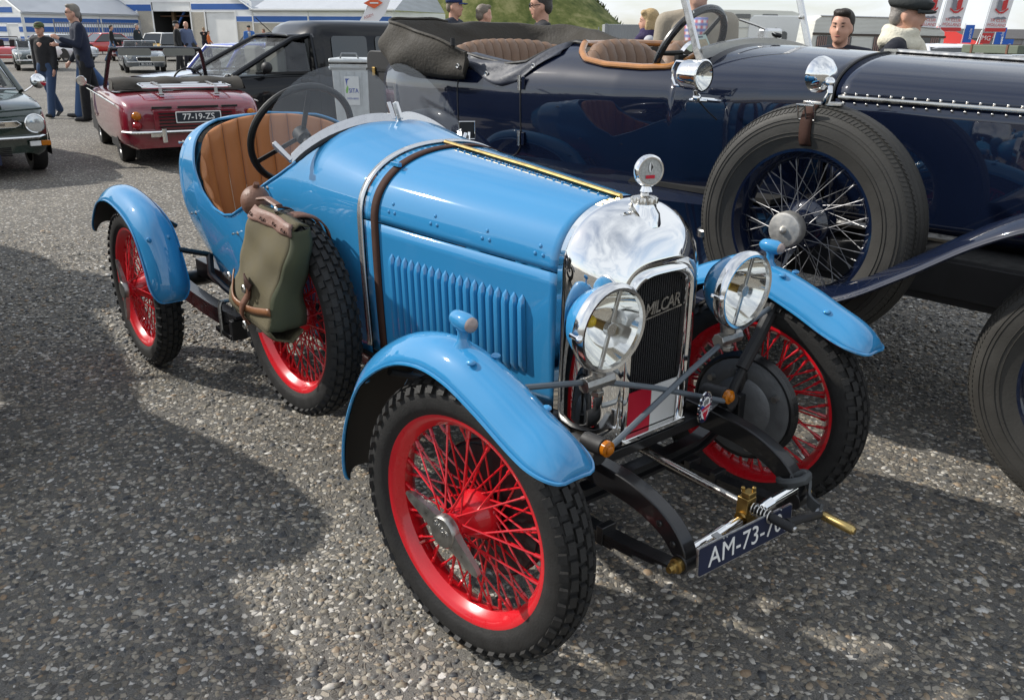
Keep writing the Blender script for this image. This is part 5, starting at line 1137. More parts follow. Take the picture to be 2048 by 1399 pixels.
# --- black panel van, side on
vp = pm('black_van_paint', (.007, .0075, .009), .3, coat=.6, spec=.1, nz=.1, ns=3)
van = thing('panel_van', 'black panel van parked side on behind the steel bin', 'van', (-10.65, 4.3, zg(-10.65, 4.3)), -math.pi/2)
vst = [(2.05, .62, .22, .55, .58), (1.95, .74, .20, .68, .72), (1.55, .78, .18, .80, .84), (1.2, .79, .18, .86, .88), (.6, .80, .18, .88, .90), (-1.9, .80, .18, .88, .90)]
G().grid([sect(*s) for s in vst], cap0=True, cap1=True).ob('body', vp, van, 45)
# cab greenhouse and tall load box
cabv = [(1.32, .70, .86), (.35, .62, 1.36), (-.02, .62, 1.42), (-.02, .80, .86)]
G().add([(1.32, -.68, .86), (1.32, .68, .86), (.42, .58, 1.33), (.42, -.58, 1.33)], [(0, 1, 2, 3)]).ob('windscreen', MT['pale_tint'], van, None)
for s in (-1, 1):
    G().add([(1.02, s*.765, .90), (.24, s*.775, .90), (.24, s*.66, 1.27), (.42, s*.645, 1.29)], [(0, 1, 2, 3)]).ob('side_window', MT['pale_tint'], van, None)
    G().tube([(1.34, s*.74, .86), (.9, s*.70, 1.09), (.42, s*.635, 1.33), (.15, s*.635, 1.375)], .035, 8).ob('pillar', vp, van)
    G().bar((.17, s*.785, .88), (.17, s*.66, 1.36), .03, .12, (0, 1, 0)).ob('door_pillar', vp, van)
    G().box((.62, s*.80, .895), (.85, .02, .03)).ob('window_sill', MT['matt_black'], van)
    w = G().ball((0, 0, 0), (.07, .09, .075), 16, 10).ob('door_mirror', MT['matt_black'], van, loc=(.92, s*.88, .97)); G().tube([(0, -s*.03, -.04), (0, -s*.11, -.07)], .03, 8).ob('mirror_arm', MT['matt_black'], w)
    G().box((.33, s*.805, .79), (.14, .02, .035)).ob('door_handle', MT['matt_black'], van, bevel=.008)
    G().tube([(.12, s*.806, .86), (.12, s*.806, .30)], .004, 6).ob('door_seam', MT['dark'], van)
    for x in (1.35, -1.25):
        wh = link('wheel', MW[1], MT['hubcap'], van, M=Matrix.Translation((x, s*.74, .28)) @ Matrix.Rotation(math.pi if s > 0 else 0, 4, 'Z')); link('tyre', MW[0], MT['rubber'], wh)
G().grid([[(x, y, z) for y, z in ((-.62, 1.36), (-.5, 1.385), (0, 1.40), (.5, 1.385), (.62, 1.36))] for x in (.44, .2, .0)]).ob('cab_roof', vp, van, 60, solid=.03)
bs = lambda x, k, top: [(x, -.80*k, .84), (x, -.80*k, 1.0), (x, -.765*k, 1.35), (x, -.70*k, top-.09), (x, -.60*k, top-.03), (x, -.3*k, top), (x, .3*k, top), (x, .60*k, top-.03), (x, .70*k, top-.09), (x, .765*k, 1.35), (x, .80*k, 1.0), (x, .80*k, .84)]
G().grid([bs(.22, .80, 1.36), bs(.12, .93, 1.50), bs(-.02, .99, 1.565), bs(-.5, 1, 1.58), bs(-1.85, 1, 1.58), bs(-1.98, .97, 1.55)], cap1=True).ob('load_box', vp, van, 50)
for x0, x1 in ((-.10, -.66), (-.80, -1.5)):
    for s in (-1, 1): G().prism(rrect(abs(x1-x0), .40, .05), basis(((x0+x1)/2, s*.795, 1.17), (1, 0, 0), nrm(V(0, -s*.11, 1)), nrm(V(0, s, .11))), .004).ob('blanked_window', MT['tinted'], van)
G().box((.55, .36, .95), (.14, .44, .55)).ob('seat', pm('grey_seat', (.22, .21, .19), .8, nz=.1), van, bevel=.05); G().box((.55, -.36, .95), (.14, .44, .55)).ob('seat', pm('grey_seat_b', (.22, .21, .19), .8, nz=.1), van, bevel=.05)
G().tube([(.30, -.2, 1.38), (.55, -.2, 1.60)], .006, 6).ob('aerial', MT['matt_black'], van)
# --- mid blue saloon behind the red car
bp = pm('royal_blue_paint', (.045, .075, .40), .25, coat=1., nz=.05, ns=3)
bonnet_glare = pm('bonnet_sky_glare', (.50, .54, .62), .25, coat=1., nz=.05, ns=3)  # sun and sky glare put into the bonnet's colour; the car is all blue
bst = [(1.85, .66, .26, .66, .68), (1.75, .72, .22, .72, .74), (1.3, .75, .18, .77, .79), (.6, .77, .18, .80, .82), (-.4, .77, .18, .80, .82), (-1.4, .76, .20, .77, .79), (-1.85, .70, .24, .70, .72)]
bs_ = car('saloon', 'royal blue saloon car with glare painted on its bonnet between red convertible and van', (-13.0, 4.45), -math.pi/2 + R(4), bp, 3.7, 1.55, bst, (.72, .38, -.85, -1.15, .81, 1.20, .70, .58), ((1.2, .77), (-1.15, .77)), .28, glass='pale_tint', lamps=(.5, .58, .085))
G().grid([[(x, y, z+.008) for y, z in ((-.6, lerpk([(1.8, .70), (.75, .80)], x)), (-.3, lerpk([(1.8, .735), (.75, .825)], x)), (0, lerpk([(1.8, .74), (.75, .83)], x)), (.3, lerpk([(1.8, .735), (.75, .825)], x)), (.6, lerpk([(1.8, .70), (.75, .80)], x)))] for x in (1.78, 1.5, 1.2, .78)]).ob('bonnet', bonnet_glare, bs_, 60)
G().tube([(.73, -.70, .81), (.40, -.58, 1.19), (.40, .58, 1.19), (.73, .70, .81)], .014, 6, closed=True).ob('windscreen_trim', MT['white'], bs_)
for s in (-1, 1):
    G().tube([(.64, s*.712, .82), (.37, s*.60, 1.16), (-.80, s*.60, 1.16), (-1.05, s*.712, .82)], .012, 6, closed=True).ob('window_trim', MT['chrome'], bs_)
    G().lathe([(0, .03), (.045, .02), (.05, 0), (0, 0)], (.62, s*.82, .86), (1, 0, 0), 18).ob('wing_mirror', MT['chrome'], bs_)
# --- cars further back across the paddock
def far_open(name, label, pos, hd, col, lamps=True, plate=None, seat=None, tailc=None, dark_top=False, sc=1.):
    pc = pm(name + '_paint', col, .3, coat=1., nz=.06, ns=3)
    st = [(1.75, .58, .24, .56, .60), (1.62, .70, .20, .66, .70), (1.0, .74, .17, .74, .77), (.4, .75, .17, .76, .78), (-.6, .75, .17, .76, .74), (-1.2, .74, .18, .75, .78), (-1.7, .66, .24, .66, .68)]
    t = car(name, label, pos, hd, pc, 3.5, 1.5, st, None, ((1.1, .75), (-1.0, .75)), .28, lamps=(.53, .60, .085) if lamps else None, plate=plate, tail=tailc, group='classic cars across the paddock')
    q = [(.55, -.60, .78), (.33, -.54, 1.10), (.33, .54, 1.10), (.55, .60, .78)]
    wf_ = G().tube(q, .016, 6, closed=True).ob('windscreen_frame', MT['chrome'], t); G().add(q, [(0, 1, 2, 3)]).ob('windscreen_glass', MT['pale_tint'], wf_, None)
    G().box((-.2, 0, .74), (.9, 1.2, .1)).ob('cockpit', MT['dark'], t)
    for s in (-1, 1): G().box((-.5, s*.32, .86), (.16, .42, .36)).ob('seat', MT[seat or 'dark'], t, bevel=.06)
    if lamps: G().prism(rrect(.62, .17, .07), basis((1.815, 0, .50), (0, 1, 0), (0, 0, 1), (1, 0, 0)), .02).ob('grille', MT['nickel'], t, bevel=.01); G().prism(rrect(.56, .12, .05), basis((1.836, 0, .50), (0, 1, 0), (0, 0, 1), (1, 0, 0)), .004).ob('grille_mesh', MT['dark'], t)
    return t, pc
t, pc = far_open('roadster', 'dark green open roadster with chrome front rack behind the boy', (-37.1, 6.0), R(-9), (.018, .035, .032))
for y in (-.55, -.15, .25, .6): G().tube([(1.9, y, .30), (1.9, y, .95), (1.75, y, 1.05)], .014, 6).ob('front_rack_bar', MT['chrome'], t)
for z in (.38, .72): G().tube([(1.9, -.7, z), (1.9, .7, z)], .014, 6).ob('front_rack_rail', MT['chrome'], t)
t, pc = far_open('roadster', 'bright red open roadster with black seats behind the dark green roadster', (-45.2, 6.6), R(165), (.50, .015, .02), lamps=False, seat='matt_black')
G().tube([(-.95, -.55, .78), (-.85, -.50, 1.15), (-.85, .50, 1.15), (-.95, .55, .78)], .025, 8).ob('roll_bar', MT['matt_black'], t)
t, pc = far_open('roadster', 'grey open roadster with oval grille seen through the red convertible windscreen', (-33.6, 8.95), R(-12), (.10, .115, .13), plate=('80-10-33', 1.86, 0, .33, .5, 1))
t, pc = far_open('roadster', 'maroon open roadster seen from behind beside the walking man in jeans', (-48.1, 12.5), R(168), (.16, .012, .022), lamps=False, plate=('61-DN-28', -1.86, 0, .52, .5, -1), tailc=((.6, .56, 'red_lens'),))
fst = [(1.95, .64, .26, .62, .64), (1.8, .74, .22, .70, .73), (.9, .79, .18, .80, .82), (-.9, .79, .18, .82, .84), (-1.95, .72, .24, .78, .80)]
FG = 'classic cars across the paddock'
car('coupe', 'silver white coupe parked behind the man in navy jacket', (-47.2, 9.2), R(25), pm('silver_white_paint', (.62, .63, .64), .25, coat=1., nz=.05), 4, 1.6, fst, (.85, .15, -1.0, -1.75, .82, 1.24, .72, .58), ((1.25, .79), (-1.2, .79)), .30, lamps=(.52, .56, .08), group=FG)
car('hatchback', 'bright red closed car with silver wheels near the hall door', (-62.5, 15.2), R(-75), pm('poppy_red_paint', (.50, .016, .018), .25, coat=1., nz=.05), 4, 1.6, fst, (.85, .2, -1.1, -1.75, .82, 1.32, .72, .6), ((1.25, .79), (-1.2, .79)), .31, group=FG)
car('saloon', 'yellow saloon with white roof in front of the open hall', (-56.5, 17.0), R(-38), pm('yellow_paint', (.72, .42, .04), .28, coat=1., nz=.05), 4, 1.6, fst, (.9, .35, -.9, -1.4, .83, 1.36, .72, .6), ((1.25, .79), (-1.2, .79)), .31, roofmat=MT['white'], lamps=(.55, .62, .09), group=FG)
car('saloon', 'grey saloon half hidden behind the man in black cap', (-47.5, 15.0), R(-20), pm('warm_grey_paint', (.20, .20, .20), .3, coat=1., nz=.05), 4, 1.6, fst, (.9, .35, -.9, -1.4, .83, 1.36, .72, .6), ((1.25, .79), (-1.2, .79)), .31, lamps=(.55, .62, .09), group=FG)
car('saloon', 'dark low car beyond the royal blue saloon roof', (-45.0, 18.6), R(-60), pm('charcoal_paint', (.05, .055, .06), .3, coat=1., nz=.05), 4, 1.6, fst, (.9, .35, -.9, -1.4, .83, 1.30, .72, .6), ((1.25, .79), (-1.2, .79)), .31, group=FG)
# right hand side, beyond the bonnet
w1 = car('estate_car', 'white estate car with dark rear window beside the caravan', (-6.3, 15.6), R(-42), pm('white_car_paint', (.70, .70, .72), .3, coat=1., nz=.04), 4, 1.7, [(2, .66, .26, .70, .72), (1.8, .76, .22, .78, .82), (.9, .82, .18, .84, .86), (-1.9, .82, .18, .84, .86), (-2, .78, .24, .82, .84)], (.8, .3, -1.85, -1.98, .85, 1.30, .76, .68), ((1.25, .82), (-1.3, .82)), .31)
w2 = car('car', 'silver car with a roof rack at the right edge', (-4.2, 13.6), R(75), pm('silver_car_paint', (.60, .60, .60), .3, coat=1., nz=.04), 4, 1.7, [(2, .66, .26, .70, .72), (1.8, .76, .22, .78, .82), (.9, .82, .18, .84, .86), (-1.9, .82, .18, .84, .86), (-2, .78, .24, .82, .84)], (.8, .3, -1.6, -1.98, .85, 1.14, .76, .66), ((1.25, .82), (-1.3, .82)), .31)
rr_ = G().tube([(.2, -.62, 1.22), (.2, .62, 1.22), (-1.4, .62, 1.22), (-1.4, -.62, 1.22)], .014, 8, closed=True).ob('roof_rack', MT['chrome'], w2)
for x in (-.2, -.6, -1.0): G().cyl((x, -.62, 1.22), (x, .62, 1.22), .010, n=8).ob('rack_bar', MT['chrome'], rr_)
for x in (.1, -1.3):
    for s in (-1, 1): G().cyl((x, s*.62, 1.12), (x, s*.62, 1.22), .012, n=8).ob('rack_foot', MT['chrome'], rr_)
tk = thing('luggage_case', 'dull green luggage case tied on a roof rack at the right edge', 'case', (-4.2, 13.6, zg(-4.2, 13.6)+1.235), R(75))
G().box((-.55, 0, .06), (1.1, .95, .12)).ob('case_body', pm('green_case', (.10, .12, .085), .6, nz=.15), tk, bevel=.015)
for y in (-.3, .3): G().box((-.55, y, .062), (1.12, .03, .126)).ob('case_strap', MT['brown_leather'], tk)
# ---------------------------------------------------------------- halls at the back of the paddock
def ribbed(name, col, rough, sc, axis=0, depth=.02, metal=0.):
    m, t, b, L = nodes(name); tcn = t.nodes.new('ShaderNodeTexCoord'); w = t.nodes.new('ShaderNodeTexWave'); w.inputs['Scale'].default_value = sc; w.bands_direction = 'XYZ'[axis]; w.inputs['Distortion'].default_value = 0
    L(tcn.outputs['Object'], w.inputs['Vector']); bn = t.nodes.new('ShaderNodeBump'); bn.inputs['Strength'].default_value = .6; bn.inputs['Distance'].default_value = depth; L(w.outputs['Fac'], bn.inputs['Height']); L(bn.outputs[0], b.inputs['Normal'])
    n = t.nodes.new('ShaderNodeTexNoise'); n.inputs['Scale'].default_value = .8; n.inputs['Detail'].default_value = 6; L(tcn.outputs['Object'], n.inputs['Vector'])
    x = t.nodes.new('ShaderNodeMix'); x.data_type = 'RGBA'; x.inputs['A'].default_value = tuple(c*.85 for c in col)+(1,); x.inputs['B'].default_value = tuple(min(1, c*1.1) for c in col)+(1,); L(n.outputs['Fac'], x.inputs['Factor']); L(x.outputs['Result'], b.inputs['Base Color'])
    b.inputs['Roughness'].default_value = rough; b.inputs['Metallic'].default_value = metal
    return m
MT['roof_sheet'] = ribbed('grey_roof_sheeting', (.44, .46, .49), .55, 2.2)
MT['white_sheet'] = ribbed('white_cladding', (.90, .90, .88), .5, 3.2, 2, .01)
MT['blue_sheet'] = ribbed('blue_cladding', (.035, .13, .42), .45, 3.2, 2, .01)
MT['roller'] = ribbed('white_roller_door', (.84, .84, .81), .5, 5.5, 2, .012)
def brick_mat():
    m, t, b, L = nodes('pale_brick'); tcn = t.nodes.new('ShaderNodeTexCoord'); mp = t.nodes.new('ShaderNodeMapping'); mp.inputs['Rotation'].default_value = (R(90), 0, 0); br = t.nodes.new('ShaderNodeTexBrick'); br.inputs['Scale'].default_value = 4.2
    br.inputs['Color1'].default_value = (.52, .47, .38, 1); br.inputs['Color2'].default_value = (.44, .40, .33, 1); br.inputs['Mortar'].default_value = (.36, .34, .30, 1); br.inputs['Mortar Size'].default_value = .02
    L(tcn.outputs['Object'], mp.inputs[0]); L(mp.outputs[0], br.inputs['Vector']); L(br.outputs['Color'], b.inputs['Base Color']); b.inputs['Roughness'].default_value = .85; return m
MT['brick'] = brick_mat()
def wallbox(t, name, s0, s1, z0, z1, mat, y=0., th=.06): return G().box(((s0+s1)/2, y+th/2, (z0+z1)/2), (s1-s0, th, z1-z0)).ob(name, MT[mat] if isinstance(mat, str) else mat, t)
HB = R(27)   # heading along the fronts; local +y points away from us
h2 = thing('hall', 'white and blue striped hall with an open dark doorway between two roller doors', 'building', (-84.05, 25.02, -.27), HB)
gz = [(-6.5, 0), (12.2, 0), (12.2, 3.35), (2.9, 8.4), (-6.5, 3.05)]
# front built of bands so that the openings stay open
def front(s0, s1, z0, z1): wallbox(h2, 'wall', s0, s1, z0, z1, 'white_sheet')
front(-6.5, -4.4, 0, 3.0); front(-4.4, -1.0, 3.0, 3.2); front(-6.5, .8, 3.2, 3.9); front(5.4, 12.2, 3.1, 3.9)
G().prism([(-6.5, 3.9), (12.2, 3.9), (11.2, 4.6), (2.9, 8.6), (-5.2, 4.6)], basis((0, .06, 0), (1, 0, 0), (0, 0, 1), (0, -1, 0)), .06).ob('gable_wall', MT['white_sheet'], h2)
for s0, s1, z0, z1 in ((-6.0, .75, 3.18, 3.72), (-6.45, -4.5, 2.1, 2.6), (-6.45, -4.5, 1.15, 1.65), (5.5, 11.9, 3.30, 3.78), (-5.5, .75, 4.3, 4.8)): wallbox(h2, 'blue_band', s0, s1, z0, z1, 'blue_sheet', -.02, .03)
wallbox(h2, 'roller_door', -4.3, -1.05, 0, 2.98, 'roller', .10); wallbox(h2, 'brick_pier', -1.0, .8, 0, 3.2, 'brick'); wallbox(h2, 'brick_pier', 5.4, 6.9, 0, 3.1, 'brick'); wallbox(h2, 'roller_door', 7.0, 10.35, 0, 3.1, 'roller', .10); wallbox(h2, 'brick_pier', 10.4, 12.2, 0, 2.3, 'brick'); wallbox(h2, 'wall', 10.4, 12.2, 2.3, 3.1, 'white_sheet')
wallbox(h2, 'blue_band', 10.45, 12.15, 2.35, 2.75, 'blue_sheet', -.02, .03)
for s in (-4.36, -1.02, .86, 5.34, 6.95, 10.38): wallbox(h2, 'door_jamb', s-.07, s+.07, 0, 3.25, MT['white'], -.03, .05)
wallbox(h2, 'raised_shutter', .9, 5.3, 3.15, 3.9, 'roller', .05)
# inside of the open bay: dark walls, pale roof lights, a post and blue roof tie
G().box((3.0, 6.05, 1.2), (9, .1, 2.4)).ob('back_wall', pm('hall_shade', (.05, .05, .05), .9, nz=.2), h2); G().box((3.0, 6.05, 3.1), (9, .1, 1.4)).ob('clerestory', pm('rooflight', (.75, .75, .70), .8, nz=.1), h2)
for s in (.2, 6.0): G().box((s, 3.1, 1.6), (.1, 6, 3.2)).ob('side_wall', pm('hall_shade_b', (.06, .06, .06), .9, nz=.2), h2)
G().box((2.5, .9, 1.5), (.3, .3, 3.2)).ob('post', pm('timber_post', (.13, .08, .04), .8, nz=.2), h2); G().bar((2.6, 1.0, 1.8), (4.4, 1.2, 4.2), .16, .16).ob('roof_tie', MT['blue_sheet'], h2); G().bar((.8, 1.0, 2.75), (5.4, 1.0, 2.80), .10, .12).ob('roof_beam', pm('rust_beam', (.10, .05, .03), .8), h2)
G().box((3.2, .9, .85), (.9, .4, 1.7)).ob('brick_stub', MT['brick'], h2)
for s, sg in ((-1, 1), (1, 1)):
    x0, x1 = (-6.9, 2.9) if s < 0 else (12.6, 2.9)
    G().add([(x0, -.35, 3.0 if s < 0 else 3.3), (x1, -.35, 8.75), (x1, 24, 8.75), (x0, 24, 3.0 if s < 0 else 3.3)], [(0, 1, 2, 3)]).ob('roof', MT['roof_sheet'], h2, None, solid=.08)
    G().bar((x0, -.38, 3.0 if s < 0 else 3.3), (x1, -.38, 8.75), .06, .16, (0, 1, 0)).ob('barge_board', MT['white'], h2)
G().box((-6.5, 12, 1.5), (.06, 24, 3.0)).ob('side_wall', MT['white_sheet'], h2); G().box((12.15, 12, 1.5), (.06, 24, 3.2)).ob('side_wall', MT['white_sheet'], h2)
# low wing running to the right
h3 = thing('hall_wing', 'low wing with blue band over pale brick and grey roof, right of the open hall', 'building', (-84.05, 25.02, -.27), HB)
for s0, s1 in ((12.3, 18.0), (18.1, 23.4), (23.5, 26.2)):
    wallbox(h3, 'brick_wall', s0, s1, 0, 2.22, 'brick'); wallbox(h3, 'white_band', s0, s1, 2.22, 3.3, 'white_sheet', -.01); wallbox(h3, 'blue_band', s0+.05, s1-.05, 2.32, 2.78, 'blue_sheet', -.04, .03)
for s in (12.25, 18.05, 23.45): wallbox(h3, 'downpipe', s-.05, s+.05, 0, 3.3, MT['white'], -.06, .06)
G().add([(12.2, -.3, 3.25), (26.6, -.3, 3.25), (25.2, 7, 6.3), (12.2, 7, 6.3)], [(0, 1, 2, 3)]).ob('roof', MT['roof_sheet'], h3, None, solid=.08); G().bar((12.2, -.33, 3.3), (26.6, -.33, 3.3), .08, .12).ob('gutter', MT['white'], h3)
G().add([(26.6, -.3, 3.25), (26.2, 9, 3.25), (25.2, 7, 6.3)], [(0, 1, 2)]).ob('roof_hip', MT['roof_sheet'], h3, None); G().box((26.2, 4.5, 1.6), (.06, 9, 3.2)).ob('end_wall', MT['white_sheet'], h3)
# hall at the left edge
h1 = thing('hall', 'blue and white striped hall with a white door at the left edge', 'building', (-82.15, 13.90, -.27), HB)
wallbox(h1, 'wall', -14, -1.1, 0, 2.75, 'white_sheet'); wallbox(h1, 'wall', .3, .8, 0, 2.75, 'white_sheet'); wallbox(h1, 'wall', -1.1, .3, 1.95, 2.75, 'white_sheet'); wallbox(h1, 'door', -1.05, .25, 0, 1.92, MT['white'], .03)
G().prism([(-14, 2.75), (.8, 2.75), (-5.5, 6.5), (-11, 6.5)], basis((0, .06, 0), (1, 0, 0), (0, 0, 1), (0, -1, 0)), .06).ob('gable_wall', MT['white_sheet'], h1)
for z0, z1, s1 in ((2.78, 3.2, -.1), (3.6, 4.02, -1.5), (4.4, 4.8, -2.8), (2.0, 2.42, .75)): wallbox(h1, 'blue_band', -13.9, s1, z0, z1, 'blue_sheet', -.02, .03)
for z0 in (.55, 1.3): wallbox(h1, 'blue_band', -13.9, -1.15, z0, z0+.4, 'blue_sheet', -.02, .03); wallbox(h1, 'blue_band', .34, .78, z0, z0+.4, 'blue_sheet', -.02, .03)
SD = nrm(V(math.cos(R(82)), math.sin(R(82)), 0))   # side wall runs back to the right
e1_, n1_ = SD, V(SD[1], -SD[0], 0)
def side(nm, d0, d1, z0, z1, mat, off=0., th=.06): return G().bar(V(.8, .03, (z0+z1)/2) + e1_*d0 + n1_*off, V(.8, .03, (z0+z1)/2) + e1_*d1 + n1_*off, th, z1-z0).ob(nm, MT[mat] if isinstance(mat, str) else mat, h1)
side('side_wall', 0, 11, 0, 2.75, 'white_sheet')
for z0 in (.55, 1.3, 2.0): side('blue_band', .1, 10.9, z0, z0+.42, 'blue_sheet', .05, .03)
for d in (0.05, 4.0, 7.0): side('downpipe', d, d+.10, 0, 2.75, 'white', .09, .08)
side('gutter', -.1, 11, 2.70, 2.86, MT['roof_sheet'], .16, .2)
q0, q1 = V(.8, .03, 2.85) + n1_*.3, V(.8, .03, 2.85) + n1_*.3 + e1_*11
G().add([q0, q1, q1 + V(-5.5, 2.0, 3.2), q0 + V(-5.9, 0, 3.7)], [(0, 1, 2, 3)]).ob('roof', MT['roof_sheet'], h1, None, solid=.08)
# steel bar fence with gate in front of it
fn = thing('bar_fence', 'grey steel bar fence beside the striped hall at left', 'fence', (-66.0, 13.4, -.27), R(60))
for k in range(34): G().cyl((k*.16, 0, .1), (k*.16, 0, 2.05), .018, n=6).ob('fence_bar', MT['steel'], fn)
for z in (.25, 1.98): G().cyl((-.1, 0, z), (5.4, 0, z), .028, n=6).ob('fence_rail', MT['steel'], fn)
for x in (-.15, 2.7, 5.45): G().cyl((x, 0, 0), (x, 0, 2.2), .05, n=8).ob('fence_post', MT['steel'], fn)

# ---------------------------------------------------------------- dune hill with scrub
HC = V(-77.5, 60.4, 0)
def hill_h(x, y):
    d = (V(x, y, 0) - HC); u = nrm(V(.6374, .7705, 0)); v = V(-u[1], u[0], 0); a = float(d @ u); b = float(d @ v)
    e_ = max(0, min(1, (15.6-abs(a))/13)); k_ = max(0, min(1, (24-abs(b))/14))
    hgt = 10.5*e_**.9*(k_*k_*(3-2*k_))
    return max(0, hgt)*(1 + .06*math.sin(x*.7)*math.sin(y*.6) + .05*math.sin(x*.31+y*.43))
def grass_mat(name, c0, c1, c2, sc=1.2):
    m, t, b, L = nodes(name); tcn = t.nodes.new('ShaderNodeTexCoord'); n = t.nodes.new('ShaderNodeTexNoise'); n.inputs['Scale'].default_value = sc; n.inputs['Detail'].default_value = 8; n.inputs['Roughness'].default_value = .7; L(tcn.outputs['Object'], n.inputs['Vector'])
    cr = t.nodes.new('ShaderNodeValToRGB'); e = cr.color_ramp.elements; e[0].position = .32; e[0].color = (*c0, 1); e[1].position = .70; e[1].color = (*c2, 1); k = e.new(.5); k.color = (*c1, 1); L(n.outputs['Fac'], cr.inputs[0]); L(cr.outputs[0], b.inputs['Base Color'])
    b.inputs['Roughness'].default_value = .9; b.inputs['Specular IOR Level'].default_value = .2; return m
HM = grass_mat('dune_grass', (.04, .06, .014), (.12, .135, .040), (.28, .26, .12), .6)
N_ = 70; g = G(); uu = nrm(V(.6374, .7705, 0)); vv = V(-uu[1], uu[0], 0)
rows = []
for i in range(N_+1):
    row = []
    for j in range(N_+1):
        P = HC + uu*(-17 + 34*i/N_) + vv*(-26 + 52*j/N_); row.append((P[0], P[1], hill_h(P[0], P[1]) - .32))
    rows.append(row)
tag(g.grid(rows).ob('hill', HM, None, 60), kind='structure')
# tufts and scrub on the hill: blades in clumps
def tufts(name, pts, hmin, hmax, mat, label, cat, blades=5, spread=.5):
    pts = np.asarray(pts); n = len(pts); m = n*blades; P = np.repeat(pts, blades, 0)
    P = P + np.stack([rng.normal(0, spread, m), rng.normal(0, spread, m), rng.uniform(-.1, .15, m)], 1)
    a = rng.uniform(0, 2*np.pi, m); h = rng.uniform(hmin, hmax, m); w = h*rng.uniform(.18, .42, m); le = rng.uniform(-.55, .55, (m, 2))*h[:, None]
    d = np.stack([np.cos(a)*w, np.sin(a)*w, np.zeros(m)], 1)
    top = P + np.c_[le, h]; mid = P + np.c_[le*.35, h*.55]
    vs = np.stack([P-d*.5, P+d*.5, mid+d*.55, top, mid-d*.55], 1).reshape(-1, 3); b = np.arange(m)[:, None]*5
    fs = np.concatenate([b + np.array([[0, 1, 2]]), b + np.array([[0, 2, 4]]), b + np.array([[4, 2, 3]])])
    me = bpy.data.meshes.new(name); me.vertices.add(len(vs)); me.vertices.foreach_set('co', vs.astype(np.float32).ravel()); me.loops.add(len(fs)*3); me.loops.foreach_set('vertex_index', fs.astype(np.int32).ravel()); me.polygons.add(len(fs)); me.polygons.foreach_set('loop_start', np.arange(0, len(fs)*3, 3, dtype=np.int32)); me.update(calc_edges=True)
    return tag(link(name, me, mat), label, cat, kind='stuff')
pts = []
fwd = V(-uu[1], uu[0], 0)
for _ in range(42000):
    P = HC + uu*rng.uniform(-16, 16) + vv*rng.uniform(-4, 25); hh = hill_h(P[0], P[1])
    if hh > .15: pts.append((P[0], P[1], hh-.35))
pts = np.array(pts)
tufts('hill_grass', pts, .2, .65, grass_mat('dune_tufts', (.035, .055, .012), (.12, .14, .038), (.32, .29, .13), .8), 'tufted green and straw coloured grass and scrub covering the hill', 'grass', 4, .25)
sel = pts[rng.random(len(pts)) < .035]
tufts('hill_scrub', sel, .2, .5, grass_mat('dune_scrub', (.020, .036, .008), (.045, .07, .016), (.10, .12, .035), .7), 'dark green low scrub dotted over the hill', 'scrub', 22, .4)
# meadow strip at the foot of the hill
g = G().add([(-66, 28, -.22), (-24, 62, -.22), (-42, 84, -.22), (-84, 50, -.22)], [(0, 1, 2, 3)]); tag(g.ob('meadow', grass_mat('meadow_grass', (.06, .08, .02), (.13, .14, .04), (.24, .22, .09), .4), None, None), kind='structure')
# wire fence with posts at the foot of the hill
wfn = thing('wire_fence', 'thin wire fence with steel posts along the foot of the hill', 'fence', (-52, 37.5, -.22), R(40))
for k in range(14): G().cyl((k*2.0, 0, 0), (k*2.0, 0, 2.1 if k % 2 else 1.7), .04, n=6).ob('fence_post', MT['steel'], wfn)
for z in (.5, .9, 1.3, 1.65): G().cyl((0, 0, z), (26, 0, z), .012, n=4).ob('fence_wire', MT['steel'], wfn)
crd = thing('crowd_barrier', 'galvanised tube barrier in the grass below the hill', 'barrier', (-38.5, 35.2, -.2), R(42))
for q in ([(0, 0, 1.0), (6, 0, 1.0)], [(0, 0, .15), (6, 0, .15)]): G().tube(q, .03, 8).ob('barrier_rail', MT['alu'], crd)
for x in (0, 2, 4, 6): G().cyl((x, 0, 0), (x, 0, 1.0), .03, n=8).ob('barrier_post', MT['alu'], crd)
ban = thing('banner', 'dark blue banner hung low in front of the grass below the hill', 'banner', (-28.9, 28.6, -.2), R(48))
G().box((1.1, 0, .85), (2.3, .03, .65)).ob('cloth', pm('dark_blue_banner', (.012, .022, .10), .6, nz=.1), ban); text('lettering', 'FIA', .32, MT['white'], ban, basis((1.1, -.02, .80), (1, 0, 0), (0, 0, 1), (0, -1, 0)))
for x in (0, 2.2): G().cyl((x, 0, 0), (x, 0, 1.2), .025, n=6).ob('pole', MT['steel'], ban)
ctn = thing('container', 'grey ribbed steel container beyond the blonde woman', 'container', (-32.6, 32.8, -.2), R(50))
G().box((2.2, 1.2, 1.05), (4.4, 2.4, 2.1)).ob('shell', ribbed('container_grey', (.26, .27, .28), .6, 2.5), ctn, bevel=.03)
for x in (.0, 4.4): G().box((x, 0, 1.05), (.14, .1, 2.16)).ob('corner_post', MT['steel'], ctn)

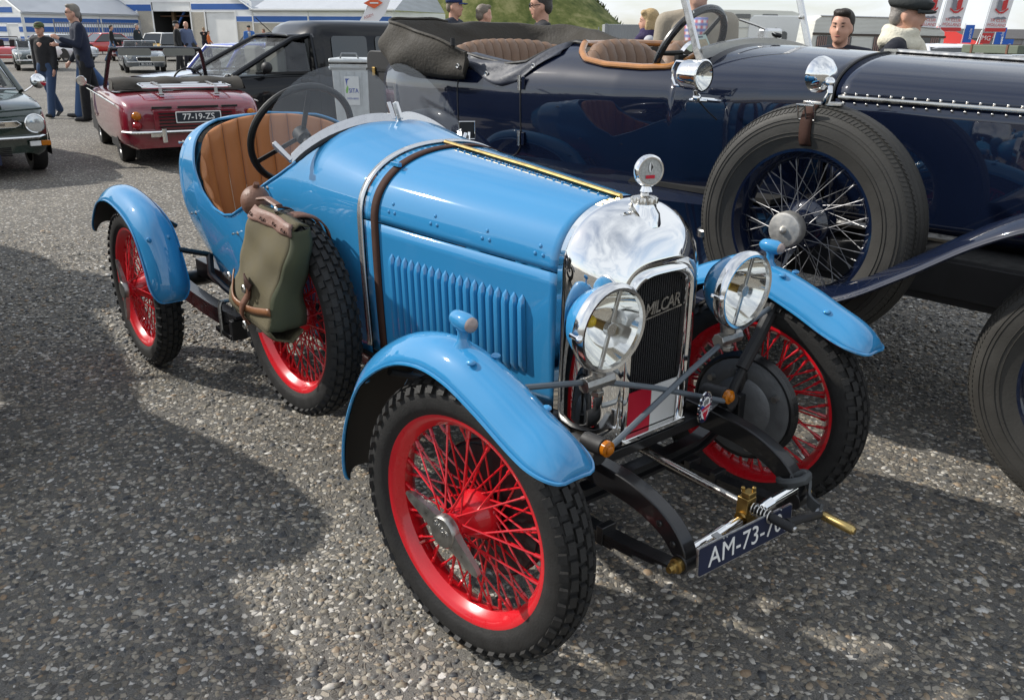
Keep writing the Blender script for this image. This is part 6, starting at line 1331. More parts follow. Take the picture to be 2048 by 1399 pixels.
# ---------------------------------------------------------------- motorhome, caravan, tents, flags
ROW = R(50.4)
def tow(name, label, pos, hd): return thing(name, label, 'caravan', (pos[0], pos[1], zg(*pos)), hd)
mh = tow('motorhome', 'cream motorhome with rounded overcab behind the man in beige jacket', (-24.72, 34.48), ROW)
cream = pm('cream_body', (.66, .65, .58), .4, nz=.06, ns=2)
def hullbox(t, nm, x0, x1, prof, y0, y1, mat):
    return G().grid([[(x, y, z) for x, z in prof] for y in (y0, y1)], cap0=True, cap1=True).ob(nm, mat, t, 40, bevel=.06)
hullbox(mh, 'body', 0, 6, [(-3.4, .5), (-3.4, 2.55), (-3.2, 2.75), (.9, 2.75), (2.0, 2.72), (2.9, 2.45), (3.3, 2.1), (3.35, 1.85), (2.3, 1.75), (2.3, .5)], 0, 2.1, cream)
hullbox(mh, 'cab', 0, 6, [(2.25, .5), (2.25, 1.78), (3.0, 1.75), (3.7, 1.15), (4.3, 1.05), (4.4, .5)], .1, 2.0, cream)
for x in (.05, 1.35): G().prism(rrect(.75, .20, .06), basis((x-.4, -.02, 2.45), (1, 0, 0), (0, 0, 1), (0, -1, 0)), .02).ob('roof_window', MT['tinted'], mh)
G().tube([(-3.3, -.02, 1.95), (1.8, -.02, 1.95), (2.6, -.02, 1.85)], .03, 6).ob('side_moulding', pm('cream_trim', (.45, .45, .42), .5), mh)
G().prism(rrect(1.0, .85, .1), basis((1.55, -.02, 1.35), (1, 0, 0), (0, 0, 1), (0, -1, 0)), .02).ob('side_window', MT['tinted'], mh); G().prism([(2.5, 1.15), (3.55, 1.15), (3.0, 1.65), (2.5, 1.68)], basis((0, .08, 0), (1, 0, 0), (0, 0, 1), (0, -1, 0)), .02).ob('cab_window', MT['tinted'], mh)
G().prism(rrect(.7, 1.5, .08), basis((-1.2, -.02, 1.2), (1, 0, 0), (0, 0, 1), (0, -1, 0)), .02).ob('side_door', cream, mh)
for x in (-2.2, 3.1): wh = link('wheel', MW[1], MT['hubcap'], mh, M=Matrix.Translation((x, .1, .32)) @ Matrix.Scale(1.2, 4)); link('tyre', MW[0], MT['rubber'], wh)
mh2 = tow('motorhome', 'white motorhome partly hidden behind the touring car windscreen post', (-23.0, 36.4), ROW)
hullbox(mh2, 'body', 0, 6, [(-2.6, .5), (-2.6, 2.3), (-2.4, 2.5), (2.2, 2.5), (2.4, 2.3), (2.4, .5)], 0, 2.1, pm('white_motorhome', (.72, .72, .70), .4, nz=.05))
G().prism(rrect(.9, .7, .15), basis((-1.2, -.02, 1.45), (1, 0, 0), (0, 0, 1), (0, -1, 0)), .02).ob('side_window', MT['tinted'], mh2); G().prism(rrect(.8, 1.3, .2), basis((.6, -.02, 1.3), (1, 0, 0), (0, 0, 1), (0, -1, 0)), .03).ob('side_door', pm('white_motorhome_door', (.66, .66, .64), .4), mh2)
wh = link('wheel', MW[1], MT['hubcap'], mh2, M=Matrix.Translation((0, .1, .32)) @ Matrix.Scale(1.2, 4)); link('tyre', MW[0], MT['rubber'], wh)
cv = tow('caravan', 'grey beige ribbed caravan with curtained windows behind the man with flat cap', (-18.42, 35.21), ROW)
cvm = ribbed('caravan_cladding', (.64, .64, .59), .45, 6, 2, .012)
hullbox(cv, 'body', 0, 6, [(-2.9, .45), (-3.0, 1.2), (-2.9, 2.25), (-2.6, 2.42), (.2, 2.36), (.9, 2.05), (2.5, 1.95), (2.75, 1.8), (2.8, .45)], 0, 2.1, cvm)
G().bar((-2.95, -.02, 1.68), (2.78, -.02, 1.60), .05, .09).ob('brown_band', pm('brown_band', (.06, .045, .035), .5), cv); G().tube([(-2.7, -.02, 2.40), (.2, -.02, 2.36), (.9, -.02, 2.05), (2.5, -.02, 1.95)], .03, 6).ob('roof_edge', MT['alu'], cv)
for x, w in ((-2.0, 1.5), (.15, .9), (1.95, 1.25)):
    wn = G().prism(rrect(w, .80, .08), basis((x, -.015, 1.20), (1, 0, 0), (0, 0, 1), (0, -1, 0)), .02).ob('window', MT['tinted'], cv)
    for k in range(int(w/.09)):
        u = -w/2+.05+k*.09
        if abs(u) > w*.18: G().cyl((x+u, -.037, .82), (x+u, -.037, 1.58), .03, n=6).ob('curtain_fold', pm('curtain', (.26, .17, .15), .8, nz=.3, ns=5) if 'curtain' not in bpy.data.materials else bpy.data.materials['curtain'], wn)
wh = link('wheel', MW[1], MT['hubcap'], cv, M=Matrix.Translation((0, .05, .30)) @ Matrix.Scale(1.1, 4)); link('tyre', MW[0], MT['rubber'], wh)
tn2 = thing('red_tent', 'red peaked tent beyond the caravan and flags', 'tent', (-27.78, 62.2, -.27), ROW)
rt_ = pm('red_tent_cloth', (.60, .035, .025), .7, nz=.08, ns=2)
pk = V(0, 1.5, 2.65); cor = [V(-2.6, -1.2, 1.05), V(2.7, -1.2, 1.05), V(2.7, 4.2, 1.05), V(-2.6, 4.2, 1.05)]
for i in range(4):
    a, b = cor[i], cor[(i+1) % 4]; rows = [[pk*(1-t)**1.0 + (a*(1-s)+b*s)*t + V(0, 0, -.55*t*(1-t)) + V(0, 0, -.0) for s in np.linspace(0, 1, 6)] for t in np.linspace(0.001, 1, 8)]
    G().grid(rows).ob('canopy', rt_, tn2, 60)
for c_ in cor: G().cyl((c_[0], c_[1], 0), (c_[0], c_[1], c_[2]), .04, n=6).ob('pole', MT['alu'], tn2)
G().box((6.0, 14, 1.35), (26, .3, 1.6)).ob('far', MT['dark'], tn2) if False else None
shd = thing('far_shed', 'long low dark roofed sheds far behind the blue flags', 'building', (-60.0, 126.0, -.27), ROW)
G().box((8, 0, .9), (44, 8, 1.9)).ob('wall', pm('shed_wall', (.28, .27, .27), .8, nz=.15, ns=.6), shd)
G().grid([[(x, y, z) for y, z in ((-4.4, 1.75), (0, 3.0), (4.4, 1.75))] for x in (-14.5, 8, 30.5)]).ob('roof', ribbed('slate_roof', (.09, .085, .085), .8, 1.2), shd, 30)
for x in (-4, 3, 12, 20): G().box((x, -4.03, .8), (1.6, .08, 1.5)).ob('door', pm('shed_door_%d' % x, (.20, .05, .06) if x == 3 else (.30, .30, .30), .7), shd)
def flagpole(name, label, pos, zt, group, lean=.10): 
    t = thing(name, label, 'flag', (pos[0], pos[1], zg(*pos)), ROW, group); G().cyl((0, 0, 0), (lean*zt, 0, zt), .035, .02, 8).ob('pole', MT['alu'], t); return t
def cloth(t, x0, z0, w, h, mat, wav=.05, lean=.10, nm='cloth', ph=0.):
    rows = [[(x0 + lean*(z0+h*k/12) + w*j/8, .05*math.sin(j*.9+k*.35+ph)*wav*20*(j/8), z0 + h*k/12) for j in range(9)] for k in range(13)]
    return G().grid(rows).ob(nm, mat, t, 60)
bw = pm('white_banner_cloth', (.78, .77, .78), .7, nz=.04, ns=2); bred = pm('banner_red', (.55, .05, .05), .7, nz=.05); bgrey = pm('banner_grey', (.22, .22, .25), .7, nz=.05)
LBL = ['half hidden behind the flat cap', 'beside the red tent', 'at the far right above blue flags']
for i, (px, py) in enumerate(((-22.6, 45.9), (-21.75, 46.95), (-20.2, 48.8))):
    t = flagpole('club_banner', 'white club banner with red and grey shield emblem, ' + LBL[i], (px, py), 4.6, 'white club banners on poles')
    cloth(t, .06, 1.95, 1.12, 2.4, bw, .03)
    X0 = .06 + .56
    def lx(z): return .10*z
    G().prism([(X0+lx(2.05)-.56, 1.97), (X0+lx(2.05)+.56, 1.97), (X0+lx(2.05)+.57, 2.15), (X0+lx(2.05)-.55, 2.15)], basis((0, -.075, 0), (1, 0, 0), (0, 0, 1), (0, -1, 0)), .006).ob('red_foot', bred, t)
    def P2(pts, nm, m, y=-.08): G().prism([(X0 + lx(3.3) + u, 3.3 + v) for u, v in pts], basis((0, y, 0), (1, 0, 0), (0, 0, 1), (0, -1, 0)), .006).ob(nm, m, t)
    P2([(-.26, -.22), (-.04, -.30), (-.04, .22), (-.26, .30)], 'shield_half', bgrey); P2([(.0, -.30), (.24, -.20), (.28, .32), (.0, .20)], 'shield_half', bred)
    P2([(-.34, -.25), (-.10, -.42), (.12, -.42), (.36, -.22), (.34, -.12), (.10, -.33), (-.10, -.33), (-.33, -.15)], 'emblem_scroll', bred)
    bl_ = basis((X0 + lx(2.5), -.085, 2.52), (1, 0, 0), (.1, 0, 1), (0, -1, 0)); text('lettering', 'TR CLUB', .21, bred, t, bl_); text('lettering', 'HOLLAND', .21, bred, t, Matrix.Translation((-.02, 0, -.22)) @ bl_)
    text('lettering', '100 1953', .13, bgrey, t, Matrix.Translation((.03, 0, .24)) @ bl_) if False else P2([(-.36, -.66), (-.10, -.58), (.0, -.62), (.2, -.57), (.36, -.66), (.3, -.70), (-.3, -.70)], 'car_outline', bgrey)
pb = pm('blue_flag_cloth', (.03, .13, .52), .7, nz=.06, ns=2)
for i, (px, py, zt, lab) in enumerate(((-29.15, 62.65, 2.55, 'just left of the red tent peak'), (-26.95, 61.95, 2.55, 'right of the red tent'), (-22.75, 56.85, 2.30, 'below the rightmost club banner'), (-19.6, 50.25, 1.60, 'lowest and furthest right'), (-37.37, 69.71, 2.95, 'far off behind the caravan roof'))):
    t = flagpole('blue_flag', 'small blue upright flag with white lettering, ' + lab, (px, py), zt+.1, 'small blue flags', .06)
    h = 1.15; cloth(t, .05, zt-h, .62, h, pb, .03, .06, ph=i)
    text('lettering', 'porsche', .30, MT['white'], t, basis((.38 + .06*zt, -.11, zt-h*.5), (0, 0, 1), (-1, 0, 0), (0, -1, 0)), wx=.72)
t = flagpole('red_flag', 'small red and white flag slanting beside the tallest club banner pole', (-22.6, 53.6), 2.1, None, .25)
cloth(t, .05, 1.35, .75, .6, bred, .03, .25); cloth(t, .0, .55, .6, .7, bw, .03, .25, nm='lower_cloth'); text('lettering', 'MG', .36, MT['white'], t, basis((.82, -.09, 1.66), (1, 0, 0), (.2, 0, 1), (0, -1, 0)))
ff = thing('feather_flag', 'white feather flag with red emblem above the black van roof', 'flag', (-25.2, 13.4, zg(-25.2, 13.4)), R(50.4))
prof = [(0, 1.4), (.15, 1.75), (.42, 2.15), (.62, 2.5), (.74, 2.9), (.72, 3.2)]
rows = [[(x, .03*math.sin(z*3), z), (x+w*.5, .05*math.sin(z*3+1), z), (x+w, .04*math.sin(z*3+2), z-.04)] for (x, z), w in zip(prof, (.5, .58, .66, .62, .5, .32))]
G().grid(rows).ob('cloth', bw, ff, 60); G().tube([(-.15, .02, 0), (-.1, .02, 1.0), (0, .02, 1.4), (.42, .02, 2.15), (.74, .02, 2.9), (.85, .02, 3.25)], .02, 6).ob('pole', MT['alu'], ff)
G().prism([(.62-.26, 2.22), (.72, 2.06), (1.0, 2.24), (.74, 2.40)], basis((0, -.03, .16), (1, 0, 0), (0, 0, 1), (0, -1, 0)), .006).ob('emblem', pm('flag_orange', (.70, .13, .05), .7), ff)
G().prism([(.58, 2.23), (.86, 2.23), (.86, 2.27), (.58, 2.27)], basis((0, -.05, .14), (1, 0, 0), (0, 0, 1), (0, -1, 0)), .006).ob('emblem_bar', MT['white'], ff); text('lettering', 'ASSEN', .12, pm('flag_ink', (.45, .12, .10), .7), ff, basis((.52, -.06, 1.98), (.92, 0, .35), (-.35, 0, .92), (0, -1, 0)))

# ---------------------------------------------------------------- steel waste bin
bn_ = thing('waste_bin', 'galvanised steel waste bin with white sign behind the roadster windscreen', 'bin', (-7.52, 3.42, zg(-7.52, 3.42)), R(50))
gal = pm('galvanised_steel', (.60, .62, .62), .45, .45, nz=.18, ns=16, bump=.08, bs=20)
rows = [[(x*k, y*k, z) for x, y in ((-.20, -.24), (.20, -.24), (.20, .24), (-.20, .24))] for z, k in ((.10, .80), (.55, .92), (1.02, 1.0), (1.04, 1.10), (1.08, 1.12))]
bd_ = G().grid(rows, cu=True, cap0=True).ob('body', gal, bn_, 30, bevel=.01)
ld = G().box((0, .01, 1.115), (.46, .56, .05)).ob('lid', gal, bn_, bevel=.02); G().tube([(-.10, -.24, 1.14), (-.08, -.25, 1.19), (.08, -.25, 1.19), (.10, -.24, 1.14)], .010, 6).ob('lid_handle', MT['steel'], ld)
for x in (-.12, -.04, .05, .13): G().bar((x*.82, -.196, .14), (x, -.243, 1.0), .004, .010, (0, 1, 0)).ob('pressed_rib', gal, bn_)
for s in (-1, 1): G().cyl((s*.21, -.05, 1.04), (s*.27, -.05, 1.03), .02, n=10).ob('lifting_pin', gal, bn_); wh = link('wheel', MW[1], MT['hubcap'], bn_, M=Matrix.Translation((s*.16, .18, .10)) @ Matrix.Scale(.37, 4) @ Matrix.Rotation(math.pi/2*s, 4, 'Z')); link('tyre', MW[0], MT['rubber'], wh)
sgM = basis((.015, -.246, .80), (1, 0, 0), nrm(V(0, -.09, 1)), nrm(V(0, -1, -.09)))
sg = G().prism(rrect(.165, .31, .008), sgM, .003).ob('sign', MT['white'], bn_)
ink = pm('sign_blue_ink', (.02, .06, .36), .5); text('lettering', 'SITA', .066, ink, bn_, sgM @ Matrix.Translation((.018, .0, .0052)), wx=.82, bold=.001); text('lettering', '0900-8000', .030, ink, bn_, sgM @ Matrix.Translation((.004, -.085, .004)))
G().prism([(-.07, .13), (-.02, .13), (-.045, .11), (-.055, .05)], sgM, .0045).ob('sign_mark', ink, bn_); G().prism([(-.07, .01), (-.05, .06), (-.038, .03), (-.05, -.025), (-.068, -.025)], sgM, .0045).ob('sign_mark', pm('sign_green', (.20, .50, .05), .5), bn_)
# ---------------------------------------------------------------- canvas bag strapped on the spare wheel
bag = thing('canvas_bag', 'olive canvas satchel with leather straps hanging on the spare wheel', 'bag', (-1.2, -.50, .44))
def bagpt(u, v, w=0.):
    """u across (0 rear .. 1 front), v down (0 top .. 1 bottom) on the outer face, in car space minus the bag's origin"""
    a = V(-1.215, -.500, .850); b = V(-.835, -.500, .836); c = V(-1.315, -.575, .545); d = V(-.84, -.60, .552)
    p = (a*(1-u)+b*u)*(1-v) + (c*(1-u)+d*u)*v
    p = p + V(0, -1, 0)*(.020*max(0, math.sin(math.pi*min(1, max(0, u))))**.6*math.sin(math.pi*max(0, min(1, v*.85+.1))) + w*.45) + V(0, 0, -.012)*math.sin(math.pi*u)*v
    p = p + V(-.010*math.sin(v*9+u*3), -.005*math.sin(u*11+v*6) - .004*math.sin(v*17-u*5), 0)
    return p - V(-1.2, -.50, .44)
rows = [[bagpt(u, v) for u in np.linspace(0, .78, 16)] for v in np.linspace(0, 1, 22)]
G().grid(rows).ob('front_panel', MT['canvas'], bag, 70, solid=.006)
# gusset and back panel wrap round to the wheel
rows = []
for v in np.linspace(0, 1, 22):
    e = bagpt(.78, v); f_ = bagpt(.78, v) + V(.012 + .014*math.sin(v*3.1), .03 + .03*v, 0); k = bagpt(.78, v) + V(.01, .06 + .06*v, .005)
    rows.append([e, e*.6+f_*.4 + V(0, -.010, 0), e*.3+f_*.7 + V(.008, -.006, 0), f_, f_*.5+k*.5 + V(.006, 0, 0), k])
G().grid(rows).ob('gusset', MT['canvas_green'], bag, 70, solid=.006)
rows = [[bagpt(0, v), bagpt(0, v) + V(-.012, .03, 0), bagpt(0, v) + V(0, .075, .005)] for v in np.linspace(0, 1, 16)]
G().grid(rows).ob('gusset', MT['canvas'], bag, 70, solid=.006)
rows = [[bagpt(u, 1), bagpt(u, 1) + V(0, .02, -.030), bagpt(u, 1) + V(.01, .07, -.045), bagpt(u, 1) + V(.01, .11, -.01)] for u in np.linspace(0, .79, 14)]
G().grid(rows).ob('bottom_panel', MT['canvas'], bag, 70, solid=.006)
rows = [[bagpt(u, 0) + V(0, 0, .0), bagpt(u, 0) + V(0, .03, .02), bagpt(u, 0) + V(0, .06, .01)] for u in np.linspace(0, .79, 12)]
G().grid(rows).ob('top_panel', MT['canvas'], bag, 70, solid=.006)
# stitched leather yoke along the top
rows = [[bagpt(u, -.075, .012 + .003*math.sin(u*20)), bagpt(u, -.03, .016), bagpt(u, .03, .014), bagpt(u, .055, .010 + .003*math.sin(u*23))] for u in np.linspace(-.02, .80, 24)]
yk = G().grid(rows).ob('leather_yoke', MT['pale_leather'], bag, 70, solid=.007)
for u in (.06, .28, .50, .72):
    G().tube([bagpt(u-.03, -.01, .022), bagpt(u-.03, .012, .024), bagpt(u+.03, .012, .024), bagpt(u+.03, -.004, .022)], .0022, 6).ob('stitch', MT['strap'], yk)
# strap and keeper low on the front, its tail hanging below
def band(pts, w, mat, nm, par=bag, th=.005, upv=None):
    P = spline(pts, 30); rows = []
    for i, q in enumerate(P):
        t = nrm(P[min(29, i+1)]-P[max(0, i-1)]); n_ = upv if upv is not None else V(0, -1, 0); a = nrm(np.cross(t, n_)); rows.append([q + a*w/2, q, q - a*w/2])
    return G().grid(rows).ob(nm, mat, par, 60, solid=th)
tb = pm('tan_strap', (.20, .085, .035), .45, nz=.25, ns=30, bump=.15)
band([bagpt(-.10, .70, -.02), bagpt(.0, .76, .012), bagpt(.22, .86, .024), bagpt(.45, .88, .024), bagpt(.78, .80, .012)], .022, tb, 'strap')
band([bagpt(.42, .60, .020), bagpt(.42, .74, .022), bagpt(.38, .86, .036), bagpt(.35, .97, .026), bagpt(.34, 1.04, .010), bagpt(.36, 1.10, -.01)], .024, MT['brown_leather'], 'buckle_strap')
band([bagpt(.34, .575, .030), bagpt(.43, .585, .044), bagpt(.50, .64, .034)], .03, MT['strap'], 'strap_tip')
for u, v in ((.42, .67), (-.06, .74), (.35, 1.09)): 
    q = bagpt(u, v, .038 if v < .7 else .012); G().lathe([(.005, .004), (.011, .006), (.014, .003), (.014, 0)], q, (0, -1, 0), 16).ob('eyelet', MT['nickel'], bag)
# straps over the tyre crown
def over(x0, x1, lift, mat, w):
    rows = []
    O_ = V(-1.2, -.50, .44); c = V(-1.135, -.415, .510)
    for k in range(22):
        an = R(-105) + R(190)*k/21; f = k/21; x = x0 + (x1-x0)*f; cc = math.cos(an); rr = .292 + (.055+lift)*(abs(cc)**.75)*(1 if cc > 0 else -1); yy = (.058+lift)*math.sin(an)
        rows.append([V(x+dx, c[1]+yy, c[2]+math.sqrt(max(0, rr*rr-(x+dx-c[0])**2))) - O_ for dx in (-w/2, 0, w/2)])
    return G().grid(rows).ob('tyre_strap', mat, bag, 50, solid=.005)
over(-1.225, -1.215, .008, MT['brown_leather'], .026); over(-1.10, -1.045, .008, MT['brown_leather'], .030); over(-1.07, -1.01, .016, MT['brown_leather'], .024)
G().tube([V(-1.225, -.47, .885) - V(-1.2, -.50, .44), V(-1.16, -.47, .897) - V(-1.2, -.50, .44), V(-1.08, -.47, .885) - V(-1.2, -.50, .44)], .013, 8, sy=.5).ob('carry_strap', MT['brown_leather'], bag)
q = V(-1.085, -.478, .872) - V(-1.2, -.50, .44); G().ball(q, (.012, .006, .012), 12, 8).ob('strap_stud', MT['nickel'], bag)
# dried gourd flask tucked behind the bag
fk = thing('gourd_flask', 'round brown leather flask tucked behind the canvas bag top', 'flask', (-1.29, -.455, .865))
G().ball((0, 0, 0), (.050, .048, .052), 24, 16).ob('flask_body', pm('flask_leather', (.17, .085, .055), .5, nz=.35, ns=26, bump=.2), fk)
G().cyl((.01, .0, .045), (.02, 0, .062), .012, .009, 12).ob('flask_neck', MT['brown_leather'], fk)
# ---------------------------------------------------------------- people
_pm = {}
def cl(col, rough=.85, nz=.18, ns=25, bump=.25):
    k = tuple(round(c, 3) for c in col)
    if k not in _pm: _pm[k] = pm('cloth_%d' % len(_pm), col, rough, nz=nz, ns=ns, bump=bump, bs=60)
    return _pm[k]
SKIN = pm('skin', (.56, .31, .22), .5, nz=.10, ns=40, bump=.05); SKIN.node_tree.nodes['Principled BSDF'].inputs['Subsurface Weight'].default_value = .0
def bake(g, name, mat, parent, vox, sm=3):
    me = g.mesh(name, None); o = bpy.data.objects.new('tmp', me)
    m = o.modifiers.new('r', 'REMESH'); m.mode = 'VOXEL'; m.voxel_size = vox; m.use_smooth_shade = True
    if sm: s = o.modifiers.new('s', 'SMOOTH'); s.iterations = sm; s.factor = .5
    m2 = evaluated(o); bpy.data.objects.remove(o); bpy.data.meshes.remove(me); m2.name = name
    m2.materials.clear(); m2.shade_smooth()
    return link(name, m2, mat, parent)
def limb(g, pts, rs, n=12):
    P = [np.asarray(p, float) for p in pts]
    for i in range(len(P)-1): g.tube([P[i], P[i+1]], [rs[i], rs[i+1]], n)
    for p, r in zip(P, rs): g.ball(p, r, n, 8)
def person(label, pos, hd, H=1.75, top=(.02, .02, .025), legs=(.03, .05, .11), shoe=(.02, .018, .016), hair=(.06, .045, .03), vox=.02, legL=(.3, .1), legR=(-.25, .35), armL=(.15, .5), armR=(-.15, .4), out=.12, lean=0., headturn=0., tilt=0., coat=.0, hat=None, haircut='short', collar=None, scarf=None, shirt=None, face=False, hair_out=0., build=1., group=None, raise_=None, glasses=False, jz=0.):
    t = thing('person', label, 'person', (pos[0], pos[1], zg(*pos)+jz), hd, group)
    s = H/1.75; B = lambda x, y, z: V(x, y, z)*s
    ct, st_ = math.cos(lean), math.sin(lean)
    def T(x, y, z):   # lean about the hips
        dz = z-.92; return V(x*ct + dz*st_, y, .92 + dz*ct - x*st_)*s
    def leg(sd, sw, kn):
        h = B(0, sd*.095, .90); k = h + s*.44*V(math.sin(sw), 0, -math.cos(sw)); a = k + s*.42*V(math.sin(sw-kn), 0, -math.cos(sw-kn)); return h, k, a
    def arm(sd, sw, el):
        sh = T(-.01, sd*.185*build, 1.425); e = sh + s*.285*nrm(V(math.sin(sw), sd*out*(1 if sw < 1 else .3), -math.cos(sw))); w = e + s*.255*nrm(V(math.sin(sw+el), -sd*.10 if el > .8 else sd*.03, -math.cos(sw+el))); return sh, e, w
    LL, RL = leg(1, *legL), leg(-1, *legR); LA, RA = arm(1, *armL), arm(-1, *armR)
    drop = min(LL[2][2], RL[2][2]) - .085*s
    for q in (LL, RL): 
        for p in q: pass
    root = V(0, 0, -drop)
    mv = lambda q: tuple(p + root for p in q)
    LL, RL, LA, RA = mv(LL), mv(RL), mv(LA), mv(RA); TT = lambda x, y, z: T(x, y, z) + root
    # head frame
    hc = TT(.015, 0, 1.635); ch, sh_ = math.cos(headturn), math.sin(headturn); ct2, st2 = math.cos(tilt), math.sin(tilt)
    def Hd(x, y, z):
        x, z = x*ct2 + z*st2, z*ct2 - x*st2
        return hc + s*V(x*ch - y*sh_, x*sh_ + y*ch, z)
    g = G()
    HM_ = lambda c, r: g.ball(Hd(*c), tuple(np.array(r)*s), 18, 12)
    Rm = basis(hc, V(ch, sh_, 0), V(-sh_, ch, 0), V(0, 0, 1)) @ Matrix.Rotation(tilt, 4, 'Y')
    def hb(c, r): g.ball(tuple(np.array(c)*s), tuple(np.array(r)*s), 18, 12, M=Rm)
    hb((-.005, 0, .03), (.098, .076, .095)); hb((.022, 0, -.035), (.070, .067, .080)); hb((.045, .034, -.03), (.035, .030, .034)); hb((.045, -.034, -.03), (.035, .030, .034)); hb((.050, 0, -.085), (.038, .042, .032)); hb((.093, 0, -.022), (.018, .013, .020)); hb((.083, 0, .006), (.014, .009, .028)); hb((-.0, .078, -.015), (.020, .010, .032)); hb((-.0, -.078, -.015), (.020, .010, .032)); hb((.076, 0, -.062), (.012, .024, .012)); hb((.060, .03, .030), (.022, .030, .014)); hb((.060, -.03, .030), (.022, .030, .014))
    limb(g, [TT(-.01, 0, 1.42), Hd(-.02, 0, -.06)], [.062*s, .055*s])
    g.tube([TT(0, 0, .95), TT(0, 0, 1.15), TT(0, 0, 1.38), TT(0, 0, 1.46)], [.10*s, .10*s, .12*s, .06*s], 12)
    for q in (LA, RA): limb(g, [TT(0, 0, 1.40), q[0], q[1], q[2]], np.array([.05, .045, .036, .027])*s)
    for q in (LL, RL): limb(g, [TT(0, 0, .95), q[0], q[1], q[2]], np.array([.08, .07, .05, .038])*s)
    for q, sd in ((LA, 1), (RA, -1)):   # hands: palm, four fingers, thumb
        d = nrm(q[2]-q[1]); sv = nrm(np.cross(d, V(0, 1, 0)) + V(.001, 0, 0)); pv = nrm(np.cross(sv, d)); c = q[2] + d*.045*s
        limb(g, [q[2], c, c + d*.04*s], np.array([.026, .030, .028])*s, 8)
        for k in range(4):
            b = c + d*.045*s + sv*(k-1.5)*.017*s; L_ = (.060, .070, .066, .050)[k]*s; limb(g, [b, b + d*L_*.55 - pv*.008*s, b + d*L_*.85 - pv*.030*s*(1 if True else 0)], np.array([.010, .009, .0075])*s, 6)
        b = c + sv*.024*s; limb(g, [b, b + sv*.022*s + d*.028*s, b + sv*.022*s + d*.055*s - pv*.01*s], np.array([.012, .010, .008])*s, 6)
    bake(g, 'body', SKIN, t, min(vox, .016) if vox < .025 else vox*.8, 2)
    # trousers
    g = G(); limb(g, [TT(0, .06, .98), LL[0], LL[1], LL[2] + V(0, 0, -.01)], np.array([.115, .105, .080, .074])*s*np.array([build, 1, 1, 1])); limb(g, [TT(0, -.06, .98), RL[0], RL[1], RL[2] + V(0, 0, -.01)], np.array([.115, .105, .080, .074])*s*np.array([build, 1, 1, 1])); bake(g, 'trousers', cl(legs), t, vox)
    for q in (LL, RL):
        a = q[2]; g = G(); sw = math.atan2(q[2][0]-q[1][0], -(q[2][2]-q[1][2])); pit = max(-.5, min(.6, sw*.9)); dx = V(math.cos(pit), 0, math.sin(pit))
        limb(g, [a + V(-.035, 0, -.035)*s, a + dx*.06*s + V(0, 0, -.045)*s, a + dx*.17*s + V(0, 0, -.052)*s], np.array([.045, .044, .036])*s, 10); bake(g, 'shoe', cl(shoe, .5), t, min(vox, .02))
    # jacket
    g = G(); hem = .86-coat; bt = build
    for z0, z1, rx0, rx1, ry0, ry1 in ((hem, 1.05, .115, .115, .175, .172), (1.05, 1.25, .115, .12, .172, .182), (1.25, 1.40, .12, .105, .182, .175), (1.40, 1.475, .105, .062, .175, .085)):
        rr = [[TT(rx*bt*math.cos(a), ry*bt*math.sin(a), z) for a in np.linspace(0, 2*math.pi, 20, endpoint=False)] for z, rx, ry in ((z0, rx0, ry0), (z1, rx1, ry1))]; g.grid(rr, cu=True, cap0=True, cap1=True)
    for q in (LA, RA): limb(g, [q[0], q[0]*.5+q[1]*.5, q[1], q[2] + (q[1]-q[2])*.08], np.array([.070, .064, .058, .046])*s); limb(g, [TT(-.005, (1 if q is LA else -1)*.05, 1.465), q[0] + V(0, 0, .005)], np.array([.055, .066])*s)
    if collar: g.tube([TT(-.012, 0, 1.44), TT(-.012, 0, 1.492)], [.088*s, .076*s], 16)
    bake(g, 'jacket', cl(top), t, vox)
    if shirt:
        g = G(); rr = [[TT(.098*bt*k + .03, y, z) for y in (-.07*w, 0, .07*w)] for z, k, w in ((1.10, 1, .5), (1.25, 1.05, .8), (1.38, .92, 1.), (1.46, .6, 1.))]; g.grid(rr); g.ob('shirt', shirt, t, 60, solid=.01)
    # hair
    if haircut:
        g = G()
        def hh(c, r): g.ball(tuple(np.array(c)*s), tuple(np.array(r)*s), 20, 14, M=Rm)
        if haircut == 'short': hh((-.022, 0, .050), (.092, .083, .088)); hh((-.058, 0, -.008), (.055, .074, .065)); hh((.045, 0, .100), (.048, .062, .030))
        if haircut == 'full': hh((-.026, 0, .052), (.096, .087, .092)); hh((-.062, 0, -.01), (.056, .079, .075)); hh((.045, .012, .106), (.05, .060, .030)); hh((.02, -.03, .112), (.05, .04, .026))
        if haircut == 'bald': hh((-.062, 0, -.015), (.045, .075, .050))
        if haircut == 'long':
            hh((-.022, 0, .055), (.102, .092, .092)); hh((-.07, 0, -.04), (.065, .09, .12)); hh((-.11, .0, -.05), (.075, .06, .09)); hh((-.16, .02, -.02), (.07, .045, .06)); hh((-.19, .03, .03), (.05, .035, .045)); hh((.05, .035, .095), (.04, .045, .035)); hh((-.0, .082, -.06), (.035, .022, .09)); hh((-.0, -.082, -.06), (.035, .022, .09))
        hm = cl(hair, .6, .3, 60, .6)
        bake(g, 'hair', hm, t, min(vox, .014), 1)
    if hat:
        kind, hcol = hat; g = G(); hm = cl(hcol, .8)
        def P3(x, y, z): return Hd(x, y, z)
        if kind == 'cap':
            g.grid([[P3(-.012 + .106*k*math.cos(a), .090*k*math.sin(a), z) for a in np.linspace(0, 6.283, 24, endpoint=False)] for z, k in ((.042, 1.), (.085, 1.0), (.118, .82), (.138, .45), (.142, .05))], cu=True, cap1=True).ob('cap', hm, t, 60, solid=.006)
            G().grid([[P3(.085 + .085*(1-(abs(u)**2.2))*v, u*.078, .048 - .012*v - .012*abs(u)) for u in np.linspace(-1, 1, 13)] for v in (0, .5, 1)]).ob('cap_peak', hm, t, 60, solid=.005)
